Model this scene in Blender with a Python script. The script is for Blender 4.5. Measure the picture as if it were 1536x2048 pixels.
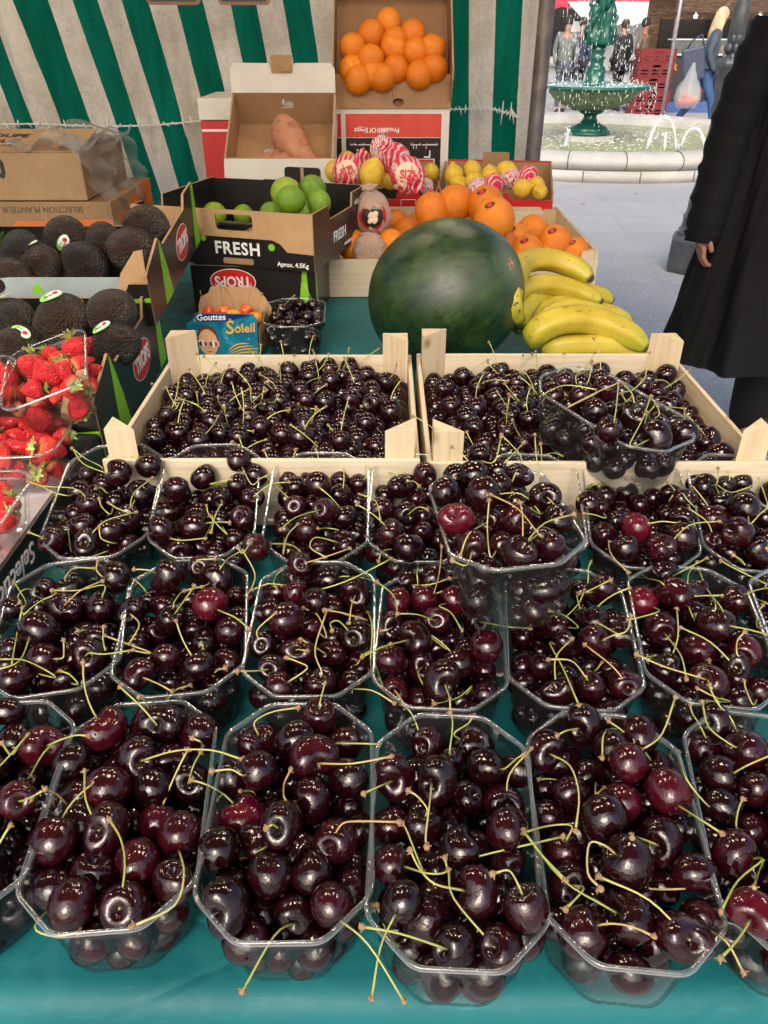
import bpy, bmesh, math, random
import numpy as np
from mathutils import Vector, Matrix, Euler
from mathutils.geometry import tessellate_polygon
from math import sin, cos, pi, radians as rad

for o in list(bpy.data.objects): bpy.data.objects.remove(o)
SC = bpy.context.scene
COL = SC.collection
# ------------------------------------------------------------------ camera
T = 0.90                      # table top
CAMZ = 1.42
PITCH = rad(32)
FPX, PCX, PCY = 1541.0, 768.0, 1024.0
cd = bpy.data.cameras.new("camera"); cam = bpy.data.objects.new("camera", cd); COL.objects.link(cam)
cam.location = (0, 0, CAMZ); cam.rotation_euler = (rad(90) - PITCH, 0, 0)
cd.sensor_fit = 'VERTICAL'; cd.sensor_height = 24; cd.lens = 24 * FPX / 2048.0
cd.clip_start = 0.02; cd.clip_end = 400
SC.camera = cam
# ------------------------------------------------------------------ sky, sun, exposure
SUN_EL, SUN_AZ = rad(40), rad(194)
w = bpy.data.worlds.new("World"); SC.world = w; w.use_nodes = True
nt = w.node_tree
sky = nt.nodes.new('ShaderNodeTexSky'); sky.sky_type = 'NISHITA'; sky.sun_disc = False
sky.sun_elevation = SUN_EL; sky.sun_rotation = SUN_AZ; sky.dust_density = 6.0; sky.air_density = 1.0; sky.ozone_density = 1.0
bg = nt.nodes['Background']; bg.inputs['Strength'].default_value = 0.13
nt.links.new(sky.outputs[0], bg.inputs['Color'])
sd = bpy.data.lights.new("sun", 'SUN'); sun = bpy.data.objects.new("sun", sd); COL.objects.link(sun)
sd.energy = 0.5; sd.angle = rad(24); sd.color = (1.0, 0.985, 0.97)
sdir = Vector((sin(SUN_AZ) * cos(SUN_EL), cos(SUN_AZ) * cos(SUN_EL), sin(SUN_EL)))
sun.rotation_euler = sdir.to_track_quat('Z', 'Y').to_euler()
SC.view_settings.view_transform = 'Standard'; SC.view_settings.look = 'None'
SC.view_settings.gamma = 1.0; SC.view_settings.use_curve_mapping = False
SC.view_settings.exposure = 0.98
SC.render.engine = 'CYCLES'
SC.cycles.use_denoising = True
SC.cycles.max_bounces = 10; SC.cycles.transparent_max_bounces = 24; SC.cycles.diffuse_bounces = 4
SC.cycles.glossy_bounces = 4; SC.cycles.sample_clamp_indirect = 6.0
SC.cycles.caustics_reflective = False; SC.cycles.caustics_refractive = False
random.seed(7); RNG = np.random.default_rng(7)

# ------------------------------------------------------------------ ray helpers: a photo pixel to a point on a real plane
_c, _s = cos(PITCH), sin(PITCH)
def ray(px, py):
    u = (px - PCX) / FPX; v = (PCY - py) / FPX
    return Vector((u, _c + v * _s, -_s + v * _c))
def P(px, py, z):
    d = ray(px, py); return Vector((0, 0, CAMZ)) + d * ((z - CAMZ) / d.z)
def PY(px, py, y):
    d = ray(px, py); return Vector((0, 0, CAMZ)) + d * (y / d.y)
def depth(p): return p[1] * _c - (p[2] - CAMZ) * _s
CAM_R = Vector((1, 0, 0)); CAM_U = Vector((0, _s, _c)); CAM_B = Vector((0, -_c, _s))

# ------------------------------------------------------------------ mesh builder
class MB:
    def __init__(s): s.v = []; s.f = []; s.m = []; s.sm = []; s.uv = None; s.tone = None
    def add(s, verts, faces, mat=0, smooth=False, M=None):
        o = len(s.v)
        if M is not None: verts = [M @ Vector(p) for p in verts]
        s.v.extend([tuple(p) for p in verts])
        for f in faces:
            s.f.append(tuple(i + o for i in f)); s.m.append(mat); s.sm.append(smooth)
        return s
    def box(s, lo, hi, mat=0, M=None, bev=0.0):
        x0, y0, z0 = lo; x1, y1, z1 = hi
        if bev <= 0:
            v = [(x, y, z) for z in (z0, z1) for y in (y0, y1) for x in (x0, x1)]
            f = [(0, 2, 3, 1), (4, 5, 7, 6), (0, 1, 5, 4), (2, 6, 7, 3), (0, 4, 6, 2), (1, 3, 7, 5)]
            return s.add(v, f, mat, False, M)
        bm = bmesh.new(); bmesh.ops.create_cube(bm, size=1)
        for q in bm.verts: q.co = Vector(((x0 + x1) / 2 + q.co.x * (x1 - x0), (y0 + y1) / 2 + q.co.y * (y1 - y0), (z0 + z1) / 2 + q.co.z * (z1 - z0)))
        bmesh.ops.bevel(bm, geom=list(bm.edges), offset=bev, segments=2, affect='EDGES', profile=0.5)
        bm.verts.index_update()
        s.add([q.co.copy() for q in bm.verts], [tuple(q.index for q in f.verts) for f in bm.faces], mat, False, M); bm.free(); return s
    def prism(s, poly, th, mat=0, M=None, holes=(), smooth=False):
        """poly: 2-D outline (x,y) in the local XY plane, thickness th along +Z"""
        loops = [list(poly)] + [list(h) for h in holes]
        tris = tessellate_polygon([[Vector((x, y, 0)) for x, y in l] for l in loops])
        flat = [p for l in loops for p in l]; n = len(flat)
        v = [(x, y, 0) for x, y in flat] + [(x, y, th) for x, y in flat]
        f = []
        for t in tris:
            a, b, c = [Vector((flat[i][0], flat[i][1], 0)) for i in t]
            up = (b - a).cross(c - a).z > 0
            t = tuple(t) if up else tuple(reversed(t))
            f.append(tuple(reversed(t))); f.append(tuple(i + n for i in t))
        o = 0
        for k, l in enumerate(loops):
            m = len(l); ar = sum(l[i][0] * l[(i + 1) % m][1] - l[(i + 1) % m][0] * l[i][1] for i in range(m))
            for i in range(m):
                a, b = o + i, o + (i + 1) % m
                q = (a, b, b + n, a + n)
                if (ar > 0) != (k == 0): q = tuple(reversed(q))
                f.append(q)
            o += m
        return s.add(v, f, mat, smooth, M)
    def tube(s, pts, r, seg=8, mat=0, cap=True, M=None, smooth=True):
        pts = [Vector(p) for p in pts]; n = len(pts)
        rs = r if isinstance(r, (list, tuple)) else [r] * n
        v = []; up = None
        for i, p in enumerate(pts):
            t = (pts[min(i + 1, n - 1)] - pts[max(i - 1, 0)])
            t = t.normalized() if t.length > 1e-9 else Vector((0, 0, 1))
            if up is None: up = t.orthogonal().normalized()
            up = (up - t * up.dot(t)); up = up.normalized() if up.length > 1e-6 else t.orthogonal().normalized()
            b = t.cross(up)
            for k in range(seg):
                a = 2 * pi * k / seg; v.append(p + (up * cos(a) + b * sin(a)) * rs[i])
        f = [(i * seg + k, i * seg + (k + 1) % seg, (i + 1) * seg + (k + 1) % seg, (i + 1) * seg + k) for i in range(n - 1) for k in range(seg)]
        if cap: f.append(tuple(reversed(range(seg)))); f.append(tuple((n - 1) * seg + k for k in range(seg)))
        return s.add(v, f, mat, smooth, M)
    def lathe(s, prof, seg=32, mat=0, M=None, smooth=True, cap=True, wob=None):
        v = []; n = len(prof)
        for j, (r, z) in enumerate(prof):
            for k in range(seg):
                a = 2 * pi * k / seg; rr = r * (wob(a, j / max(1, n - 1)) if wob else 1)
                v.append((rr * cos(a), rr * sin(a), z))
        f = [(j * seg + k, j * seg + (k + 1) % seg, (j + 1) * seg + (k + 1) % seg, (j + 1) * seg + k) for j in range(n - 1) for k in range(seg)]
        if cap: f.append(tuple(reversed(range(seg)))); f.append(tuple((n - 1) * seg + k for k in range(seg)))
        return s.add(v, f, mat, smooth, M)
    def ball(s, c, r, nu=16, nv=10, mat=0, M=None, fn=None):
        """ellipsoid; fn(dir)->radius factor"""
        r = r if isinstance(r, (tuple, list)) else (r, r, r); v = []
        for j in range(nv + 1):
            t = pi * j / nv
            for k in range(nu):
                a = 2 * pi * k / nu; d = Vector((sin(t) * cos(a), sin(t) * sin(a), cos(t)))
                q = fn(d) if fn else 1.0
                v.append((c[0] + d.x * r[0] * q, c[1] + d.y * r[1] * q, c[2] + d.z * r[2] * q))
        f = [(j * nu + k, (j + 1) * nu + k, (j + 1) * nu + (k + 1) % nu, j * nu + (k + 1) % nu) for j in range(nv) for k in range(nu)]
        return s.add(v, f, mat, True, M)
    def grid(s, fn, nu, nv, mat=0, smooth=True, closed=False, uv=False):
        v = [fn(i / nu, j / nv) for j in range(nv + 1) for i in range(nu + 1)]
        f = [(j * (nu + 1) + i, j * (nu + 1) + i + 1, (j + 1) * (nu + 1) + i + 1, (j + 1) * (nu + 1) + i) for j in range(nv) for i in range(nu)]
        return s.add(v, f, mat, smooth)
    def mesh(s, name, mats):
        me = bpy.data.meshes.new(name); me.from_pydata(s.v, [], s.f)
        for m in (mats if isinstance(mats, (list, tuple)) else [mats]): me.materials.append(m)
        me.polygons.foreach_set('material_index', s.m); me.polygons.foreach_set('use_smooth', s.sm)
        if s.tone is not None:
            at = me.attributes.new('tone', 'FLOAT', 'POINT'); at.data.foreach_set('value', s.tone)
        me.validate(); me.update(); return me
    def build(s, name, mats, parent=None, loc=None, rot=None, M=None, sharp=None):
        me = s.mesh(name, mats)
        if sharp is not None: me.set_sharp_from_angle(angle=rad(sharp))
        return place(name, me, parent, loc, rot, M)
def place(name, me, parent=None, loc=None, rot=None, M=None):
    o = bpy.data.objects.new(name, me); COL.objects.link(o)
    if parent is not None: o.parent = parent
    if M is not None: o.matrix_basis = M
    if loc is not None: o.location = loc
    if rot is not None: o.rotation_euler = rot
    return o
def tag(o, label=None, cat=None, group=None, kind=None):
    if label: o['label'] = label
    if cat: o['category'] = cat
    if group: o['group'] = group
    if kind: o['kind'] = kind
    return o
def empty(name, loc=(0, 0, 0), rot=(0, 0, 0), M=None):
    o = bpy.data.objects.new(name, None); COL.objects.link(o); o.empty_display_size = 0.02
    if M is not None: o.matrix_basis = M
    else: o.location = loc; o.rotation_euler = rot
    return o
def frame(origin, x, y):
    """matrix with local X along x, local Y near y, Z = X x Y"""
    x = Vector(x).normalized(); z = x.cross(Vector(y)).normalized(); y = z.cross(x)
    M = Matrix((x, y, z)).transposed().to_4x4(); M.translation = Vector(origin); return M
def TR(x, y, z): return Matrix.Translation((x, y, z))
def RX(a): return Matrix.Rotation(rad(a), 4, 'X')
def RY(a): return Matrix.Rotation(rad(a), 4, 'Y')
def RZ(a): return Matrix.Rotation(rad(a), 4, 'Z')
FRONT = Matrix(((1, 0, 0, 0), (0, 0, -1, 0), (0, 1, 0, 0), (0, 0, 0, 1)))   # local XY plane -> XZ plane facing -Y
def rrect(x0, y0, x1, y1, r, n=4):
    p = []
    for cx, cy, a0 in ((x1 - r, y1 - r, 0), (x0 + r, y1 - r, 90), (x0 + r, y0 + r, 180), (x1 - r, y0 + r, 270)):
        for k in range(n + 1):
            a = rad(a0 + 90 * k / n); p.append((cx + r * cos(a), cy + r * sin(a)))
    return p
def ellipse(cx, cy, rx, ry, n=32): return [(cx + rx * cos(2 * pi * k / n), cy + ry * sin(2 * pi * k / n)) for k in range(n)]
def text(s, size, mat, parent, M, name='lettering', bold=0.0, ext=0.0003, align='CENTER', sx=1.0, shear=0.0, space=1.0):
    cu = bpy.data.curves.new('t', 'FONT'); cu.body = s; cu.size = size; cu.align_x = align; cu.align_y = 'CENTER'
    cu.extrude = ext; cu.offset = bold; cu.shear = shear; cu.space_character = space; cu.resolution_u = 3
    o = bpy.data.objects.new('t', cu); COL.objects.link(o)
    me = bpy.data.meshes.new_from_object(o.evaluated_get(bpy.context.evaluated_depsgraph_get()))
    bpy.data.objects.remove(o); bpy.data.curves.remove(cu)
    if sx != 1.0: me.transform(Matrix.Diagonal((sx, 1, 1, 1)))
    me.materials.clear(); me.materials.append(mat); me.name = name
    return place(name, me, parent, M=M)

# ------------------------------------------------------------------ materials
class NT:
    def __init__(s, name):
        s.mat = bpy.data.materials.new(name); s.mat.use_nodes = True; s.t = s.mat.node_tree
        s.b = s.t.nodes['Principled BSDF']; s.out = s.t.nodes['Material Output']
    def n(s, typ, **kw):
        q = s.t.nodes.new('ShaderNode' + typ)
        for k, v in kw.items():
            if k in q.inputs: s.set(q.inputs[k], v)
            else: setattr(q, k, v)
        return q
    def set(s, inp, v):
        if isinstance(v, bpy.types.NodeSocket): s.t.links.new(v, inp)
        elif isinstance(v, bpy.types.Node): s.t.links.new(v.outputs[0], inp)
        elif isinstance(v, (tuple, list)) and len(v) == 3 and inp.type == 'RGBA': inp.default_value = (*v, 1)
        else: inp.default_value = v
    def co(s, kind='Object', scale=(1, 1, 1), rot=(0, 0, 0)):
        tc = s.n('TexCoord'); mp = s.n('Mapping'); s.t.links.new(tc.outputs[kind], mp.inputs['Vector'])
        mp.inputs['Scale'].default_value = scale; mp.inputs['Rotation'].default_value = rot; return mp.outputs[0]
    def noise(s, vec, scale, detail=4, rough=0.55, dist=0.0):
        q = s.n('TexNoise'); s.set(q.inputs['Vector'], vec); q.inputs['Scale'].default_value = scale; q.inputs['Detail'].default_value = detail
        q.inputs['Roughness'].default_value = rough; q.inputs['Distortion'].default_value = dist; return q.outputs['Fac']
    def ramp(s, fac, stops, mode='LINEAR'):
        q = s.n('ValToRGB'); s.set(q.inputs[0], fac); q.color_ramp.interpolation = mode
        e = q.color_ramp.elements
        while len(e) < len(stops): e.new(0.5)
        for el, (p, c) in zip(e, stops): el.position = p; el.color = (*c, 1) if len(c) == 3 else c
        return q.outputs[0]
    def mix(s, fac, a, b, mode='MIX'):
        q = s.n('Mix'); q.data_type = 'RGBA'; q.blend_type = mode; q.clamp_factor = True
        s.set(q.inputs[0], fac); s.set(q.inputs[6], a); s.set(q.inputs[7], b); return q.outputs[2]
    def math(s, op, a, b=None, clamp=False):
        q = s.n('Math'); q.operation = op; q.use_clamp = clamp; s.set(q.inputs[0], a)
        if b is not None: s.set(q.inputs[1], b)
        return q.outputs[0]
    def bump(s, h, strength=0.3, dist=0.01, prev=None):
        q = s.n('Bump'); s.set(q.inputs['Height'], h); q.inputs['Strength'].default_value = strength; q.inputs['Distance'].default_value = dist
        if prev is not None: s.set(q.inputs['Normal'], prev)
        s.t.links.new(q.outputs[0], s.b.inputs['Normal']); return q.outputs[0]
    def p(s, **kw):
        for k, v in kw.items(): s.set(s.b.inputs[k.replace('_', ' ')], v)
        return s
def paint(name, col, rough=0.5, var=0.12, scale=20, metal=0.0, bump=0.0, coat=0.0, spec=0.5):
    m = NT(name); n = m.noise(m.co(), scale, 5)
    c = m.ramp(n, [(0.3, tuple(x * (1 - var) for x in col)), (0.7, tuple(min(1, x * (1 + var)) for x in col))])
    m.p(Base_Color=c, Roughness=rough, Metallic=metal, Coat_Weight=coat); m.b.inputs['Specular IOR Level'].default_value = spec
    if bump: m.bump(n, bump, 0.002)
    return m.mat
def cardboard(name, col, var=0.14, stripes=True):
    m = NT(name); v = m.co(); n = m.noise(v, 9, 6, 0.6); f = m.noise(m.co(scale=(400, 400, 30)), 1, 2)
    c = m.ramp(n, [(0.28, tuple(x * (1 - var) for x in col)), (0.72, tuple(min(1, x * (1 + var)) for x in col))])
    c = m.mix(0.25, c, m.ramp(f, [(0.35, (0.55, 0.5, 0.45)), (0.65, (1, 1, 1))]), 'MULTIPLY')
    m.p(Base_Color=c, Roughness=0.75)
    wv = m.n('TexWave', wave_type='BANDS', bands_direction='X'); m.set(wv.inputs['Vector'], v); wv.inputs['Scale'].default_value = 40; wv.inputs['Distortion'].default_value = 0.4
    h = m.math('ADD', m.math('MULTIPLY', wv.outputs['Fac'], 0.25 if stripes else 0.0), n); m.bump(h, 0.18, 0.004); return m.mat
def wood(name, c1, c2, axis='X'):
    m = NT(name); sc = {'X': (3, 60, 60), 'Y': (60, 3, 60), 'Z': (60, 60, 3)}[axis]
    oi = m.n('ObjectInfo'); va = m.n('VectorMath'); va.operation = 'ADD'; m.set(va.inputs[0], m.co()); 
    cm = m.n('CombineXYZ'); m.set(cm.inputs[0], oi.outputs['Random']); m.set(cm.inputs[1], oi.outputs['Random']); m.t.links.new(cm.outputs[0], va.inputs[1])
    mp = m.n('Mapping'); m.t.links.new(va.outputs[0], mp.inputs[0]); mp.inputs['Scale'].default_value = sc
    n = m.noise(mp.outputs[0], 1.2, 6, 0.62, 1.2); n2 = m.noise(va.outputs[0], 7, 3)
    n3 = m.noise(mp.outputs[0], 6, 3, 0.6)
    c = m.ramp(n, [(0.25, c2), (0.5, c1), (0.8, tuple(min(1, x * 1.1) for x in c1))])
    c = m.mix(m.math('MULTIPLY', n2, 0.5), c, c2)
    vo = m.n('TexVoronoi'); m.set(vo.inputs['Vector'], va.outputs[0]); vo.inputs['Scale'].default_value = 9; c = m.mix(m.ramp(vo.outputs['Distance'], [(0.05, (.8,) * 3), (0.11, (0, 0, 0))]), c, (.22, .12, .05))
    m.p(Base_Color=c, Roughness=0.68); m.bump(m.math('ADD', n, m.math('MULTIPLY', n3, 0.6)), 0.35, 0.0015); return m.mat
MAT = {}
def build_materials():
    M = MAT
    # cherries: near black to bright red by the object's own colour / the mesh's tone attribute
    for nm in ('cherry', 'cherry_mass'):
        m = NT(nm)
        if nm == 'cherry':
            oi = m.n('ObjectInfo'); sp = m.n('SeparateColor'); m.set(sp.inputs[0], oi.outputs['Color']); tone = sp.outputs[0]; rnd = oi.outputs['Random']
        else:
            at = m.n('Attribute'); at.attribute_name = 'tone'; tone = at.outputs['Fac']; rnd = tone
        v = m.co(); n = m.noise(v, 1.6 if nm == 'cherry' else 70, 3)
        t2 = m.math('ADD', tone, m.math('MULTIPLY', m.math('SUBTRACT', n, 0.5), 0.8))
        c = m.ramp(t2, [(0.0, (0.0075, 0.0013, 0.0022)), (0.35, (0.019, 0.0020, 0.0040)), (0.65, (0.046, 0.0026, 0.0072)), (1.0, (0.085, 0.004, 0.011))])
        sp2 = m.noise(v, 26 if nm == 'cherry' else 1900, 1); spk = m.ramp(sp2, [(0.80, (0, 0, 0)), (0.84, (1, 1, 1))])
        c = m.mix(m.math('MULTIPLY', spk, 0.4), c, (0.3, 0.22, 0.2))
        m.p(Base_Color=c, Roughness=m.ramp(m.noise(v, 5 if nm == 'cherry' else 300, 3), [(0.3, (0.075,) * 3), (0.75, (0.15,) * 3)]))
        m.b.inputs['Specular IOR Level'].default_value = 0.55
        m.bump(m.noise(v, 2.6 if nm == 'cherry' else 190, 2), 0.045, 0.12 if nm == 'cherry' else 0.0016)
        M[nm] = m.mat
    m = NT('stem_green'); oi = m.n('ObjectInfo')
    c = m.ramp(oi.outputs['Random'], [(0.0, (0.19, 0.28, 0.05)), (0.5, (0.33, 0.41, 0.11)), (0.8, (0.45, 0.44, 0.17)), (1.0, (0.34, 0.21, 0.08))])
    m.p(Base_Color=m.mix(m.math('MULTIPLY', m.noise(m.co(), 3, 3), 0.5), c, (0.45, 0.30, 0.10)), Roughness=0.45); M['stem'] = m.mat
    M['knob'] = paint('stem_knob', (0.26, 0.165, 0.085), 0.85, 0.6, 500)
    M['stem_mass'] = paint('stem_pale_green', (0.38, 0.42, 0.11), 0.5, 0.35, 30)
    # clear plastic: thin sheet, mostly see-through, glossy by angle, a little milky
    for nm, milky, tint in (('plastic', 0.009, (0.95, 0.97, 0.97)), ('plastic_rim', 0.08, (0.90, 0.935, 0.935))):
        m = NT(nm); tr = m.n('BsdfTransparent'); tr.inputs[0].default_value = (*tint, 1)
        gl = m.n('BsdfGlossy'); gl.inputs['Roughness'].default_value = 0.09; df = m.n('BsdfDiffuse'); df.inputs[0].default_value = (0.75, 0.8, 0.8, 1)
        lw = m.n('LayerWeight'); lw.inputs['Blend'].default_value = 0.25
        bp = m.n('Bump'); m.set(bp.inputs['Height'], m.noise(m.co(), 60, 3)); bp.inputs['Strength'].default_value = 0.25; bp.inputs['Distance'].default_value = 0.004
        m.t.links.new(bp.outputs[0], gl.inputs['Normal']); m.t.links.new(bp.outputs[0], lw.inputs['Normal'])
        m1 = m.n('MixShader'); m1.inputs[0].default_value = milky; m.t.links.new(tr.outputs[0], m1.inputs[1]); m.t.links.new(df.outputs[0], m1.inputs[2])
        m2 = m.n('MixShader'); m.set(m2.inputs[0], m.math('ADD', m.math('MULTIPLY', lw.outputs['Fresnel'], 0.5), 0.045 if nm == 'plastic' else 0.08, True))
        m.t.links.new(m1.outputs[0], m2.inputs[1]); m.t.links.new(gl.outputs[0], m2.inputs[2]); m.t.links.new(m2.outputs[0], m.out.inputs['Surface']); M[nm] = m.mat
    # teal oilcloth
    m = NT('oilcloth'); v = m.co(); n = m.noise(v, 5, 5); n2 = m.noise(v, 55, 4)
    c = m.ramp(n, [(0.3, (0.006, 0.096, 0.106)), (0.7, (0.011, 0.145, 0.158))])
    sc_ = m.noise(m.co(scale=(2, 26, 10)), 6, 5, 0.7); c = m.mix(m.ramp(sc_, [(0.62, (0, 0, 0)), (0.72, (0.35,) * 3)]), c, (0.06, 0.33, 0.32))
    m.p(Base_Color=c, Roughness=m.ramp(n2, [(0.3, (0.42,) * 3), (0.7, (0.60,) * 3)])); m.b.inputs['Specular IOR Level'].default_value = 0.22; vo = m.n('TexVoronoi', feature='DISTANCE_TO_EDGE'); m.set(vo.inputs['Vector'], m.co(scale=(1, 2.3, 1))); vo.inputs['Scale'].default_value = 4.5; cr = m.ramp(vo.outputs['Distance'], [(0.0, (0, 0, 0)), (0.035, (1, 1, 1))])
    m.bump(m.math('ADD', m.math('ADD', m.math('MULTIPLY', n, 2.2), m.math('MULTIPLY', n2, 0.3)), m.math('MULTIPLY', cr, 0.25)), 0.35, 0.006); M['oilcloth'] = m.mat
    M['wood'] = wood('crate_wood', (0.60, 0.52, 0.385), (0.44, 0.34, 0.21)); M['wood_y'] = wood('crate_wood_side', (0.62, 0.51, 0.35), (0.44, 0.33, 0.19), 'Y')
    M['wood_z'] = wood('crate_post_wood', (0.60, 0.50, 0.345), (0.43, 0.30, 0.16), 'Z')
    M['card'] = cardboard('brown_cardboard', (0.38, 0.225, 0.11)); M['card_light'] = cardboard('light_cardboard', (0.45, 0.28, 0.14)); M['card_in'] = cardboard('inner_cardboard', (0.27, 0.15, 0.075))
    M['white_card'] = paint('white_cardboard', (0.70, 0.67, 0.60), 0.6, 0.08, 12)
    M['black_card'] = paint('black_print', (0.012, 0.011, 0.011), 0.32, 0.3, 10)
    M['green_card'] = paint('lime_green_print', (0.20, 0.50, 0.02), 0.4, 0.06)
    M['red_print'] = paint('red_print', (0.55, 0.02, 0.02), 0.38, 0.08)
    M['white_ink'] = paint('white_ink', (0.8, 0.8, 0.78), 0.5, 0.03); M['black_ink'] = paint('black_ink', (0.015, 0.014, 0.013), 0.55, 0.1)
    M['grey_ink'] = paint('grey_ink', (0.12, 0.09, 0.06), 0.6, 0.1)
build_materials()
# ================================================================== ground, stall shell
g = MB(); g.box((-60, -30, -.2), (60, 90, 0)); 
m = NT('paving'); v = m.co(); n = m.noise(v, 3, 6, .65); n2 = m.noise(v, 60, 3, .7); n3 = m.noise(v, .6, 4)
br = m.n('TexBrick'); m.set(br.inputs['Vector'], m.co(rot=(0, 0, rad(6)))); br.inputs['Scale'].default_value = 1.0; br.inputs['Mortar Size'].default_value = .012; br.inputs['Brick Width'].default_value = 1.3; br.inputs['Row Height'].default_value = .75
c = m.ramp(n, [(0.3, (.36, .355, .35)), (.7, (.50, .495, .485))]); c = m.mix(m.ramp(n2, [(.38, (0, 0, 0)), (.58, (.8,) * 3)]), c, (.16, .165, .18)); c = m.mix(m.math('MULTIPLY', n3, .6), c, (.50, .50, .50))
c = m.mix(m.math('MULTIPLY', br.outputs['Fac'], .16), c, (.13, .13, .13)); m.p(Base_Color=c, Roughness=.6); m.bump(n2, .3, .004)
tag(g.build('ground', m.mat), kind='structure')
# table under the teal oilcloth
TX0, TX1, TY0, TY1 = -1.9, .478, .242, 2.95
tb = empty('market_table', ((TX0 + TX1) / 2, (TY0 + TY1) / 2, 0)); tag(tb, 'long market table under a teal oilcloth carrying all the fruit', 'table')
def cl(u, v):
    # profile from the front hem over the rounded edge to the rear
    x = TX0 + (TX1 - TX0) * u; L = .55 + (TY1 - TY0); s = v * L; r = .022
    wv = .0012 * sin(x * 23) * sin(x * 7 + 1)
    if s < .55 - r: y, z = TY0 + wv * 4 * (1 - s / .55) - .012 * sin(x * 17) * (1 - s / .55), T - .55 + s
    elif s < .55 + r:
        a = (s - .55 + r) / (2 * r) * pi / 2; y, z = TY0 + r - r * cos(a), T - r + r * sin(a)
    else: y, z = TY0 + s - .55, T
    return (x - (TX0 + TX1) / 2, y - (TY0 + TY1) / 2, z)
b = MB(); vs = [0, .02, .05, .09, .13] + [(.55 - .022 + .044 * k / 8) / (.55 + TY1 - TY0) for k in range(9)] + [(.6 + k * .24) / (.55 + TY1 - TY0) for k in range(10)] + [1.0]
nu = 90; vv = [cl(i / nu, q) for q in vs for i in range(nu + 1)]; b.add(vv, [(j * (nu + 1) + i, j * (nu + 1) + i + 1, (j + 1) * (nu + 1) + i + 1, (j + 1) * (nu + 1) + i) for j in range(len(vs) - 1) for i in range(nu)], 0, True)
b.build('oilcloth', MAT['oilcloth'], tb)
def side(u, v):
    a = min(1, v / .12) * pi / 2; L = max(0, v - .12) * .55; y = TY0 + .02 + (TY1 - TY0 - .02) * u
    return (TX1 + .02 * sin(a) + L * .03 + .008 * sin(y * 19) * v - (TX0 + TX1) / 2, y - (TY0 + TY1) / 2, T - .02 + .02 * cos(a) - L)
b = MB(); b.grid(side, 90, 24); b.build('side_drop', MAT['oilcloth'], tb)
b = MB(); b.box((TX0 + .03, TY0 + .03, T - .035), (TX1 - .03, TY1 - .02, T - .004), M=TR(-(TX0 + TX1) / 2, -(TY0 + TY1) / 2, 0)); b.build('table_top', MAT['wood'], tb)
for x in (TX0 + .1, TX1 - .1):
    for y in (TY0 + .12, TY1 - .12):
        b = MB(); b.tube([(x, y, 0), (x, y, T - .036)], .02, 12, M=TR(-(TX0 + TX1) / 2, -(TY0 + TY1) / 2, 0)); b.build('leg', paint('grey_metal', (.3, .3, .3), .4, metal=.9), tb)
# steel stall pole
MAT['pole'] = paint('worn_steel', (.17, .145, .14), .5, .3, 25, metal=.35, bump=.15)
px = PY(1080, 160, 3.02).x
b = MB(); b.tube([(0, 0, 0), (0, 0, 1.0), (0, 0, 2.45)], .0265, 20); b.lathe([(.05, 0), (.05, .008), (.03, .012)], 20)
tag(b.build('stall_pole', MAT['pole'], loc=(px, 3.02, 0)), 'dark steel stall pole at the right edge of the striped tarpaulin', 'pole')
# awning above the stall (out of frame; it shades the fruit) and its lamps
def stripes(name, period=.176, thin=.40, c1=(.000, .19, .115), c2=(.88, .79, .65)):
    m = NT(name); uv = m.n('UVMap'); sp = m.n('SeparateXYZ'); m.t.links.new(uv.outputs[0], sp.inputs[0])
    v = m.co(); edge = m.math('MULTIPLY', m.math('SUBTRACT', m.noise(m.co(scale=(30, 30, 8)), 1, 2), .5), .03)
    f = m.math('FRACT', m.math('ADD', m.math('DIVIDE', sp.outputs[0], period), edge)); st = m.math('GREATER_THAN', f, .5)
    wea = m.noise(m.co(scale=(9, 9, 1.6)), 1.6, 6, .65); fine = m.noise(m.co(scale=(420, 420, 60)), 1, 2); fine2 = m.noise(m.co(scale=(60, 60, 420)), 1, 2); blot = m.noise(v, 3.2, 6, .7)
    a = m.ramp(wea, [(.25, tuple(x * .62 for x in c1)), (.6, c1), (.85, (.012, .26, .17))]); bb = m.ramp(wea, [(.2, tuple(x * .66 for x in c2)), (.5, c2), (.8, tuple(min(1, x * 1.18) for x in c2))])
    bb = m.mix(m.ramp(blot, [(.42, (0, 0, 0)), (.72, (.75,) * 3)]), bb, (.44, .34, .20)); a = m.mix(m.ramp(m.noise(m.co(scale=(14, 14, 2.2)), 1.3, 6, .7), [(.48, (0, 0, 0)), (.75, (.6,) * 3)]), a, tuple(x * .35 for x in c1))
    c = m.mix(st, a, bb); wvn = m.math('ADD', m.math('MULTIPLY', fine, .5), m.math('MULTIPLY', fine2, .5))
    c = m.mix(.5, c, m.ramp(wvn, [(.36, (.6,) * 3), (.6, (1.0,) * 3)]), 'MULTIPLY')
    m.p(Base_Color=c, Roughness=.85); m.b.inputs['Specular IOR Level'].default_value = .2
    h = m.math('ADD', m.math('MULTIPLY', wvn, .4), m.noise(m.co(scale=(3, 3, 1)), 5, 5)); m.bump(h, .35, .012)
    # thin cloth: lets some daylight through
    tl = m.n('BsdfTranslucent'); m.set(tl.inputs[0], c); mx = m.n('MixShader'); mx.inputs[0].default_value = thin
    m.t.links.new(m.b.outputs[0], mx.inputs[1]); m.t.links.new(tl.outputs[0], mx.inputs[2]); m.t.links.new(mx.outputs[0], m.out.inputs[0]); return m.mat
MAT['stripe'] = stripes('striped_canvas'); MAT['roof'] = stripes('awning_canvas', .3, .03, (.0, .035, .022), (.10, .09, .075))
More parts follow.
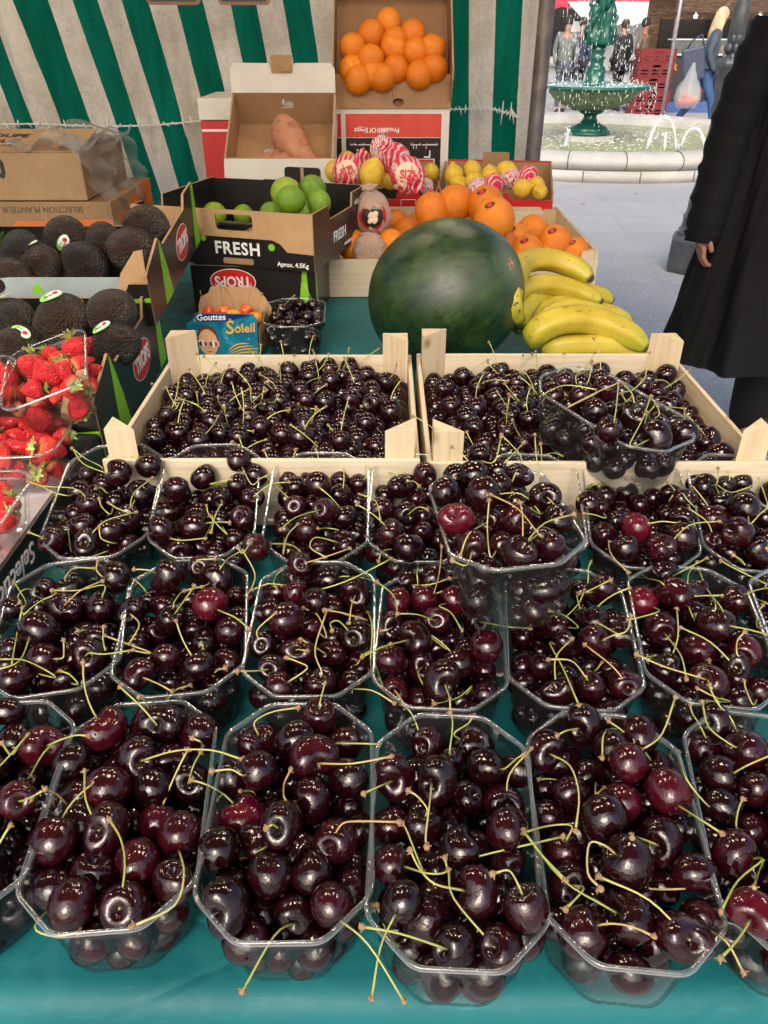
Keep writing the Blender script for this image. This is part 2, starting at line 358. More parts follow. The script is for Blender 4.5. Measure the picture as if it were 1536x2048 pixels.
def cloth(name, fn, uvf, nu, nv, mat, **kw):
    b = MB(); b.grid(fn, nu, nv); me = b.mesh(name, mat); uvl = me.uv_layers.new(name='UVMap')
    uvs = [uvf(i / nu, j / nv) for j in range(nv + 1) for i in range(nu + 1)]
    for l in me.loops: uvl.data[l.index].uv = uvs[l.vertex_index]
    return place(name, me, **kw)
TYW = 3.12
def tarp(u, v):
    x = -2.6 + 3.165 * u; z = .25 + 2.25 * v
    fold = .026 * sin(x * 5.2 + z * 1.1) * (1 - v * .5) + .016 * sin(x * 13 + 2 * z) + .006 * sin(x * 31 - z * 5)
    fold += -.10 * math.exp(-((x + 1.18 + .16 * (z - 1)) / .07) ** 2) * (1 - .6 * v)       # the loose pleat at the left
    if u > .97: fold += (u - .97) * 1.5
    return (x, TYW + fold - .05 * v, z)
def tarp_uv(u, v):
    x = -2.6 + 3.165 * u; z = .25 + 2.25 * v
    sh = .19 * min(1, max(.2, (.75 - x) / 1.6)); return (x + sh * (z - 1.4) - .028 + 3.52, z)
o = cloth('striped_tarpaulin', tarp, tarp_uv, 240, 70, MAT['stripe']); tag(o, 'green and off-white striped tarpaulin hanging behind the stall, stained', 'tarpaulin')
# lacing cord across the tarpaulin
MAT['cord'] = paint('white_cord', (.75, .73, .70), .6, .05)
def cord(name, pxs, lab):
    b = MB(); pts = []
    for x, y in pxs: p = PY(x, y, TYW - .085); pts.append(p)
    pts = catmull0(pts, 10); b.tube(pts, .0030, 6)
    rr = random.Random(3)
    for i in range(2, len(pts) - 2, 2):
        p = pts[i]; h = rr.choice((.008, .012, .012, .02, .045)); s = rr.uniform(-.012, .012)
        b.tube([p + Vector((s, -.004, h * rr.uniform(.4, 1))), p + Vector((0, -.007, 0)), p + Vector((-s, -.004, -h * rr.uniform(.3, 1)))], [.0012, .0036, .0012], 5)
    tag(b.build(name, MAT['cord']), lab, 'cord', 'white lacing cord on the tarpaulin')
def catmull0(p, n=4):
    p = [2 * p[0] - p[1]] + p + [2 * p[-1] - p[-2]]; out = []
    for i in range(1, len(p) - 2):
        for k in range(n):
            t = k / n; a, b, c, d = p[i - 1], p[i], p[i + 1], p[i + 2]; out.append(.5 * (2 * b + (c - a) * t + (2 * a - 5 * b + 4 * c - d) * t * t + (-a + 3 * b - 3 * c + d) * t ** 3))
    out.append(p[-2]); return out
cord('lacing_cord', [(-60, 250), (60, 248), (150, 251), (260, 252), (350, 247), (430, 238), (480, 232)], 'white knotted lacing cord across the striped tarpaulin left of the cartons')
cord('lacing_cord', [(890, 219), (940, 218), (985, 219), (1015, 226), (1040, 236)], 'short white lacing cord on the tarpaulin between orange carton and steel pole')
def roof(u, v):
    x = -3.2 + 4.6 * u; y = -.30 + 3.6 * v; return (x, y, 2.42 + .16 * sin(pi * v) + .03 * sin(x * 6) - .0 * v)
o = cloth('awning', roof, lambda u, v: (4.6 * u, v), 60, 30, MAT['roof']); tag(o, 'striped canvas awning stretched over the whole stall', 'awning')
# hanging globe lamps: the warm spots mirrored in the cherries; last two added to brighten the tarpaulin
m = NT('lit_globe'); em = m.n('Emission'); em.inputs[0].default_value = (1, .79, .60, 1); em.inputs[1].default_value = 28; m.t.links.new(em.outputs[0], m.out.inputs[0]); MAT['lit'] = m.mat
k = 0
for x, y, z in ((-1.15, .72, 1.98), (-.62, .80, 2.02), (-.16, .70, 1.97), (.36, .82, 2.02), (.86, .74, 1.98), (-.4, 1.75, 2.05), (.3, 1.85, 2.05), (-1.1, 2.35, 2.05), (.05, 2.45, 2.08)):
    lp = empty('hanging_lamp', (x, y, z)); tag(lp, 'lit warm globe lamp on a black flex under the awning', 'lamp', 'lamps under the awning')
    b = MB(); b.ball((0, 0, 0), .060, 20, 14); b.build('globe', MAT['lit'], lp)
    b = MB(); b.lathe([(.012, .11), (.02, .105), (.022, .06), (.025, .046)], 16); b.tube([(0, 0, .11), (0, 0, 2.5 - z)], .004, 6); b.build('socket', MAT['black_card'], lp)
# ================================================================== cherries and their punnets
# annotated from the photo: x,y,r,level[,tTone][,dX:Y dimple][,sX:Y;X:Y stem]; pixels of an enlarged tile, (ox, oy, scale) maps back
CH = []
def ann(pun, ox, oy, sc, txt):
    for e in txt.split():
        a = e.split(','); d = dict(p=pun, x=ox + float(a[0]) / sc, y=oy + float(a[1]) / sc, r=float(a[2]) / sc, L=float(a[3]), t=None, d=None, s=None)
        for q in a[4:]:
            if q[0] == 't': d['t'] = float(q[1:])
            elif q[0] == 'd': u = q[1:].split(':'); d['d'] = (ox + float(u[0]) / sc, oy + float(u[1]) / sc)
            elif q[0] == 's': d['s'] = [(ox + float(u.split(':')[0]) / sc, oy + float(u.split(':')[1]) / sc) for u in q[1:].split(';')]
        CH.append(d)
S1 = 3.7225
ann('A0', 0, 1370, S1, "60,220,105,3 120,395,125,2,s130:470;80:520;20:440 270,285,100,1 315,450,150,3,t.6,s420:420;560:375;650:378 130,850,145,4,t.5 250,690,100,1,s230:670;330:500;470:390 150,1045,90,0,d155:1035 50,1240,100,1 0,1050,80,1 -60,640,130,2 -120,1000,140,3 -160,400,130,2 -100,1500,140,3 30,1480,80,0 -200,800,130,3,s-150:700;0:600;200:380")
ann('A1', 0, 1370, S1, "850,170,145,2,t.3 810,350,165,3,t.6 1110,170,130,2,t.4 1210,300,150,3,d1190:280,s1190:280;1050:160;900:20 1446,225,125,2,t.4 1485,360,155,3,d1530:450,s1530:450;1490:420;1440:400 630,560,130,1 745,620,120,1 1030,560,170,3,d1115:540,s1115:540;1260:500;1420:480;1600:490;1790:550 790,770,185,3,t.4 500,870,160,2,d480:850,s480:850;400:800;300:790;240:850 1290,580,110,1 1410,720,150,2,d1420:680,s1420:680;1440:600;1490:510 1160,820,120,1 780,1110,180,3,d750:1075,s750:1070;640:860;630:650 1170,1010,135,2,t.5 1320,1120,175,3,t.45,d1350:1235,s1345:1230;1370:1400;1300:1640;1000:1790 410,1190,175,3,t.35 1040,1300,170,3,t.5 620,1390,180,2,t.25 200,1460,190,2,d240:1640,s220:1600;260:1800;400:1870;570:1845 540,1620,205,3,t.3 930,1660,190,3,d920:1590,s920:1590;930:1350;900:1150;820:1010 1200,1570,130,1 300,1720,90,0 840,1340,90,1")
ann('A2', 360, 1370, S1, "520,390,140,2,s555:275;690:200;870:170 740,340,105,1 870,400,155,3 1030,250,140,3,s1040:140;1060:60;1075:0 1270,395,140,2,t.3,s1140:440;1300:435;1470:440 1000,525,165,4,t.4,d1060:575,s1060:575;1280:585;1560:535 585,630,145,4,s460:670;380:630;250:640 700,570,110,1 1250,690,155,3 370,890,110,1 660,830,90,0,s570:830;530:790;460:790 480,1000,170,2,t.8 760,1040,175,4,d745:1020,s745:1020;690:1040;655:1060 980,860,160,3,t.2,s785:855;775:740;820:640 1260,940,120,1 290,1220,165,3 1160,1160,175,3,d1110:1145,s1100:1140;1200:1040;1330:1015;1620:1020 920,1260,120,1 590,1180,90,0,s650:1200;560:1250;470:1295 670,1400,180,3 230,1470,110,1 350,1630,195,3,d285:1630 630,1690,110,1 860,1700,145,2,d865:1745,s865:1745;700:1870;470:2270 1130,1630,170,3,t.35,d1200:1740,s1210:1740;1400:1930;1660:2340 1260,1520,140,2,t.2 1290,1290,90,0 1040,1060,90,0")
ann('A3', 720, 1400, S1, "500,325,130,2,t.3,d440:310,s445:300;400:130;330:40 845,320,150,2,s700:250;800:180;835:130 665,480,120,2,s670:360;690:180;665:0 945,500,145,3,s1080:510;1160:440;1210:410 255,565,155,3,d240:570,s240:570;150:640;40:690 575,590,160,4,d500:580,s510:590;515:800;490:1000;495:1080 790,750,135,2 1050,760,150,2,d1080:740,s1085:720;1110:560;1270:370 1080,620,60,1 1090,960,165,4,s1230:1000;1350:1150;1520:1330 230,930,140,2 470,950,140,3,s500:810;430:720;370:680 680,900,110,1 740,1100,150,4 870,1110,115,2,s880:1165;1060:1120;1500:1020 230,1220,140,3,t.3,d360:1215,s350:1240;500:1290;640:1280;635:1190 540,1240,140,2,s460:1250;360:1000;330:930 330,1500,165,4,s240:1640;150:1850;90:2200 560,1440,130,2 1080,1240,140,2,t.3 880,1420,165,4,d720:1395,s720:1395;560:1370;440:1250;380:1130 1230,1560,175,4,s1180:1380;1110:1270;1000:1290 540,800,80,0 790,1590,140,1 400,1860,140,1 700,1820,175,3,d590:1790,s600:1780;300:1740;30:1690 1060,1840,175,3,d960:1760,s960:1760;700:1480;660:1280 1260,1830,90,0 260,1690,100,0,s280:1830;190:1700;130:1540")
S4 = 3.0968
ann('A4', 1040, 1390, S4, "395,180,125,3,d330:195,s330:195;290:220;240:245 160,345,115,3,d180:345,s190:350;310:440;365:620;345:830 265,270,70,1 770,215,135,3,t.3,s770:330;880:240;960:20 520,310,90,1,s710:290;600:210;520:240;510:380 670,415,125,4,t.5 895,410,100,2,t.4 440,490,115,2,d465:530,s465:530;470:610;520:575 145,570,90,1,s230:530;190:520;130:520 325,610,110,3,t.2 630,660,130,3,t.6 175,750,100,2 915,590,155,4,t.6,d950:690,s950:690;1100:760;1240:850 520,750,145,4 870,900,150,3,d800:890,s800:890;750:890;700:885 1010,820,90,2 270,1000,120,2,s320:810;180:810;30:850 290,1130,120,2,d310:1095,s310:1095;395:1200;290:1320 670,1030,155,4,s520:930;430:920;420:1100;490:1190 1085,1100,125,3 870,1180,110,1,s1020:1200;800:1200;520:1140 680,1370,150,3,s530:1310;260:1140;30:850 380,1470,155,3,t.3 1000,1500,155,3,d1020:1450,s980:1410;800:1270;500:1130 1110,1370,110,2,t.4,d1160:1450,s1160:1450;1280:1530;1380:1710 620,1590,110,1 810,1610,110,0 400,890,80,0")
ann('A5', 1040, 1390, S4, "1080,300,115,2,t.2,s1110:180;1070:120;1055:70 1330,220,110,2,t.4,s1310:150;1240:60;1180:-60 1430,360,130,3,t.35,s1310:310;1170:200;1130:50 1240,490,120,3,d1330:470,s1330:470;1420:430;1560:370 1470,590,110,3,t.3 1140,570,90,1,s1170:690;1030:520;980:350 1280,700,90,1 1200,780,85,1 1440,830,110,2,t.3,s1340:820;1350:720;1375:650 1320,990,140,3,s1500:1020;1350:1150;1250:1330 1450,1340,140,4,t.7 1480,1080,90,1,s1510:1020;1470:1120;1450:1190 1600,480,130,3 1640,760,140,3 1600,1000,130,2 1680,1200,140,3 1640,1480,130,2,t.4")
SB = 3.84
ann('B1', 0, 1100, SB, "50,450,95,3 285,290,100,2,d275:298,s275:298;200:300;140:350;150:400 530,290,110,2,s500:210;570:140;710:140 890,205,135,4,s780:200;740:150;750:90 310,440,90,2,s180:500;300:400;420:345 515,450,125,3,t.2,d525:390,s525:390;620:310;780:240 775,440,120,3,s800:270;600:310;410:310 200,390,70,1,s170:480;200:400;110:250 295,600,140,4,d240:675,s240:675;150:850;-20:920 630,660,115,2 680,810,130,3,s690:790;800:800;1010:770 330,840,130,3,s480:830;490:780;490:700 80,760,100,2,s90:880;130:650;170:450 120,980,130,3 490,1000,110,2,s600:1030;540:960;470:930 330,1030,70,1,t.4 840,650,70,1,s810:770;790:680;795:600 -60,900,110,2,s430:980;200:850;0:840")
ann('B2', 0, 1100, SB, "1015,470,115,3,d1020:480,s1030:490;1070:570;1000:710 1290,210,135,4,s1160:160;1100:150;1040:150 1160,390,90,2 1470,380,90,2,s1330:430;1400:320;1540:285 1310,530,115,3 1140,600,90,1 1050,730,110,2,s1010:770;1160:790;810:660 1280,820,115,3 1065,950,120,3,t.3,d1140:970,s1130:990;1220:1030;1310:1080 1310,1010,90,1,s1280:1160;1340:1080;1450:1040")
ann('B2', 380, 1100, SB, "80,90,100,3,d95:85,s0:130;50:80;180:70 320,150,90,2,s240:130;300:60;400:5 210,220,120,3,s125:270;50:290;-30:310 150,410,140,4,t.85,s260:480;350:520;450:600 370,370,110,2,t.35,s450:330;500:190;410:10 60,620,110,2,d60:680,s60:680;90:720;100:755 305,620,115,3,t.2 75,890,120,3 285,850,110,2,t.3,s190:940;220:920;260:910")
ann('B3', 380, 1100, SB, "845,110,105,4,d865:100,s865:100;1050:50;1220:-10 1060,220,115,3 840,255,110,2,t.4,s720:270;600:260;490:300 660,330,80,1,s650:275;660:200;700:160 825,350,110,3,t.5,d910:320,s910:330;1200:240;1540:70 570,470,110,2 740,530,135,4 1265,330,125,3,d1275:340,s1275:340;1240:430;1225:550 1070,450,120,2,s1360:540;1200:490;1040:460 930,590,100,2,t.4,s1050:670;980:500;880:450 560,720,120,3,d565:710,s565:710;515:620;650:490 835,780,125,3,t.3 1100,790,110,2,d1030:800,s1030:810;950:740;860:690 1290,660,130,3,d1245:665,s1245:665;1150:550;1080:560;1090:610 1330,880,90,1,s1290:870;1350:790;1536:725 640,920,120,3 675,1030,115,3,t.4,s900:910;830:860;750:830 860,1000,80,1 1000,1020,125,3,s1010:930;960:760;1050:470 1240,1020,110,2,d1250:1070,s1300:1060;1400:1080;1560:1170 1320,510,80,1,s1480:1050;1390:900;1400:600;1370:480")
ann('B4', 730, 1100, SB, "290,220,105,3,d330:250,s330:250;500:265;640:220 540,150,110,3,s530:330;570:180;590:-20 260,390,105,3,t.65,s250:490;220:350;100:250 450,365,110,3,t.55 690,385,110,3,t.65,s570:430;660:480;740:610 195,590,120,2,d215:570,s215:570;180:610;130:620 555,555,120,3,t.45,d550:540,s550:540;400:495;260:490 390,670,125,4,d310:680,s310:680;150:740;-10:815 870,540,115,2,d880:540,s880:540;1100:590;1260:600 665,690,105,2,s625:760;560:710;520:680 930,730,135,4,t.35 215,850,125,3 450,900,120,2,d440:870,s430:890;410:960;530:1170 720,870,120,3,t.2 590,990,150,4,d615:1015,s615:1020;650:1140;655:1240 910,920,85,1,t.5 230,1060,105,2,t.5,s230:1080;280:1150;310:1200 420,1150,110,1,t.3 720,1160,100,1,s820:1045;720:1130;540:1180 920,1110,105,2 430,240,60,0,s405:260;400:180;410:100 650,290,70,0 1000,430,80,1")
SB5 = 3.523
ann('B5', 1100, 1100, SB5, "50,540,90,2,s200:545;100:460;0:430 360,280,115,3,s250:300;330:260;420:215 200,130,80,2,s270:180;270:130;285:90 230,410,90,1,s210:410;190:330;200:310 60,420,70,1,s110:470;200:380;240:290 285,500,95,2,t.2 310,640,115,3,d370:620,s370:630;450:600;540:570;570:470 470,510,90,2,s500:600;420:560;340:515 90,660,95,3,s0:660;90:830;200:1085 450,660,80,1 290,960,115,3,t.3,s240:880;150:780;0:770 530,950,115,3,d530:955,s530:955;450:830;250:670 60,1000,110,3,d15:935,s15:935;40:760;150:630 470,840,70,1,s250:890;320:850;360:800 -60,820,90,2 -40,1040,90,1")
ann('B6', 1100, 1100, SB5, "800,150,110,3,d840:190,s840:190;930:150;1100:60 1020,230,85,1,s970:230;980:160;1030:90 710,260,80,1,t.4,s800:240;680:200;570:190 650,360,110,3,t.9,s770:430;650:470;560:490 885,300,115,4,t.35 1150,310,80,1,s1220:430;1110:280;1045:130 1300,350,105,3 1080,390,80,1,s1165:420;1130:330;1010:320 780,550,125,3,t.3,d770:575,s770:575;920:740;960:900 950,480,80,1,s1020:500;980:400;1010:330;1200:320 1150,540,130,4,t.2 1050,690,130,3 1370,710,120,3,t.5,s1320:740;1320:640;1370:580 810,840,115,3,d815:770,s815:770;900:620;895:420 1310,840,110,3,d1280:810,s1280:810;1130:650;930:550 1120,920,130,4,d1045:880,s1045:880;800:820;620:740 1330,1040,100,2,s1220:1127;1120:950;1120:780 980,1050,100,1,s1270:1070;1150:1030;1050:980 1470,990,90,2,s1430:1090;1380:980;1370:930 660,650,60,1 1320,560,70,1,s660:760;600:600;560:490")
ann('B7', 1100, 1100, SB5, "1420,210,100,2,d1410:215,s1410:215;1300:130;1210:80 1450,320,80,1,s1536:380;1450:340;1420:290 1520,520,85,2,s1460:540;1460:450;1500:390 1620,340,100,3 1640,600,110,3")
SD = 4.1514
ann('D', 830, 870, SD, "285,250,115,3,d320:290,s320:290;320:330;325:355 550,180,105,4.3,d540:260,s560:260;660:220;715:20 455,330,120,4 255,470,130,4 350,690,145,4.6,t.9 570,480,145,5 700,280,110,3.4 870,260,100,2.4,s840:310;880:180;720:0 785,370,110,3.2,d850:380 965,410,90,2,s1055:380;1010:200;995:0 1080,510,130,4.6 840,540,110,3,s1040:655;880:490;610:500 845,690,130,4 620,710,105,3,d590:720,s590:720;450:820;380:990 480,920,125,4,d485:985,s485:985;430:1080;320:1050 1180,700,135,4.6,s940:880;1080:730;1310:660 870,980,150,4.6,d885:900,s885:900;895:700;875:570 1110,900,145,4.6,s1025:820;850:610;640:500 720,900,105,3,s625:1010;600:770;615:550 580,1080,115,3 1290,950,80,1 130,420,70,2 1000,800,80,1 200,850,80,1")
SCC = 4.0421
ann('C1', 60, 880, SCC, "720,260,105,4,s610:265;430:190;345:70 955,210,105,4 620,210,60,1,s580:220;450:150;345:70 810,170,55,1,s870:150;800:130;750:160 420,420,105,2,s300:450;180:420;90:370 480,520,105,3,t.2,s440:450;350:390;120:375;-10:340 600,360,70,1 730,390,80,1,s630:430;580:390;545:390 890,420,105,3,s815:545;840:430;985:310 690,490,90,2,s650:600;580:540;560:480 780,640,115,3,t.2,s800:590;700:550;640:510 430,690,105,3 190,810,115,3,d160:790,s160:790;80:780;0:750 460,840,115,3,d480:810,s480:810;600:660;850:585 640,730,70,1,s700:835;580:800;560:720 790,830,85,2,t.3 660,915,75,1,t.4,s620:900;500:940;350:955 320,930,60,0,s330:890;310:740;290:630")
ann('C2', 60, 880, SCC, "1190,400,105,4,t.2 1400,300,95,3 1080,400,70,2 1100,570,105,2 1340,500,90,1 1320,690,130,3,t.2 1090,750,105,2,d1080:770,s1080:770;1200:810;1410:795 1200,880,110,2,t.2 1440,850,80,1,s1480:640;1440:590;1430:540")
SC2 = 3.4909
ann('C2', 420, 900, SC2, "205,70,85,4,t.2,s290:240;350:200;400:180 75,120,50,1 310,175,85,3 200,240,85,3,s0:240;80:220;140:205 80,330,85,3,s85:365;40:450;10:570 295,330,80,3,d325:320,s325:320;420:240;545:225 230,470,88,3 60,490,80,2,s120:590;50:520;0:460 170,620,80,2 30,650,60,1 325,680,95,4,t.4,s290:640;230:720;200:690")
ann('C3', 420, 900, SC2, "545,200,75,2 600,250,75,3 760,240,95,4,t.2 820,140,60,2,s770:100;750:30;740:0 905,210,70,2,s930:260;930:130;860:10 1030,240,60,2,s1080:200;1110:160;1140:110 920,320,85,2 1040,360,60,1 480,335,60,1,s545:330;470:260;400:190 595,390,80,3 450,480,75,1 800,425,95,4,t.3,d765:415,s765:415;600:470;500:550 940,465,85,3 690,560,90,3 530,570,85,2,s510:730;540:600;610:520 940,645,85,3,d870:640,s870:640;740:610;700:680;800:745 755,680,85,2 540,690,70,1,s630:710;560:660;430:655 820,590,60,1,s900:560;820:545;760:550 440,670,50,1")
ann('C4', 420, 900, SC2, "1270,200,70,1,s1300:175;1230:150;1190:110 1350,260,95,3 1215,310,60,1 1430,330,70,2,t.3 1210,410,90,3,s1190:500;1160:360;1050:310 1360,440,90,3,d1375:460,s1400:420;1450:400;1510:410 1265,575,95,4,t.3 1145,610,70,1 1210,720,70,1,s1270:690;1200:710;1180:770 1390,680,105,4 1480,560,70,2 1500,170,90,4")
S6 = 3.783
ann('C6', 1130, 900, S6, "210,330,80,1,s290:250;150:290;100:370 260,430,80,2,s310:515;220:490;150:480 410,390,90,3 580,460,85,2,s565:510;600:400;510:345 690,330,100,3,s640:290;650:180;780:210 830,350,90,2,s790:380;830:310;780:250 770,480,80,2 390,510,80,2 540,590,110,4,t.9 300,640,100,3,t.3,d320:690,s320:690;350:790;470:920 460,750,105,4 880,510,100,3,s840:550;740:540;640:555 890,660,110,4,t.2 720,740,110,4,d770:720,s770:720;940:570;1160:540 860,820,60,0")
ann('C7', 1130, 900, S6, "970,230,80,2 1050,270,90,3,d1100:280,s1100:280;1150:250;1160:140 1230,270,80,2,s1245:215;1240:110;1300:60 1310,250,60,2 1020,410,75,2,s980:430;900:340;880:250 1180,380,80,2,s1140:260;1250:320;1400:280 1130,510,100,3 1360,430,115,4,s1400:560;1480:480;1560:420 1320,630,125,4 1130,690,70,2,d1110:690,s1110:690;1080:550;950:450 1230,770,80,2,s1360:870;1330:830;1280:800 1450,760,110,3,d1515:740 1500,510,70,2,s1530:400;1480:250;1470:150 1560,330,90,2")
SE = 3.1605
ann('E', 1050, 720, SE, "245,135,68,3,t.35 355,150,50,2 470,115,60,3 180,210,70,3,t.2,s110:220;250:160;440:185 340,230,75,3,t.3 515,180,90,4,s270:300;420:220;600:140 370,80,50,1,s320:110;370:50;420:10 440,320,85,4 685,350,95,4,d675:325,s675:325;680:220;620:150 530,440,90,4,s565:380;580:270;590:150 835,480,100,4,s660:550;740:380;795:230 1005,455,85,3 905,365,60,2,s850:340;820:270;795:240 690,530,65,2 640,260,60,1,s600:210;680:190;745:130 660,470,60,1 760,420,60,2 300,270,50,2")

BASE = dict(D=0.082)
RIMW, RIML, RIMH = 0.113, 0.190, 0.070
PUN = {}   # key -> 4x4 matrix of the punnet (origin bottom centre, +Y to the rear), length factor
def pun_px(k, front, rear):
    a = P(*front, T + RIMH); b = P(*rear, T + RIMH); d = b - a; c = (a + b) / 2
    yaw = math.atan2(-d.x, d.y); PUN[k] = [TR(c.x, c.y, T + 0.0015) @ RZ(math.degrees(yaw)), min(1.06, max(0.94, d.length / RIML))]
for k, a, b in (('A0', (-172, 1860), (28, 1402)), ('A1', (192, 1868), (300, 1402)), ('A2', (556, 1890), (605, 1405)), ('A3', (918, 1945), (900, 1428)), ('A4', (1286, 1945), (1192, 1425)), ('A5', (1660, 1935), (1500, 1425)),
                ('B1', (92, 1390), (150, 1120)), ('B2', (350, 1392), (385, 1118)), ('B3', (610, 1395), (640, 1122)), ('B4', (880, 1420), (880, 1140)), ('B5', (1160, 1420), (1120, 1135)), ('B6', (1445, 1415), (1362, 1132)), ('B7', (1735, 1415), (1600, 1138)),
                ('C1', (172, 1118), (258, 908)), ('C2', (395, 1115), (440, 908)), ('C3', (627, 1112), (648, 932)), ('C4', (840, 1112), (840, 935)), ('C5', (1070, 1112), (1050, 935)), ('C6', (1298, 1125), (1245, 935)), ('C7', (1530, 1132), (1450, 938))):
    pun_px(k, a, b)
    if k[0] == 'C': PUN[k][0] = PUN[k][0] @ TR(0, -.09, 0) @ RX(8) @ TR(0, .09, 0)
PUN['D'] = [TR(0.102, 0.570, 1.066) @ RZ(4.5) @ RX(-5) @ RY(-4) @ TR(0, 0, -RIMH), 1.0]
PUN['E'] = [TR(0.264, 0.815, 1.056) @ RZ(36) @ RX(7.5) @ TR(0, 0, -RIMH), 1.0]

def octo(w_, l_, ch): return [(-w_ + ch, -l_), (w_ - ch, -l_), (w_, -l_ + ch), (w_, l_ - ch), (w_ - ch, l_), (-w_ + ch, l_), (-w_, l_ - ch), (-w_, -l_ + ch)]
def loop_pts(w_, l_, ch, z, n_side, rib=0.0, rc=0.004):
    o = [Vector(q) for q in octo(w_, l_, ch)]; out = []; ro = .0075
    for i in range(8):
        a0, b0, c0 = o[i], o[(i + 1) % 8], o[(i + 2) % 8]; d = (b0 - a0).normalized(); nrm = Vector((d.y, -d.x)); n = n_side[i]; a = a0 + d * ro; b = b0 - d * ro
        for k in range(n):
            p = a + (b - a) * (k / (n - 1)); off = rib * (1 if k % 2 else 0) if 0 < k < n - 1 else 0
            out.append((p.x - nrm.x * off, p.y - nrm.y * off, z))
        e = b0 + (c0 - b0).normalized() * ro
        for t in (.25, .5, .75): p = b * (1 - t) ** 2 + b0 * 2 * t * (1 - t) + e * t * t; out.append((p.x, p.y, z))
    return out
def loft(mb, loops, mat=0, close_bottom=False, smooth=True):
    n = len(loops[0]); v = [p for l in loops for p in l]
    f = [(j * n + k, j * n + (k + 1) % n, (j + 1) * n + (k + 1) % n, (j + 1) * n + k) for j in range(len(loops) - 1) for k in range(n)]
    if close_bottom: f.append(tuple(reversed(range(n))))
    mb.add(v, f, mat, smooth)
def punnet_meshes(key='clear', ns=(9, 5, 15, 5, 9, 5, 15, 5)):
    H = RIMH; b = MB()
    loft(b, [loop_pts(.036, .072, .020, .0030, ns), loop_pts(.039, .076, .021, .0004, ns), loop_pts(.0425, .080, .0225, .0010, ns), loop_pts(.0450, .0835, .0240, .0060, ns, .0004), loop_pts(.0462, .0852, .0245, .016, ns, .0020), loop_pts(.0492, .0882, .0262, .040, ns, .0020),
             loop_pts(.0508, .0900, .0272, .052, ns, .0005), loop_pts(.0520, .0912, .0280, .056, ns), loop_pts(.0530, .0920, .0285, .0665, ns)], 0, True)
    r = MB(); n1 = (5,) * 8
    loft(r, [loop_pts(w_, l_, c_, z, n1) for w_, l_, c_, z in ((.0530, .0920, .0285, .0666), (.0533, .0923, .0287, .0688), (.0541, .0930, .0290, .0697), (.0553, .0940, .0294, .0699), (.0562, .0948, .0298, .0692), (.0565, .0951, .0299, .0676), (.0563, .0949, .0298, .0664))], 0)
    return b.mesh('punnet', MAT['plastic']), r.mesh('rim', MAT['plastic_rim'])
PME, RME = punnet_meshes()
PUN_LABEL = dict(A0='clear punnet of cherries cut off by the left edge, front row', A1='clear cherry punnet at the left corner of the front row, table edge before it', A2='clear front row cherry punnet with one stem hanging far over its front edge',
    A3='clear front row cherry punnet in the middle, two stems dangling at its left corner', A4='clear front row cherry punnet right of the middle one, directly under the twin stem tangle', A5='clear cherry punnet cut off by the right edge, front row',
    B1='clear cherry punnet of the middle row beside the black carton edge', B2='second cherry punnet of the middle row, holding a bright red cherry near its right wall', B3='third cherry punnet of the middle row, stems crossing over its right wall',
    B4='cherry punnet of the middle row partly covered by the raised punnet', B5='cherry punnet of the middle row right of the raised punnet corner', B6='cherry punnet of the middle row with a bright red cherry at its left wall', B7='cherry punnet at the right end of the middle row, mostly out of view',
    C1='clear rear row cherry punnet beside the white paper and strawberries', C2='clear rear row cherry punnet with one cherry perched between it and its neighbour', C3='clear rear row cherry punnet in front of the left crate right half', C4='clear rear row cherry punnet just left of the raised punnet',
    C5='clear rear row cherry punnet hidden under the raised punnet', C6='clear rear row cherry punnet below the tilted punnet, holding one red cherry', C7='clear rear row cherry punnet at the right end before the crate', D='heaped clear cherry punnet raised on top of the other punnets', E='clear cherry punnet lying tilted across the right wooden crate')
for k, (M, lf) in PUN.items():
    o = place('punnet', PME, M=M @ Matrix.Diagonal((1, lf, 1, 1))); tag(o, PUN_LABEL[k], 'punnet', 'clear punnets of dark cherries')
    place('rim', RME, o)

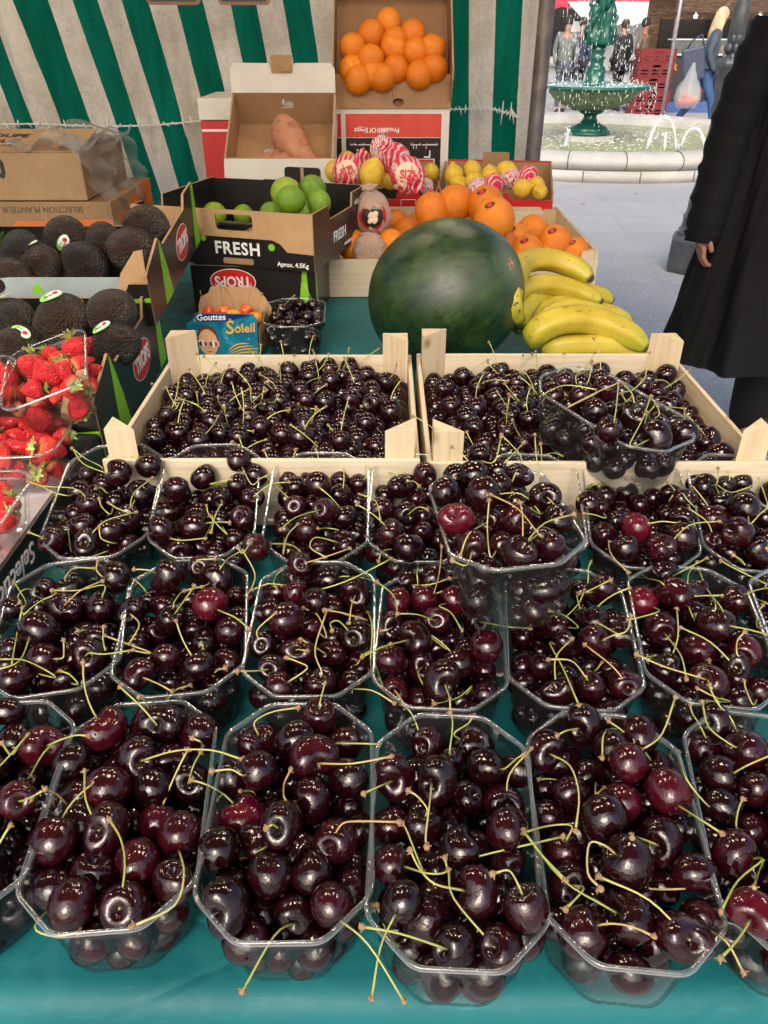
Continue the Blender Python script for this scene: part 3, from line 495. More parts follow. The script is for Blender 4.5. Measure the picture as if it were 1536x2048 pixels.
# ---- positions: start on the photo's rays, then push overlapping cherries apart inside their punnets
def halfw(z): return np.interp(z, [0, .07], [.0455, .0525]), np.interp(z, [0, .07], [.084, .0915]), np.interp(z, [0, .07], [.024, .0285])
def settle(pos, R, inv, M=None, lf=1.0, it=70, box=None, grav=0.0004, home=None, pull=0.03):
    pos = pos.copy(); n = len(pos)
    if M is not None:
        Mi = np.array(M.inverted()); Mf = np.array(M)
    iu, ju = np.triu_indices(n, 1)
    for step in range(it):
        d = pos[ju] - pos[iu]; L = np.sqrt((d * d).sum(1)) + 1e-9; ov = (R[iu] + R[ju]) * 0.97 - L; m = ov > 0
        if m.any():
            a, b = iu[m], ju[m]; nn = d[m] / L[m][:, None]; wsum = inv[a] + inv[b] + 1e-9; c = (ov[m] * 0.5 / wsum)[:, None] * nn
            np.add.at(pos, a, -c * inv[a][:, None]); np.add.at(pos, b, c * inv[b][:, None])
        if home is not None: pos += (home - pos) * pull
        if M is not None:
            q = pos @ Mi[:3, :3].T + Mi[:3, 3]; q[:, 1] /= lf
            q[:, 2] -= grav * inv
            hw, hl, ch = halfw(q[:, 2]); ins = q[:, 2] < RIMH + 0.004
            q[:, 2] = np.maximum(q[:, 2], R * 0.95 + 0.002)
            mg = R * np.interp(q[:, 2], [.025, .060], [1.0, .0]); x = np.clip(q[:, 0], -(hw - mg), hw - mg); y = np.clip(q[:, 1], -(hl - mg), hl - mg)
            e = np.abs(x) + np.abs(y) - (hw + hl - ch - mg * 1.41); k = (e > 0) & ins
            x = np.where(k, x - np.sign(x) * e / 2, x); y = np.where(k, y - np.sign(y) * e / 2, y)
            q[:, 0] = np.where(ins, x, np.clip(q[:, 0], -hw - .008, hw + .008)); q[:, 1] = np.where(ins, y, q[:, 1])
            q[:, 1] *= lf; pos = q @ Mf[:3, :3].T + Mf[:3, 3]
        if box is not None:
            lo, hi = box; pos[:, 2] -= grav * inv; pos = np.minimum(np.maximum(pos, lo + R[:, None]), hi - R[:, None])
    return pos
ALL = []     # dict(pos, R, axis, tone, stem(list of world pts) or None, px radius, pun, level, annotated)
def cam_axis(dx, dy):
    f = math.hypot(dx, dy); 
    if f > 0.97: dx, dy, f = dx * .97 / f, dy * .97 / f, .97
    return (CAM_R * dx + CAM_U * dy + CAM_B * math.sqrt(1 - f * f)).normalized()
def rand_axis(up=0.0):
    v = Vector((random.gauss(0, 1), random.gauss(0, 1) + 0.35, random.gauss(0, 1) + up)); return v.normalized()
for k, (M, lf) in PUN.items():
    L = [c for c in CH if c['p'] == k]; pts, rr = [], []
    for c in L:
        if k == 'E':
            z = T + .13
            for _ in range(4):
                p = P(c['x'], c['y'], z); q = M.inverted() @ p; z = (M @ Vector((q.x, q.y, RIMH + (c['L'] - 3.6) * .0125))).z
        elif k[0] == 'C':
            z = T + .07
            for _ in range(4):
                p = P(c['x'], c['y'], z); q = M.inverted() @ p; z = (M @ Vector((q.x, q.y, .0225 + .0138 * c['L']))).z
        else: z = T + BASE.get(k, 0) + .0215 + .0138 * c['L']
        p = P(c['x'], c['y'], z); r = min(.0158, max(.0118, c['r'] * depth(p) / FPX)); pts.append(p); rr.append(r)
    nf = {'C5': 40, 'D': 30, 'E': 28, 'B7': 34}.get(k, 38 if k[0] == 'C' else 38 if k[0] == 'B' else 35)
    for i in range(nf):
        pts.append(M @ Vector((random.uniform(-.044, .044), random.uniform(-.08, .08), random.uniform(.014, .062 if k[0] == 'C' else .056) if k != 'C5' else random.uniform(.014, .06)))); rr.append(random.uniform(.0122, .0142))
    pos = np.array([tuple(p) for p in pts]); R_ = np.array(rr); inv = np.array([0.10] * len(L) + [1.0] * nf)
    home = pos.copy(); home[len(L):] = pos[len(L):]
    home[len(L):, 2] -= .006; pos2 = settle(pos, R_, inv, M, lf, 70, home=home, pull=np.array([.10] * len(L) + [.0] * nf)[:, None])
    for i in range(len(pos)):
        c = L[i] if i < len(L) else None
        e = dict(pos=Vector(pos2[i]), R=rr[i], pun=k, ann=c, px=rr[i] * FPX / depth(pos2[i]))
        if c:
            e['tone'] = c['t'] if c['t'] is not None else random.choice((0.0, 0.0, 0.08, 0.12, 0.2, 0.28, 0.36)); e['L'] = c['L']
            if c['d']: e['axis'] = cam_axis((c['d'][0] - c['x']) / c['r'], -(c['d'][1] - c['y']) / c['r'])
            elif c['s']:
                dx, dy = (c['s'][0][0] - c['x']) / c['r'], -(c['s'][0][1] - c['y']) / c['r']; e['axis'] = cam_axis(dx, dy)
            else: e['axis'] = rand_axis(-0.3)
        else: e['tone'] = random.uniform(0, .2); e['L'] = 0; e['axis'] = rand_axis()
        ALL.append(e)
# ---- crates of loose cherries
CRATES = [dict(x0=-0.326, x1=0.042, y0=0.787, y1=1.130, lab='wooden fruit crate full of loose dark cherries, behind the rear punnets on the left'),
          dict(x0=0.050, x1=0.447, y0=0.780, y1=1.135, lab='wooden fruit crate of cherries with a clear punnet lying across it')]
def crate(c):
    x0, x1, y0, y1 = c['x0'], c['x1'], c['y0'], c['y1']; cx, cy = (x0 + x1) / 2, (y0 + y1) / 2; w, d = x1 - x0, y1 - y0; z0 = T + .001
    o = empty('wooden_crate', (cx, cy, z0)); tag(o, c['lab'], 'crate', 'wooden crates of cherries')
    H, PH, t = .098, .136, .006
    for sy in (-1, 1):
        b = MB(); b.box((-w / 2, -t / 2, .008), (w / 2, t / 2, H), bev=.0012); b.build('board', MAT['wood'], o, loc=(0, sy * (d / 2 - t / 2), 0))
    for sx in (-1, 1):
        b = MB(); b.box((-t / 2, -d / 2 + t + .0005, .008), (t / 2, d / 2 - t - .0005, H - .004), bev=.0012); b.build('board', MAT['wood_y'], o, loc=(sx * (w / 2 - t / 2), 0, 0))
    b = MB(); b.box((-w / 2 + t + .001, -d / 2 + t + .001, .024), (w / 2 - t - .001, d / 2 - t - .001, .030)); b.build('floor_board', MAT['wood'], o)
    for sx in (-1, 1):
        for sy in (-1, 1):
            s = .034 if sy < 0 else .037
            tri = [(0, 0), (-sx * s, 0), (0, -sy * s)]
            b = MB(); b.prism(tri, PH + random.uniform(-.004, .004), 0); b.build('corner_post', MAT['wood_z'], o, loc=(sx * (w / 2 - t - .0008), sy * (d / 2 - t - .0008), 0))
for c in CRATES: crate(c)
for ci, c in enumerate(CRATES):
    n = 225 if ci == 0 else 245
    lo = np.array([c['x0'] + .008, c['y0'] + .008, T + .046]); hi = np.array([c['x1'] - .008, c['y1'] - .008, T + .5])
    pos = lo + .014 + RNG.random((n, 3)) * (np.array([hi[0] - lo[0], hi[1] - lo[1], .10]) - .028)
    R_ = RNG.uniform(.0136, .0162, n); pos = settle(pos, R_, np.ones(n), box=(lo, hi), it=110, grav=.0012)
    pos[:, 2] += .010 * np.sin((pos[:, 0] - lo[0]) * 9) * 0.4
    top = pos[:, 2] > np.quantile(pos[:, 2], 0.35)
    for i in range(n):
        st = (pos[i][2] > np.quantile(pos[:, 2], .5)) and random.random() < .62
        ALL.append(dict(pos=Vector(pos[i]), R=R_[i], pun='crate%d' % ci, ann=None, px=R_[i] * FPX / depth(pos[i]), tone=random.choice((0, .05, .1, .2)), L=2 if st else 0, axis=(Vector((random.gauss(0, .7), random.gauss(0, .6), random.uniform(.35, 1.0))).normalized() if st else rand_axis()), rs=st))

# the dark punnet at the back (the punnet itself is built further down)
DKM = TR(-.168, 1.432, T + .0018) @ RZ(3)
pos = np.array([tuple(DKM @ Vector((random.uniform(-.038, .038), random.uniform(-.07, .07), random.uniform(.015, .085)))) for _ in range(48)]); R_ = RNG.uniform(.0125, .0142, 48); pos = settle(pos, R_, np.ones(48), DKM, .92, 80)
for i in range(48): st = pos[i][2] > T + .058 and random.random() < .6; ALL.append(dict(pos=Vector(pos[i]), R=R_[i], pun='dark', ann=None, px=1, tone=0.0, L=0, axis=(Vector((random.gauss(0, .5), random.gauss(0, .5), 1)).normalized() if st else rand_axis()), rs=st))
def inside(p, k):
    q = PUN[k][0].inverted() @ p; return abs(q.x) < .054 and abs(q.y) < .095 and -.010 < q.z < .085
ALL = [e for e in ALL if not ((e['pun'] != 'E' and inside(e['pos'], 'E')) or (e['pun'] != 'D' and inside(e['pos'], 'D')))]
# ---- meshes
def cherry_fn(kind):
    hx, heart = ((1.06, .09), (1.0, .03), (1.09, .13), (.97, .05))[kind]
    def fn(d):
        th = math.acos(max(-1, min(1, d.z))); az = math.atan2(d.y, d.x)
        r = 1 - .42 * math.exp(-(th / .30) ** 2) + heart * cos(2 * az) * math.exp(-((th - .8) / .5) ** 2) + .05 * math.exp(-((th - .7) / .4) ** 2)
        r -= .030 * math.exp(-(az / .26) ** 2) * sin(th); r += (.04 if kind in (0, 2) else .0) * math.exp(-((pi - th) / .35) ** 2)
        r += .012 * sin(3 * az + kind) * sin(th) ** 2
        return r * (1 + (hx - 1) * abs(d.x))
    return fn
CME = []
for k in range(4):
    b = MB(); b.ball((0, 0, 0), (1.03, .97, (.93, .98, .9, 1.03)[k]), 28, 20, 0, fn=cherry_fn(k)); CME.append(b.mesh('cherry', MAT['cherry']))
LOWC = []
for k in range(4):
    b = MB(); b.ball((0, 0, 0), (1.03, .97, (.93, .98, .9, 1.03)[k]), 18, 13, 0, fn=cherry_fn(k)); LOWC.append((np.array(b.v), b.f))
APOS = np.array([tuple(e['pos']) for e in ALL]); AR = np.array([e['R'] for e in ALL])
CAMP = np.array([0, 0, CAMZ])
def ray_pt(px, py, z, clear=.0025):
    d = np.array(ray(px, py)); t = (z - CAMZ) / d[2]
    dn = d / np.linalg.norm(d); oc = APOS - CAMP; tb = oc @ dn; h2 = AR ** 2 - ((oc ** 2).sum(1) - tb ** 2)
    ok = h2 > 0
    if ok.any():
        th = (tb[ok] - np.sqrt(h2[ok])).min() / np.linalg.norm(d) - clear
        t = min(t, th)
    return Vector(CAMP + d * t)
def catmull(p, n=4):
    p = [2 * p[0] - p[1]] + p + [2 * p[-1] - p[-2]]; out = []
    for i in range(1, len(p) - 2):
        for k in range(n):
            t = k / n; a, b, c, d = p[i - 1], p[i], p[i + 1], p[i + 2]
            out.append(.5 * (2 * b + (c - a) * t + (2 * a - 5 * b + 4 * c - d) * t * t + (-a + 3 * b - 3 * c + d) * t ** 3))
    out.append(p[-2]); return out
def stem_points(e):
    st = e['pos'] + e['axis'] * e['R'] * .60; a = e['ann']
    if a and a['s']:
        pts = [st]; s = a['s']; L = len(s)
        for k, (x, y) in enumerate(s):
            if k == 0 and L > 2 and a['d']: continue
            z = e['pos'].z + e['R'] * 1.05 + .004
            if y > 1885: z = T + .066 - min(.03, (y - 1885) * .0004)
            pts.append(ray_pt(x, y, z))
        return catmull(pts, 4)
    return None
def random_stem(e):
    st = e['pos'] + e['axis'] * e['R'] * .60; d = e['axis'].copy(); Ln = random.uniform(.032, .046); pts = [st]; side = Vector((random.gauss(0, 1), random.gauss(0, 1), random.gauss(-.2, .5))); side = (side - d * side.dot(d)).normalized()
    cv = random.uniform(.1, .55); p = st
    for k in range(6):
        d = (d + side * cv * .3).normalized(); p = p + d * Ln / 6; pts.append(p.copy())
    return pts
def stem_build(mb, pts, M=None, thick=1.0, seg=6, kn=True):
    n = len(pts); r = [(.00062 + .00025 * abs(2 * i / (n - 1) - 1) ** 3) * thick for i in range(n)]
    mb.tube(pts, r, seg, 0, True, M)
    if kn:
        d = (pts[-1] - pts[-2]).normalized(); e = pts[-1]; q = random.uniform(.8, 1.2) * thick
        mb.tube([e - d * .0012, e - d * .0002, e + d * .0012, e + d * .0026, e + d * .0032], [.0008 * q, .0014 * q, .0019 * q, .0016 * q, .0009 * q], 6, 1, True, M)
        o = d.orthogonal().normalized(); c = d.cross(o)
        for _ in range(3):
            a = random.uniform(0, 2 * pi); v = (o * cos(a) + c * sin(a)); p = e + d * random.uniform(.0002, .0022)
            mb.tube([p, p + v * .0021 * q, p + v * .0030 * q + d * .0006], [.0007, .0006, .0003], 4, 1, True, M)
# choose the ~300 that show largest
def to_px(p):
    d = depth(p); return PCX + FPX * p[0] / d, PCY - FPX * (p[1] * _s + (p[2] - CAMZ) * _c) / d
def visible(i):
    e = ALL[i]; n_in = n_vis = 0
    for k in range(19):
        a = k * 2.4; q = e['R'] * .92 * math.sqrt(k / 18); w = e['pos'] + CAM_R * (q * cos(a)) + CAM_U * (q * sin(a)); x, y = to_px(w)
        if not (0 <= x < 1536 and 0 <= y < 2048): continue
        n_in += 1; dn = np.array(w) - CAMP; dist = np.linalg.norm(dn); dn /= dist; oc = APOS - CAMP; tb = oc @ dn; hit = (AR ** 2 - ((oc ** 2).sum(1) - tb ** 2) > 0) & (tb < dist - .004); hit[i] = False
        n_vis += not hit.any()
    return n_vis / 19.0
cand = [i for i, e in enumerate(ALL) if e['pun'] in PUN and (e['px'] > 22)]
score = {i: visible(i) * ALL[i]['px'] ** 2 for i in cand}
cand = sorted([i for i in cand if score[i] > 120], key=lambda i: -score[i])
ONE = set(cand[:304])
PNAME = dict(A0='front punnet cut at left', A1='first whole front punnet', A2='second whole front punnet', A3='third whole front punnet', A4='fourth whole front punnet', A5='front punnet cut at right',
    B1='first middle row punnet', B2='second middle row punnet', B3='third middle row punnet', B4='fourth middle row punnet', B5='fifth middle row punnet', B6='sixth middle row punnet', B7='last middle row punnet',
    C1='first rear row punnet', C2='second rear row punnet', C3='third rear row punnet', C4='fourth rear row punnet', C5='covered rear punnet', C6='rear punnet below the tilted one', C7='last rear row punnet', D='raised punnet', E='tilted punnet')
def cell(e):
    M, lf = PUN[e['pun']]; q = M.inverted() @ e['pos']
    r = ('front end', 'front part', 'middle', 'back part', 'back end')[min(4, max(0, int((q.y / (.095 * lf) + 1) * 2.5)))]
    return r, ('left', 'centre', 'right')[min(2, max(0, int((q.x / .056 + 1) * 1.5)))]
labs = {}
for i in ONE:
    e = ALL[i]; r, c = cell(e); t = e['tone']
    colr = 'bright red' if t >= .6 else 'dark red' if t >= .3 else 'near-black'
    labs.setdefault((e['pun'], r, c), []).append((i, colr))
LAB = {}
for (pn, r, c), L in labs.items():
    where = f"at {r} {c} of the {PNAME[pn]}"
    L = sorted(L, key=lambda q: -ALL[q[0]]['pos'].z)
    for k, (i, colr) in enumerate(L):
        same = [q for q in L if q[1] == colr]
        if len(same) == 1: LAB[i] = f"{colr} cherry {where}"
        else:
            j = [q[0] for q in same].index(i); nm = ('uppermost', 'lowest') if len(same) == 2 else ('uppermost', 'middle', 'lowest') if len(same) == 3 else ('uppermost', 'second', 'third', 'lowest', 'fifth')
            LAB[i] = f"{nm[min(j, 4)]} {colr} cherry {where}"
mass = MB(); mass.tone = []; stems_mass = MB()
mv, mf, mt, off = [], [], [], 0
for i, e in enumerate(ALL):
    q = e['axis'].to_track_quat('Z', 'Y').to_matrix() @ Matrix.Rotation(random.uniform(0, 6.28), 3, 'Z')
    sp = stem_points(e)
    if sp is None:
        want = e.get('rs') or (e['ann'] and e['L'] >= 2 and not e['ann']['d'] and random.random() < .30)
        if want:
            if e['ann']:
                ax = Vector((random.gauss(0, .8), random.gauss(.4, .8), random.uniform(.2, 1))).normalized(); e['axis'] = ax; q = ax.to_track_quat('Z', 'Y').to_matrix()
            sp = random_stem(e)
    if i in ONE:
        me = random.choice(CME); W = Matrix.Translation(e['pos']) @ (q @ Matrix.Diagonal((e['R'] * random.uniform(.94, 1.07), e['R'] * random.uniform(.93, 1.03), e['R'] * random.uniform(.93, 1.08)))).to_4x4()
        o = place('cherry', me, M=W); o.color = (e['tone'], e['tone'], e['tone'], 1)
        tag(o, LAB[i], 'cherry', 'cherries in the ' + PNAME[e['pun']])
        if sp:
            sb = MB(); stem_build(sb, sp, W.inverted()); sb.build('stem', [MAT['stem'], MAT['knob']], o)
    else:
        v, f = LOWC[i % 4]; Wm = np.array(q) * e['R']; vv = v @ Wm.T + np.array(e['pos'])
        mv.append(vv); mf.extend([tuple(a + off for a in ff) for ff in f]); off += len(vv); mt.append(np.full(len(vv), e['tone']))
        if sp: stem_build(stems_mass, sp, None, 1.0, 5)
mass.v = np.concatenate(mv).tolist(); nc = len(mass.v); mass.f = mf; mass.m = [0] * len(mf); mass.sm = [True] * len(mf)
NF = len(mf); mass.add(stems_mass.v, stems_mass.f); mass.m[NF:] = [m + 1 for m in stems_mass.m]; mass.sm = [True] * len(mass.f)
mass.tone = np.concatenate(mt).tolist() + [0.0] * len(stems_mass.v)
o = mass.build('cherries', [MAT['cherry_mass'], MAT['stem_mass'], MAT['knob']]); tag(o, 'many small dark cherries with stems filling the crates and rear punnets', 'cherries', kind='stuff')
# ================================================================== cartons
PANEL = {'front': lambda w, d, t: TR(0, t, 0) @ FRONT,
         'right': lambda w, d, t: Matrix(((0, 0, 1, w - t), (1, 0, 0, 0), (0, 1, 0, 0), (0, 0, 0, 1))),
         'left': lambda w, d, t: Matrix(((0, 0, -1, t), (-1, 0, 0, d), (0, 1, 0, 0), (0, 0, 0, 1))),
         'back': lambda w, d, t: Matrix(((-1, 0, 0, w), (0, 0, 1, d - t), (0, 1, 0, 0), (0, 0, 0, 1)))}
def carton(name, M, w, d, h, lab, cat='carton', group=None, out='card', inn='card_in', walls=None, th=.005, floor=True, holes=None, core='card', over=None):
    """open carton, origin at the front left bottom corner; returns root, panels, frame of each outer face"""
    o = empty(name, M=M); tag(o, lab, cat, group); pan, fr = {}, {}
    walls = walls or {}; holes = holes or {}; over = over or {}
    for k in ('front', 'right', 'left', 'back'):
        L = w if k in ('front', 'back') else d - 2 * th - .0008; poly = walls.get(k, [(0, 0), (L, 0), (L, h), (0, h)])
        if poly is None: continue
        Mp = PANEL[k](w, d, th)
        if k == 'right': Mp = Mp @ TR(th + .0004, 0, 0)
        if k == 'left': Mp = Mp @ TR(th + .0004, 0, 0)
        b = MB(); hs = holes.get(k, ())
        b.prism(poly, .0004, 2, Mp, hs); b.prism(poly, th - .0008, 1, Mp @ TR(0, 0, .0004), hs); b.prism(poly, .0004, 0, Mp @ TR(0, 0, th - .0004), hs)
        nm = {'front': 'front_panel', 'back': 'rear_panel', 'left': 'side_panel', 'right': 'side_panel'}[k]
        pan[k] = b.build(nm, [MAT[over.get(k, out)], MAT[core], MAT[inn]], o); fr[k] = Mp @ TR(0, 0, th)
    if floor:
        b = MB(); b.box((th + .0004, th + .0004, .0005), (w - th - .0004, d - th - .0004, .004)); b.build('base', MAT[inn], o)
    return o, pan, fr
def patch(name, poly, mat, parent, F, lift=.0002, th=.0003, holes=()):
    b = MB(); b.prism(poly, th, 0, F @ TR(0, 0, lift), holes); return b.build(name, MAT[mat] if isinstance(mat, str) else mat, parent)
def letters(s, size, mat, parent, F, x, y, rot=0, lift=.0006, **kw):
    return text(s, size, MAT[mat], parent, F @ TR(x, y, lift) @ RZ(rot), **kw)
def oval_logo(parent, F, x, y, rx, ry, rot=0, word='TROPS'):
    G = F @ TR(x, y, 0) @ RZ(rot)
    patch('logo_oval', ellipse(0, 0, rx, ry), 'white_ink', parent, G, .0001, .0003); patch('logo_oval', ellipse(0, 0, rx * .965, ry * .95), 'red_print', parent, G, .0005, .0003)
    text(word, ry * 1.15, MAT['white_ink'], parent, G @ TR(0, -ry * .02, .0010), bold=ry * .03, sx=rx / ry * .46)
def quad_frame(FL, FR, RR, RL, z, zr=None, bottom=0.0):
    a, b = P(*FL, z), P(*FR, z); c, d = P(*RR, zr or z), P(*RL, zr or z)
    x = ((b - a).normalized() + (c - d).normalized()); ctr = (a + b + c + d) / 4; y = ((d - a) + (c - b)) / 2
    w_ = ((b - a).length + (c - d).length) / 2; dp = y.length; M = frame(ctr, x, y)
    return M @ TR(-w_ / 2, -dp / 2, -bottom), w_, dp
def notched(L, h, a, b, dpt, r=.006): return [(0, 0), (L, 0), (L, h), (b, h), (b - r, h - dpt), (a + r, h - dpt), (a, h), (0, h)]
# ---- black carton stood upside down under the lime carton
Mt = TR(-.402, 1.625, T + .0018) @ RZ(-6)
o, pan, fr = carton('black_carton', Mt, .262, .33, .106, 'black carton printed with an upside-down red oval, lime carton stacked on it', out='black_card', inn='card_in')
oval_logo(pan['front'], fr['front'], .088, .075, .049, .026, 180); patch('green_edge', [(.222, 0), (.25, 0), (.244, .104), (.236, .104)], 'green_card', pan['front'], fr['front'])
patch('green_edge', [(0, 0), (.03, 0), (.006, .1), (0, .1)], 'green_card', pan['right'], fr['right'])
b = MB(); b.box((.0055, .0055, .1), (.2565, .3245, .1045)); b.build('top_panel', MAT['black_card'], o)
# ---- lime carton
Mf, wf, df = quad_frame((308, 409), (663, 432), (703, 366), (384, 352), 1.117, bottom=.109)
hF = .109
fw = [(0, 0), (wf, 0), (wf, hF), (.0, hF)]
o, pan, fr = carton('lime_carton', Mf, wf, df, hF, 'black and brown open carton of limes lettered FRESH, on the black carton', out='card_light', inn='black_card',
    walls={'front': fw, 'left': notched(df - .0108, hF, df - .13, df - .05, .03), 'right': notched(df - .0108, hF, .09, .25, .028), 'back': [(0, 0), (wf, 0), (wf, hF * .98), (wf * .66, hF * .98), (wf * .65, hF * 1.0), (0, hF * .97)]},
    holes={'front': [rrect(wf * .475, hF * .64, wf * .68, hF * .93, .008)]}, over={'right': 'black_card', 'left': 'black_card', 'back': 'black_card'})
F = fr['front']; fp = pan['front']
patch('black_band', [(.0, .0), (wf, 0), (wf, .032), (wf * .86, .034), (wf * .82, .050), (wf * .78, .056), (.0, .058)], 'black_card', fp, F)
letters('FRESH', .034, 'white_ink', fp, F, wf * .585, .034, bold=.0009, space=1.12)
letters('Aprox. 4.5Kg', .0125, 'white_ink', fp, F, wf * .885, .010, bold=.0003)
patch('green_dot', ellipse(wf * .40, .052, .006, .006, 16), 'green_card', fp, F, .0006); patch('green_dot', ellipse(wf * .775, .042, .007, .007, 16), 'green_card', fp, F, .0006)
patch('lower_slot', rrect(wf * .50, .004, wf * .67, .016, .004), 'card', fp, F, .0006)
b = MB(); b.box((wf * .49, -.004, hF * .76), (wf * .67, .018, hF * .80), M=TR(0, .006, -.004)); b.build('handle_flap', MAT['black_card'], o)
R_ = fr['right']; letters('FRESH', .03, 'white_ink', pan['right'], R_, df * .42, .040, bold=.0006); letters('4.5Kg', .014, 'white_ink', pan['right'], R_, df * .75, .085); patch('green_edge', [(df * .5, .01), (df * .9, .01), (df * .9, .016), (df * .5, .016)], 'white_card', pan['right'], R_)
b = MB(); b.prism(rrect(-.045, 0, .045, .05, .008), .004, 0, TR(wf * .60, df - .004, hF - .02) @ FRONT); b.prism(rrect(-.004, 0, .004, .05, .002), .001, 1, TR(wf * .60, df - .0082, hF - .02) @ FRONT); b.build('handle_tab', [MAT['black_card'], MAT['card']], o)
# limes
m = NT('lime_peel'); oi = m.n('ObjectInfo'); v = m.co(); n = m.noise(v, 2.2, 4); c = m.ramp(m.math('ADD', m.math('MULTIPLY', oi.outputs['Random'], .45), m.math('MULTIPLY', n, .5)), [(.2, (.09, .20, .006)), (.5, (.17, .31, .012)), (.85, (.33, .42, .03))])
m.p(Base_Color=c, Roughness=.33); m.bump(m.noise(v, 26, 2), .28, .05); MAT['lime'] = m.mat
m = NT('orange_peel'); oi = m.n('ObjectInfo'); v = m.co(); n = m.noise(v, 1.5, 3); c = m.ramp(m.math('ADD', m.math('MULTIPLY', oi.outputs['Random'], .5), m.math('MULTIPLY', n, .4)), [(.2, (.62, .155, .002)), (.8, (.80, .25, .006))])
m.p(Base_Color=c, Roughness=.36); m.bump(m.noise(v, 30, 2), .30, .05); MAT['orange'] = m.mat
m = NT('lemon_peel'); v = m.co(); n = m.noise(v, 2, 3); c = m.ramp(n, [(.3, (.64, .40, .02)), (.75, (.78, .58, .06))]); m.p(Base_Color=c, Roughness=.36); m.bump(m.noise(v, 24, 2), .3, .05); MAT['lemon'] = m.mat
MAT['dot'] = paint('orange_navel', (.28, .20, .04), .7, .3, 200)
def fruit_mesh(name, mat, kind):
    b = MB()
    if kind == 'round':
        f = lambda d: 1 - .05 * math.exp(-(math.acos(max(-1, min(1, d.z))) / .16) ** 2) + .012 * sin(3 * math.atan2(d.y, d.x)) * (1 - d.z * d.z)
        b.ball((0, 0, 0), (1, 1, .95), 28, 20, 0, fn=f); b.lathe([(.0, .925), (.05, .93), (.055, .905)], 8, 1, cap=False)
    elif kind == 'lime':
        f = lambda d: 1 + .09 * math.exp(-(math.acos(max(-1, min(1, d.z))) / .22) ** 2) + .05 * math.exp(-((pi - math.acos(max(-1, min(1, d.z)))) / .2) ** 2)
        b.ball((0, 0, 0), (.95, .95, 1.02), 28, 20, 0, fn=f); b.lathe([(.0, 1.10), (.05, 1.105), (.06, 1.08)], 8, 1, cap=False)
    else:
        f = lambda d: 1 + .30 * math.exp(-(math.acos(max(-1, min(1, d.z))) / .24) ** 2) + .14 * math.exp(-((pi - math.acos(max(-1, min(1, d.z)))) / .22) ** 2)
        b.ball((0, 0, 0), (.92, .92, 1.05), 28, 22, 0, fn=f)
    return b.mesh(name, [mat, MAT['dot']])
FM = {'lime': fruit_mesh('lime', MAT['lime'], 'lime'), 'orange': fruit_mesh('orange', MAT['orange'], 'round'), 'lemon': fruit_mesh('lemon', MAT['lemon'], 'lemon')}
def fruit(kind, p, r, lab, group, ax=None):
    ax = ax or rand_axis(.2); q = ax.to_track_quat('Z', 'Y').to_matrix().to_4x4() @ RZ(random.uniform(0, 360))
    o = place(kind, FM[kind], M=Matrix.Translation(p) @ q @ Matrix.Diagonal((r, r, r, 1))); tag(o, lab, kind, group); return o
def px_fruit(kind, px, py, rpx, z, lab, group, ax=None, rmin=.02):
    p = P(px, py, z); r = max(rmin, rpx * depth(p) / FPX); return fruit(kind, p, r, lab, group, ax), p, r
for px, py, rp, z, lab in ((570, 384, 29, 1.125, 'yellow-green lime at the back left of the lime heap'), (625, 378, 28, 1.125, 'darker green lime at the back right of the lime heap'), (582, 400, 29, 1.135, 'green lime with its end showing, front left of the heap'), (638, 406, 25, 1.12, 'bright green lime at the right front of the carton'),
        (430, 428, 24, 1.045, 'lone lime low at the left of the black carton'), (542, 428, 24, 1.07, 'lime half hidden behind the front panel beside the heap'), (487, 430, 21, 1.05, 'lime peeking behind the handle flap'), (610, 425, 24, 1.08, 'lime hidden under the heap front'), (388, 410, 24, 1.05, 'shaded lime in the far left corner of the black carton')):
    px_fruit('lime', px, py, rp, z, lab, 'limes in the black carton')
b = MB(); b.box((wf * .5, .03, .015), (wf * .93, df * .65, .045)); b.build('filler_sheet', MAT['card_in'], o)
# ---- sweet potato carton: tipped towards the viewer
Ms = frame(PY(448, 318, 2.30), (1, 0, 0), (0, cos(rad(33)), sin(rad(33))))
ws, ds, hs = .298, .27, .105; Ms = Ms @ TR(0, 0, -hs)
o, pan, fr = carton('sweet_potato_carton', Ms, ws, ds, hs, 'white and brown carton with a pair of sweet potatoes, tipped towards the front', out='white_card', inn='card',
    holes={'back': [rrect(ws * .42, hs * .55, ws * .56, hs * .75, .006)]})
Mfl = Ms.inverted()
b = MB(); b.prism([(0, 0), (ws, 0), (ws + .004, .072), (-.006, .072)], .004, 0, TR(0, -.001, hs) @ Matrix.Rotation(rad(-118), 4, 'X')); b.build('front_flap', MAT['white_card'], o)
b = MB(); b.prism([(0, 0), (ws, 0), (ws, .06), (ws - .012, .075), (ws * .62, .074), (ws * .60, .056), (ws * .40, .056), (ws * .38, .074), (.012, .075), (0, .06)], .004, 0, TR(0, ds - .002, hs + .0005) @ RX(62)); b.build('rear_flap', MAT['white_card'], o)
b = MB(); b.prism(rrect(-.030, 0, .030, .045, .005), .004, 0, TR(ws * .5, ds + .018, hs + .048) @ RX(70)); b.box((-.012, .0, 0), (.012, .02, .003), M=TR(ws * .5 + .012, ds + .014, hs + .055) @ RX(70)); b.build('handle_tab', MAT['card_light'], o)
for k in (.34, .70):
    patch('vent_hole', ellipse(ws * k, ds * .55, .016, .012, 20), paint('pale_light', (.42, .46, .45), .6), o, TR(0, 0, .0045), .0005)
b = MB(); b.tube([(ws * .47, ds - .008, .075), (ws * .49, ds - .010, .075), (ws * .49, ds - .012, .09)], .0025, 6); b.build('tape_scrap', MAT['white_card'], o)
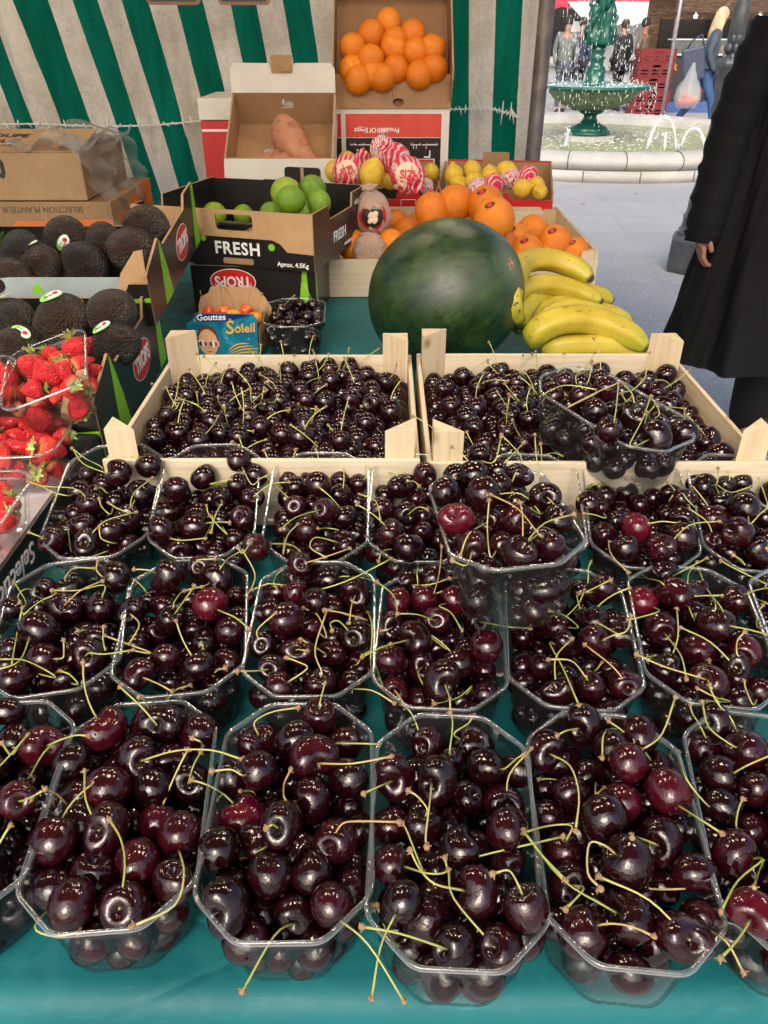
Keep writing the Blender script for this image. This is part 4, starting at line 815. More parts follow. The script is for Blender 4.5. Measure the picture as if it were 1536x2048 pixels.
m = NT('sweet_potato_skin'); v = m.co(); n = m.noise(m.co(scale=(1, 1, .6)), 22, 8, .72); c = m.ramp(n, [(.28, (.22, .075, .035)), (.45, (.44, .18, .095)), (.6, (.52, .24, .14)), (.8, (.62, .36, .24))]); m.p(Base_Color=c, Roughness=.6); m.bump(m.noise(m.co(scale=(1, 1, 4)), 30, 5, .7), .8, .006); MAT['sweet'] = m.mat
def spud(pts, r, lab):
    b = MB(); pp = catmull0([Vector(p) for p in pts], 8); n = len(pp); b.tube(pp, [r * max(.10, (sin(pi * (i / (n - 1)) ** .75)) ** .7) * (1 + .06 * sin(i * 1.7)) for i in range(n)], 20); tag(b.build('sweet_potato', MAT['sweet']), lab, 'sweet potato', 'sweet potatoes in the tipped carton')
spud([Ms @ Vector(q) for q in ((.140, .215, .07), (.160, .155, .055), (.198, .09, .052), (.262, .02, .055))], .047, 'large pink sweet potato leaning upright in the tipped carton')
spud([Ms @ Vector(q) for q in ((.09, .035, .06), (.13, .045, .055), (.175, .03, .05), (.21, .014, .045))], .032, 'small sweet potato lying at the front edge under the large one')
b = MB(); b.box((-.16, -.02, T + .002), (.17, .29, 1.012), bev=.002); b.box((-.05, -.0202, .95), (.05, -.0202 + .0001, .99), 0)
tag(b.build('cardboard_box', MAT['card'], loc=(Ms.translation.x + .15, 2.37, 0)), 'closed brown box propping up the tipped sweet potato carton', 'box')
# red and white box beside it
a = PY(412, 345, 2.62); bx = empty('red_box', (a.x, 2.62, T + .002)); tag(bx, 'red box with a white lid behind the sweet potato carton', 'box')
b = MB(); b.box((0, 0, 0), (.22, .3, .285), bev=.002); b.build('body', MAT['red_print'], bx); b = MB(); b.box((-.002, -.002, .287), (.222, .302, .345), 0, bev=.002); b.build('lid', MAT['white_card'], bx)
patch('stripe', [(0.002, .255), (.218, .255), (.218, .262), (.002, .262)], 'white_ink', bx, TR(0, 0, 0) @ FRONT, .0003)
# ---- printed carton and the orange carton on top
a = PY(674, 316, 2.60); wB = PY(896, 316, 2.60).x - a.x
ob = empty('printed_carton', (a.x, 2.60, T + .0018)); tag(ob, 'red, white and black printed carton standing under the carton of oranges', 'carton')
hB = .320; b = MB(); b.box((0, 0, 0), (wB, .3, hB), bev=.002); bd = b.build('body', MAT['white_card'], ob)
patch('red_panel', [(-.0, hB - .078), (wB * .045, hB - .078), (wB * .045, hB - .012), (0, hB - .016)], 'red_print', bd, FRONT); patch('red_panel', rrect(wB * .085, hB - .078, wB * .93, hB - .014, .002), paint('coral_red_print', (.62, .06, .035), .45), bd, FRONT)
patch('black_panel', [(wB * .085, .02), (wB * .93, .02), (wB * .93, hB - .080), (wB * .085, hB - .080)], 'black_card', bd, FRONT); patch('black_panel', [(0, .02), (wB * .045, .02), (wB * .045, hB - .080), (0, hB - .080)], 'black_card', bd, FRONT)
letters('Produce Of Egypt', .019, 'white_ink', bd, FRONT, wB * .36, hB - .058, 180, bold=.0004)
for x0, n, sd in ((.12, 30, 1), (.66, 17, 2)):       # a line of upside-down Arabic script as joined strokes
    rr = random.Random(sd); x = wB * x0; y = hB - .100; b = MB()
    for i in range(n):
        dx = rr.uniform(.003, .007); up = rr.choice((.0, .0, -.010, .004)); b.box((x, y, 0), (x + dx, y + .0022, .0004)); 
        if up: b.box((x + dx - .0018, min(y, y + up), .0002), (x + dx, max(y, y + up), .0006))
        if rr.random() < .35: b.box((x, y + .005, 0), (x + .002, y + .007, .0004))
        x += dx + (.003 if rr.random() < .2 else -.0003)
    b.build('lettering', MAT['white_ink'], bd, M=FRONT @ TR(0, 0, .0005))
lb = patch('paper_label', rrect(wB * .63, hB - .176, wB * .88, hB - .138, .001), 'white_ink', bd, FRONT, .0006)
b = MB(); x = wB * .65; rr = random.Random(5)
while x < wB * .84: wdt = rr.choice((.0012, .002, .003)); b.box((x, hB - .168, 0), (x + wdt, hB - .150, .0003)); x += wdt + rr.choice((.0014, .0022))
b.build('barcode', MAT['black_ink'], lb, M=FRONT @ TR(0, 0, .0011))
for x0, y0, s in ((.52, hB - .135, 1), (.84, hB - .135, -1)):
    patch('corner_mark', [(wB * x0, y0), (wB * x0 + s * .02, y0), (wB * x0 + s * .02, y0 + .004), (wB * x0 + s * .004, y0 + .004), (wB * x0 + s * .004, y0 + .02), (wB * x0, y0 + .02)][::s], 'white_ink', bd, FRONT, .0008)
Mo = frame((a.x - .004, 2.60, T + hB + .0035), (1, 0, 0), (0, cos(rad(44)), sin(rad(44))))
wo, do = wB + .006, .40
ho = .125; Mo = TR(0, 0, 0) @ Mo @ TR(0, 0.0, 0)
sidep = [(0, 0), (do - .0108, 0), (do - .0108, ho), (.02, ho), (0, ho * .8)]; sidel = [(0, 0), (do - .0108, 0), (do - .0108, ho * .8), (do - .03, ho), (0, ho)]
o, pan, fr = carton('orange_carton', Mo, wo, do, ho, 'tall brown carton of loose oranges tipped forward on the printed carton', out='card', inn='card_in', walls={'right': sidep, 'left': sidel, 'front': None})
b = MB(); b.prism(rrect(0, -.002, wo, .088, .006), .005, 0, holes=[ellipse(wo * .55, .014, .017, .011, 18)], M=TR(a.x - .004, 2.597, T + hB + .0045) @ FRONT); fpn = b.build('front_panel', MAT['card'], o, M=Mo.inverted())
b = MB(); b.tube([(wo * .49, .0, .03), (wo * .49, .001, .085)], .0012, 6); b.build('crease', MAT['card_in'], o, M=Mo.inverted() @ TR(a.x, 2.5925, T + hB))
OR = [(705, 95), (742, 70), (777, 46), (788, 97), (826, 70), (741, 118), (865, 97), (831, 104), (792, 138), (868, 138), (704, 139), (744, 150), (716, 160), (790, 84), (838, 150), (765, 155)]
onames = ['left edge', 'upper left', 'top with a green leaf', 'centre', 'upper right', 'left of centre', 'right edge', 'right of centre', 'lower centre', 'lower right', 'lower left', 'low behind the front panel', 'bottom left corner', 'centre, pressed behind its neighbour', 'low right behind the front panel', 'low middle behind the front panel']
for (x, y), nm in zip(OR, onames):
    n_ = (Mo.to_3x3() @ Vector((0, 0, 1))); base = Mo @ Vector((0, 0, .085 if y < 120 else .07)); d = ray(x, y); c0 = Vector((0, 0, CAMZ)); t = (base - c0).dot(n_) / d.dot(n_); p = c0 + d * t
    oo = fruit('orange', p, .0400 + random.uniform(-.0015, .002), 'orange in the brown tipped carton, ' + nm, 'oranges in the tipped carton')
p = PY(796, 212, 2.625); fruit('orange', p + Vector((0, .025, 0)), .036, 'orange seen through the round hole of the brown carton', 'oranges in the tipped carton')
b = MB(); q = PY(783, 32, 2.80); b.prism(ellipse(0, 0, .022, .010, 12), .002, 0, Matrix.Translation(q) @ RX(60) @ RZ(25)); tag(b.build('leaf', paint('green_leaf', (.02, .22, .10), .4)), 'small green leaf on the topmost orange of the tipped carton', 'leaf')
# ---- red lemon cartons
def lemon_carton(FL, FR, RR, RL, lab, notch):
    M, w_, d_ = quad_frame(FL, FR, RR, RL, 1.040, 1.078, bottom=.115); h = .115
    front = [(0, 0), (w_, 0), (w_, h * .86), (w_ * notch[1], h * .86), (w_ * notch[1] - .004, h), (w_ * notch[0], h), (w_ * notch[0] - .004, h * .84), (0, h * .84)]
    o, pan, fr = carton('lemon_carton', M, w_, d_, h, lab, out='red_print', inn='card', walls={'front': front}, group='red lemon cartons')
    F = fr['front']; patch('white_frame', rrect(w_ * (notch[0] + .03), h * .62, w_ * (notch[1] - .04), h * .84, .001), 'white_ink', pan['front'], F, .0001, .0002, [rrect(w_ * (notch[0] + .034), h * .635, w_ * (notch[1] - .044), h * .825, .001)])
    b = MB(); b.box((0, 0, -.002), (w_, .004, .004), M=TR(0, d_ - .002, h)); b.build('rim_strip', MAT['red_print'], o)
    return M, w_, d_, h, o, pan, fr
M1 = lemon_carton((640, 386), (877, 384), (873, 322), (664, 322), 'red lemon carton with wrapped lemons piled above its rim, left of its twin', (.62, .82))
M2 = lemon_carton((881, 384), (1127, 388), (1085, 326), (882, 320), 'red lemon carton with a brown tab on its rear rim, right of its twin', (.36, .64))
letters('CITRONS', .02, 'white_ink', M1[5]['front'], M1[6]['front'], M1[1] * .45, .03, shear=.3)
b = MB(); b.prism(rrect(-.040, 0, .040, .06, .004), .004, 0, M2[0] @ TR(M2[1] * .48, M2[2] - .012, M2[3] - .03) @ FRONT); b.build('rim_tab', MAT['card'], M2[4], M=M2[0].inverted())
m = NT('wrapper_red'); v = m.co(); wv = m.n('TexWave'); m.set(wv.inputs['Vector'], m.co(scale=(1, 1, .5))); wv.inputs['Scale'].default_value = 1.0; wv.inputs['Distortion'].default_value = 7; wv.inputs['Detail'].default_value = 3
vo = m.n('TexVoronoi'); m.set(vo.inputs['Vector'], v); vo.inputs['Scale'].default_value = 7; dots = m.ramp(vo.outputs['Distance'], [(.10, (1, 1, 1)), (.16, (0, 0, 0))])
c = m.mix(m.math('MULTIPLY', dots, .9), m.ramp(wv.outputs['Fac'], [(.62, (.82, .035, .09)), (.80, (.92, .62, .60))]), (.9, .75, .7)); m.p(Base_Color=c, Roughness=.3); m.bump(m.noise(v, 4, 5, .6), .6, .04); MAT['wrap_red'] = m.mat
m = NT('wrapper_white'); v = m.co(); wv = m.n('TexWave'); m.set(wv.inputs['Vector'], v); wv.inputs['Scale'].default_value = 1.8; wv.inputs['Distortion'].default_value = 12; c = m.ramp(wv.outputs['Fac'], [(.60, (.88, .80, .78)), (.75, (.82, .10, .16))]); m.p(Base_Color=c, Roughness=.35); m.bump(m.noise(v, 4, 5, .6), .6, .04); MAT['wrap_white'] = m.mat
m = NT('tissue_wrap'); v = m.co(scale=(1, 1, .3)); n = m.noise(v, 7, 6, .7); c = m.ramp(n, [(.3, (.74, .46, .34)), (.7, (.86, .64, .52))]); m.p(Base_Color=c, Roughness=.4); m.bump(n, .8, .035); MAT['tissue'] = m.mat
def wrapped(kind, p, r, mat, lab, group, ax, disc=None, tuft=True, sz=1.1):
    rr = random.Random(lab); b = MB(); ph = [rr.uniform(0, 6.28) for _ in range(4)]
    def f(d):
        th = math.acos(max(-1, min(1, d.z))); az = math.atan2(d.y, d.x)
        return 1 + .03 * sin(9 * az + ph[0]) * sin(th) + .02 * sin(17 * az + ph[1] + 3 * th) + (.30 * math.exp(-((pi - th) / .25) ** 2) if tuft else 0) + .02 * sin(5 * th + ph[2])
    b.ball((0, 0, 0), (1, 1, sz), 44, 26, 0, fn=f)
    if tuft: b.lathe([(.18, -1.25), (.30, -1.4), (.42, -1.52), (.36, -1.50), (.16, -1.36)], 18, 0, wob=lambda a, t: 1 + .3 * sin(5 * a + ph[3]), cap=False)
    q = ax.to_track_quat('Z', 'Y').to_matrix().to_4x4(); W = Matrix.Translation(p) @ q @ Matrix.Diagonal((r, r, r, 1))
    o = b.build(kind, MAT[mat], M=W); tag(o, lab, kind.replace('_', ' '), group)
    if disc: disc(o, W.inverted())
    return o
def face_disc(p, r, up=0):
    """frame of a small disc facing the camera on a fruit at p"""
    n = (Vector((0, 0, CAMZ)) - p).normalized(); n = (n + Vector((0, 0, up))).normalized(); x = Vector((1, 0, 0)); y = n.cross(x).normalized(); x = y.cross(n)
    M = Matrix((x, y, n)).transposed().to_4x4(); M.translation = p + n * r; return M
def curved_disc(name, mat, parent, Wi, D, rad_, r, inner=0.0, lift=.001, ry=1.0, n=28, rings=5):
    b = MB(); v = []; rs = [inner + (rad_ - inner) * k / rings for k in range(rings + 1)]
    for q in rs:
        for k in range(n):
            a = 2 * pi * k / n; x, y = q * cos(a), q * ry * sin(a); z = math.sqrt(max(0, r * r - x * x - y * y)) - r; v.append((x, y, z + lift))
    b.add(v, [(j * n + k, j * n + (k + 1) % n, (j + 1) * n + (k + 1) % n, (j + 1) * n + k)[::-1] for j in range(rings) for k in range(n)], 0, True)
    return b.build(name, MAT[mat] if isinstance(mat, str) else mat, parent, M=Wi @ D)
MAT['cream_ink'] = paint('cream_ink', (.78, .58, .42), .45)
def sizi(p, r, rot=0):
    def f(o, Wi):
        D = face_disc(p, r * 1.035) @ RZ(rot); d = curved_disc('printed_disc', 'cream_ink', o, Wi, D, r * .66, r * 1.05, lift=.001)
        text('SIZI', r * .62, MAT['red_print'], d, TR(0, 0, .0022), ext=.0012, bold=.0006, sx=.85)
    return f
lemG = 'lemons in the red cartons'
for px, py, rp, z, lab in ((672, 342, 24, 1.10, 'yellow lemon left of the wrapped lemons in the first red carton'), (744, 347, 27, 1.115, 'large yellow lemon between the two round red wrappers'), (695, 325, 22, 1.09, 'lemon at the rear left of the first red carton'), (760, 302, 20, 1.14, 'lemon behind the crumpled white wrapper'), (862, 345, 18, 1.075, 'lemon peeking at the right of the first red carton'), (783, 362, 18, 1.07, 'lemon tip under the right red wrapper')):
    px_fruit('lemon', px, py, rp, z, lab, lemG)
for px, py, rp, z, lab in ((908, 352, 21, 1.075, 'greenish lemon at the left end of the second red carton'), (945, 342, 20, 1.085, 'stickered lemon second from left in the second red carton'), (948, 362, 20, 1.07, 'lemon in the middle front of the second red carton'), (980, 350, 18, 1.085, 'lemon at the middle rear of the second red carton'), (1012, 342, 21, 1.09, 'round lemon at the right rear of the second red carton'), (918, 368, 18, 1.06, 'lemon low at the left front of the second red carton'),
        (1045, 376, 19, 1.055, 'lemon at the notch of the second red carton front'), (1072, 370, 18, 1.06, 'lemon near the right end of the second red carton'), (1080, 383, 16, 1.05, 'small lemon in the right corner of the second red carton')):
    px_fruit('lemon', px, py, rp, z, lab, lemG)
W1 = 'paper wrapped lemons'
for px, py, rp, z, mat, lab, ax, dsc in ((694, 342, 32, 1.115, 'wrap_red', 'red wrapped lemon with a cream printed disc, left of the large lemon', Vector((.1, .9, .3)), 20), (815, 350, 38, 1.12, 'wrap_red', 'red wrapped lemon with a cream printed disc, right of the large lemon', Vector((-.3, .9, .2)), -4),
        (765, 300, 27, 1.16, 'wrap_white', 'crumpled white and red wrapper on top of the lemon heap', Vector((0, .3, -1)), None), (790, 318, 32, 1.14, 'wrap_red', 'red wrapped lemon behind the printed ones on the heap', Vector((.4, .6, -.6)), None), (725, 330, 26, 1.10, 'wrap_red', 'red wrapped lemon half hidden behind the large lemon', Vector((0, .6, -.6)), None), (852, 372, 16, 1.08, 'wrap_white', 'twisted white wrapper end at the right of the heap', Vector((.5, .3, -.6)), None)):
    p = P(px, py, z); r = rp * depth(p) / FPX; wrapped('wrapped_lemon', p, r * .93, mat, lab, W1, ax, sizi(p, r * .95, dsc) if dsc is not None else None)
for px, py, rp, z, mat, lab in ((987, 368, 20, 1.07, 'wrap_red', 'red wrapped lemon in the middle of the second red carton'), (1020, 355, 21, 1.075, 'wrap_white', 'red and white wrapped lemon in the second red carton, right of middle'), (1057, 352, 20, 1.08, 'wrap_red', 'red wrapped lemon at the rear right of the second red carton'), (955, 376, 20, 1.06, 'wrap_white', 'striped wrapped lemon at the front of the second red carton')):
    p = P(px, py, z); r = rp * depth(p) / FPX; wrapped('wrapped_lemon', p, r, mat, lab, W1, rand_axis(), None, False, 1.0)
# ---- low wooden crate of big oranges
xL, xR, yF, yB = -.153, .480, 1.762, 2.262; oc = empty('orange_crate', ((xL + xR) / 2, (yF + yB) / 2, T + .001)); tag(oc, 'low pale wooden crate full of large oranges behind the watermelon', 'crate')
w_, d_ = xR - xL, yB - yF; t = .007
b = MB(); b.box((-w_ / 2, -t / 2, 0), (w_ / 2, t / 2, .084), bev=.0012); b.build('board', MAT['wood'], oc, loc=(0, -d_ / 2 + t / 2, 0))
b = MB(); b.box((-w_ / 2, -t / 2, 0), (w_ / 2, t / 2, .105), bev=.0012); b.build('board', MAT['wood'], oc, loc=(0, d_ / 2 - t / 2, 0))
for s in (-1, 1):
    Lb = d_ - 2 * t - .001; b = MB(); b.prism([(-Lb / 2, 0), (Lb / 2, 0), (Lb / 2, .105), (-Lb / 2, .100)], t, 0, Matrix(((0, 0, 1, -t / 2), (1, 0, 0, 0), (0, 1, 0, 0), (0, 0, 0, 1))), [rrect(-.09, .045, -.02, .078, .012)]); b.build('board', MAT['wood_y'], oc, loc=(s * (w_ / 2 - t / 2), 0, 0))
    for q in (-1, 1):
        b = MB(); b.prism([(0, 0), (-s * .03, 0), (0, -q * .03)], .10, 0); b.build('corner_post', MAT['wood_z'], oc, loc=(s * (w_ / 2 - t - .001), q * (d_ / 2 - t - .001), 0))
b = MB(); b.box((-w_ / 2 + t + .001, -d_ / 2 + t + .001, .006), (w_ / 2 - t - .001, d_ / 2 - t - .001, .012)); b.build('floor_board', MAT['wood'], oc)
G = 'large oranges in the wooden crate'
BO = [(865, 422, 37, 1.06, 'big smooth orange directly above the watermelon crown, left of the pile'), (910, 406, 37, 1.075, 'big orange second from the left on top of the pile'), (972, 410, 38, 1.075, 'big orange behind the stickered one on the pile'), (989, 438, 41, 1.075, 'big stickered orange at the front of the pile'), (935, 442, 30, 1.03, 'orange wedged low between the piled ones'), (1065, 463, 33, 1.01, 'orange at the rear right of the crate'), (1030, 480, 33, 1.005, 'stickered orange in the middle of the right half'), (1110, 485, 35, 1.01, 'stickered orange near the right board'), (1055, 503, 33, 1.0, 'stickered orange in front of the right half'), (1010, 497, 33, .995, 'orange beside the watermelon right shoulder'), (1148, 505, 31, .99, 'stickered orange in the front right corner of the crate'), (1085, 515, 28, .985, 'orange at the right front above the bananas'), (1035, 520, 30, .98, 'orange just above the top banana'),
      (792, 448, 28, 1.01, 'orange right of the tall wrapped one'), (812, 462, 27, 1.0, 'orange touching the watermelon left shoulder'), (780, 488, 30, 1.0, 'orange between wrapped ones and watermelon'), (705, 490, 31, 1.0, 'orange at the left board of the crate'), (725, 468, 27, .99, 'orange under the tall wrapped one'), (770, 512, 24, .98, 'orange low by the front board'), (835, 452, 27, .99, 'orange behind the watermelon crown left'), (880, 455, 28, .985, 'orange hidden behind the watermelon top'), (1000, 455, 28, 1.0, 'orange under the stickered big one')]
def sticker(o, p, r, dx, dy, kind):
    W = o.matrix_basis.inverted(); n = cam_axis(dx, dy); x = (CAM_R - n * CAM_R.dot(n)).normalized(); y = n.cross(x)
    D = Matrix((x, y, n)).transposed().to_4x4(); D.translation = p + n * r
    if kind == 'orange':
        s = curved_disc('sticker', 'black_ink', o, W, D @ RZ(12), r * .25, r, lift=.0006, ry=.70); curved_disc('sticker_centre', 'red_print', s, Matrix.Identity(4), Matrix.Identity(4), r * .13, r, lift=.0012, ry=1.1)
    return D
for px, py, rp, z, lab in BO:
    st = 'stickered' in lab; o_, p, r = px_fruit('orange', px, py, rp, z, lab, G)
    if st: sticker(o_, p, r, -.35, .35, 'orange')
def lobster(p, r):
    def f(o, Wi):
        D = face_disc(p, r * 1.02, -.12); d = curved_disc('printed_disc', 'red_print', o, Wi, D, r * .74, r * 1.03, lift=.0012); e = curved_disc('printed_disc', 'black_ink', o, Wi, D, r * .58, r * 1.03, lift=.0022)
        b = MB()   # a small red claw on the black disc
        for k, (x, y, q) in enumerate(((.05, .10, .22), (.22, -.08, .17), (.02, -.22, .16), (-.12, .0, .16))): b.ball((x * r, y * r, .0), (q * r * .8, q * r * 1.2, .0015), 12, 6, M=RZ(-35))
        b.build('claw_emblem', MAT['cream_ink'], o, M=Wi @ D @ TR(0, 0, .003)); text('ORANGES', r * .17, MAT['cream_ink'], o, Wi @ D @ TR(0, r * .42, -.0005), ext=.003, sx=1.1)
    return f
for px, py, rp, z, lab, ax, dd in ((745, 428, 37, 1.06, 'tall paper wrapped orange with a round black and red emblem', Vector((.12, .25, -1)), True), (738, 500, 35, .995, 'paper wrapped orange with twisted pleats, low at the front board', Vector((.05, -.9, .2)), False)):
    p = P(px, py, z); r = rp * depth(p) / FPX; wrapped('wrapped_orange', p, r, 'tissue', lab, 'paper wrapped oranges', ax, lobster(p, r) if dd else None, True, 1.22 if dd else 1.0)
# ================================================================== watermelon, bananas, small punnets
ctr = P(890, 592, T + .125); rm = .139
ax = cam_axis(.74, .20); q = ax.to_track_quat('Z', 'Y').to_matrix().to_4x4()
m = NT('watermelon_rind'); v = m.co(); sx = m.n('SeparateXYZ'); m.t.links.new(v, sx.inputs[0])
ang = m.math('ARCTAN2', sx.outputs[1], sx.outputs[0]); cm = m.n('CombineXYZ'); m.set(cm.inputs[0], m.math('COSINE', ang)); m.set(cm.inputs[1], m.math('SINE', ang)); m.set(cm.inputs[2], m.math('MULTIPLY', sx.outputs[2], .35))
n1 = m.noise(cm.outputs[0], 6.5, 8, .62, .5); n2 = m.noise(v, 9, 6, .65); n3 = m.noise(v, 1.7, 3)
mm = m.math('ADD', m.math('MULTIPLY', n1, .62), m.math('MULTIPLY', n2, .38))
c = m.ramp(mm, [(.38, (.0025, .010, .004)), (.47, (.007, .026, .007)), (.54, (.011, .034, .008)), (.62, (.019, .050, .010)), (.72, (.042, .085, .018))])
up = m.n('TexCoord'); c = m.mix(m.ramp(n3, [(.48, (0, 0, 0)), (.75, (.6,) * 3)]), c, (.055, .105, .018))
sc_ = m.noise(m.co(scale=(26, 26, 9)), 3.2, 2, .5); c = m.mix(m.ramp(sc_, [(.70, (0, 0, 0)), (.75, (.6,) * 3)]), c, (.26, .30, .14))
dd = m.n('VectorMath'); dd.operation = 'DISTANCE'; m.t.links.new(v, dd.inputs[0]); dd.inputs[1].default_value = (0, 0, 1.03)
c = m.mix(m.ramp(dd.outputs['Value'], [(.14, (.65,) * 3), (.42, (0, 0, 0))]), c, (.13, .16, .07))
m.p(Base_Color=c, Roughness=m.ramp(n2, [(.3, (.26,) * 3), (.7, (.42,) * 3)])); m.bump(m.noise(v, 60, 3), .1, .02)
m.b.inputs['Specular IOR Level'].default_value = .6
b = MB(); b.ball((0, 0, 0), (1, 1, 1.02), 64, 48, 0, fn=lambda d: 1 - .03 * math.exp(-(math.acos(max(-1, min(1, d.z))) / .2) ** 2) + .008 * sin(4 * math.atan2(d.y, d.x)) * (1 - d.z ** 2))
wm = b.build('watermelon', m.mat, M=Matrix.Translation(ctr) @ q @ Matrix.Diagonal((rm * .915, rm * .915, rm, 1))); tag(wm, 'large round dark green watermelon with its pale blossom scar facing right', 'watermelon')
m = NT('blossom_scar'); vo = m.n('TexVoronoi'); m.set(vo.inputs['Vector'], m.co()); vo.inputs['Scale'].default_value = 26; m.p(Base_Color=m.ramp(vo.outputs['Distance'], [(.2, (.10, .06, .03)), (.5, (.45, .32, .17))]), Roughness=.8); m.bump(vo.outputs['Distance'], .8, .02)
b = MB(); b.lathe([(.0, .995), (.05, .998), (.085, .994), (.10, .985), (.112, .968)], 24, 0, cap=False, wob=lambda a, t: 1 + .12 * sin(5 * a + 1)); b.build('blossom_scar', m.mat, wm)
# bananas
m = NT('banana_peel'); v = m.co(); n = m.noise(v, 22, 5); at = m.n('Attribute'); at.attribute_name = 'tone'
c = m.ramp(n, [(.3, (.40, .285, .018)), (.7, (.55, .41, .045))]); c = m.mix(m.ramp(at.outputs['Fac'], [(.0, (.8,) * 3), (.14, (.4,) * 3), (.45, (.05,) * 3), (.75, (.1,) * 3), (.95, (.6,) * 3)]), c, (.36, .40, .03))
sp = m.noise(v, 130, 2, .6); sp2 = m.noise(v, 12, 3); spk = m.math('MULTIPLY', m.ramp(sp, [(.62, (0, 0, 0)), (.67, (1,) * 3)]), m.ramp(sp2, [(.46, (0, 0, 0)), (.60, (.9,) * 3)]))
c = m.mix(spk, c, (.07, .03, .01)); c = m.mix(m.ramp(at.outputs['Fac'], [(.965, (0, 0, 0)), (.99, (1,) * 3)]), c, (.05, .035, .02))
m.p(Base_Color=c, Roughness=.42); m.bump(m.noise(m.co(scale=(1, 1, 1)), 60, 3), .12, .004); MAT['banana'] = m.mat
MAT['banana_stem'] = paint('banana_crown', (.26, .22, .05), .6, .4, 60)
def banana(pxz, r, parent):
    pts = catmull0([P(x, y, z) for x, y, z in pxz], 6); n = len(pts); b = MB(); b.tone = []
    seg = 20; up = None; v = []
    for i, p in enumerate(pts):
        t = (pts[min(i + 1, n - 1)] - pts[max(i - 1, 0)]).normalized(); s = i / (n - 1)
        if up is None: up = (Vector((0, 0, 1)) - t * t.z).normalized()
        up = (up - t * up.dot(t)).normalized(); bn = t.cross(up)
        rr = r * min(1, .55 + 3.2 * s) * (max(.30, min(1, 1.0 - ((s - .72) / .28) ** 3 * .72)) if s > .72 else 1)
        for k in range(seg):
            a = 2 * pi * k / seg; f = 1.0 * (1 + .07 * cos(5 * a + .3)); v.append(p + (up * cos(a) + bn * sin(a)) * rr * f); b.tone.append(s)
    f = [(i * seg + k, i * seg + (k + 1) % seg, (i + 1) * seg + (k + 1) % seg, (i + 1) * seg + k) for i in range(n - 1) for k in range(seg)]
    f += [tuple(reversed(range(seg))), tuple((n - 1) * seg + k for k in range(seg))]
    b.add(v, f, 0, True); return b.build('banana', MAT['banana'], parent)
def bunch(lab, crown, bs):
    c = P(*crown); o = empty('banana_bunch', (0, 0, 0)); tag(o, lab, 'bananas', 'banana bunches')
    b = MB(); b.ball(c, (.016, .022, .018), 12, 8); b.build('crown', MAT['banana_stem'], o)
    for pxz, r in bs: banana(pxz, r, o)
z = T
bunch('rear bunch of yellow bananas with freckles beside the watermelon', (1040, 650, z + .055), [
    ([(1036, 640, z + .10), (1020, 590, z + .145), (1045, 530, z + .16), (1095, 518, z + .16), (1150, 535, z + .145), (1184, 560, z + .13)], .0205),
    ([(1040, 645, z + .08), (1025, 605, z + .115), (1050, 575, z + .125), (1110, 570, z + .12), (1170, 590, z + .10), (1205, 606, z + .09)], .0185),
    ([(1046, 652, z + .07), (1046, 622, z + .09), (1080, 592, z + .10), (1140, 580, z + .10), (1195, 592, z + .085), (1226, 602, z + .075)], .0195)])
bunch('front bunch of yellow bananas against the rear board of the right crate', (1060, 660, z + .05), [
    ([(1058, 656, z + .06), (1072, 630, z + .075), (1110, 612, z + .085), (1170, 618, z + .075), (1220, 630, z + .065), (1262, 640, z + .055)], .0190),
    ([(1066, 668, z + .06), (1088, 640, z + .09), (1130, 620, z + .10), (1180, 626, z + .09), (1232, 640, z + .075), (1262, 640, z + .07)], .0190),
    ([(1066, 690, z + .05), (1078, 660, z + .08), (1125, 640, z + .095), (1185, 642, z + .09), (1250, 668, z + .07), (1296, 698, z + .05)], .0235),
    ([(1092, 705, z + .03), (1110, 695, z + .045), (1150, 690, z + .05), (1210, 690, z + .05), (1270, 700, z + .04), (1310, 712, z + .03)], .0210)])
# dark cherry punnet at the back, paper carton of golden cherries
DK = TR(-.168, 1.432, T + .0018) @ RZ(3)
o = place('punnet', PME, M=DK @ Matrix.Diagonal((1.02, .92, 1, 1))); tag(o, 'clear punnet of very dark cherries on the teal cloth beside the paper carton', 'punnet', 'clear punnets of dark cherries'); place('rim', RME, o)
GM = frame(P(378, 712, T + .004), P(524, 716, T + .004) - P(378, 712, T + .004), (0, 1, 0)); gw, gh, gd = .134, .082, .10
m = NT('teal_print'); v = m.co(); n = m.noise(v, 22, 5, .6, 1.5); n2 = m.noise(v, 130, 2); m.p(Base_Color=m.mix(m.ramp(n2, [(.66, (0, 0, 0)), (.7, (.55,) * 3)]), m.ramp(n, [(.3, (.004, .10, .20)), (.55, (.01, .20, .30)), (.8, (.05, .36, .44))]), (.5, .5, .25)), Roughness=.4); MAT['teal_print'] = m.mat
MAT['blue_print'] = paint('deep_blue_print', (.012, .022, .13), .4); MAT['gold_print'] = paint('gold_print', (.75, .42, .06), .4, .15)
go = empty('cherry_carton', M=GM); tag(go, 'small brown paper carton of golden cherries with a blue sunglasses print', 'carton')
fr_ = [(0.004, 0), (gw - .004, 0), (gw, gh * .86), (gw - .006, gh), (.022, gh * .99), (.018, gh * .86), (0.002, gh * .74)]
b = MB(); b.prism(fr_, .0012, 0, TR(0, .010, 0) @ RX(4) @ FRONT); gp = b.build('front_panel', MAT['teal_print'], go); GF = TR(0, .010, 0) @ RX(4) @ FRONT @ TR(0, 0, .0012)
b = MB(); bk = [(.0, 0), (gw, 0), (gw + .006, .062), (gw - .006, .082), (gw - .022, .100), (.024, .100), (.018, .088), (.002, .080), (-.004, .062)]; b.prism(bk, .0012, 0, TR(0, gd, 0) @ RX(-6) @ FRONT); b.build('rear_panel', MAT['card_light'], go)
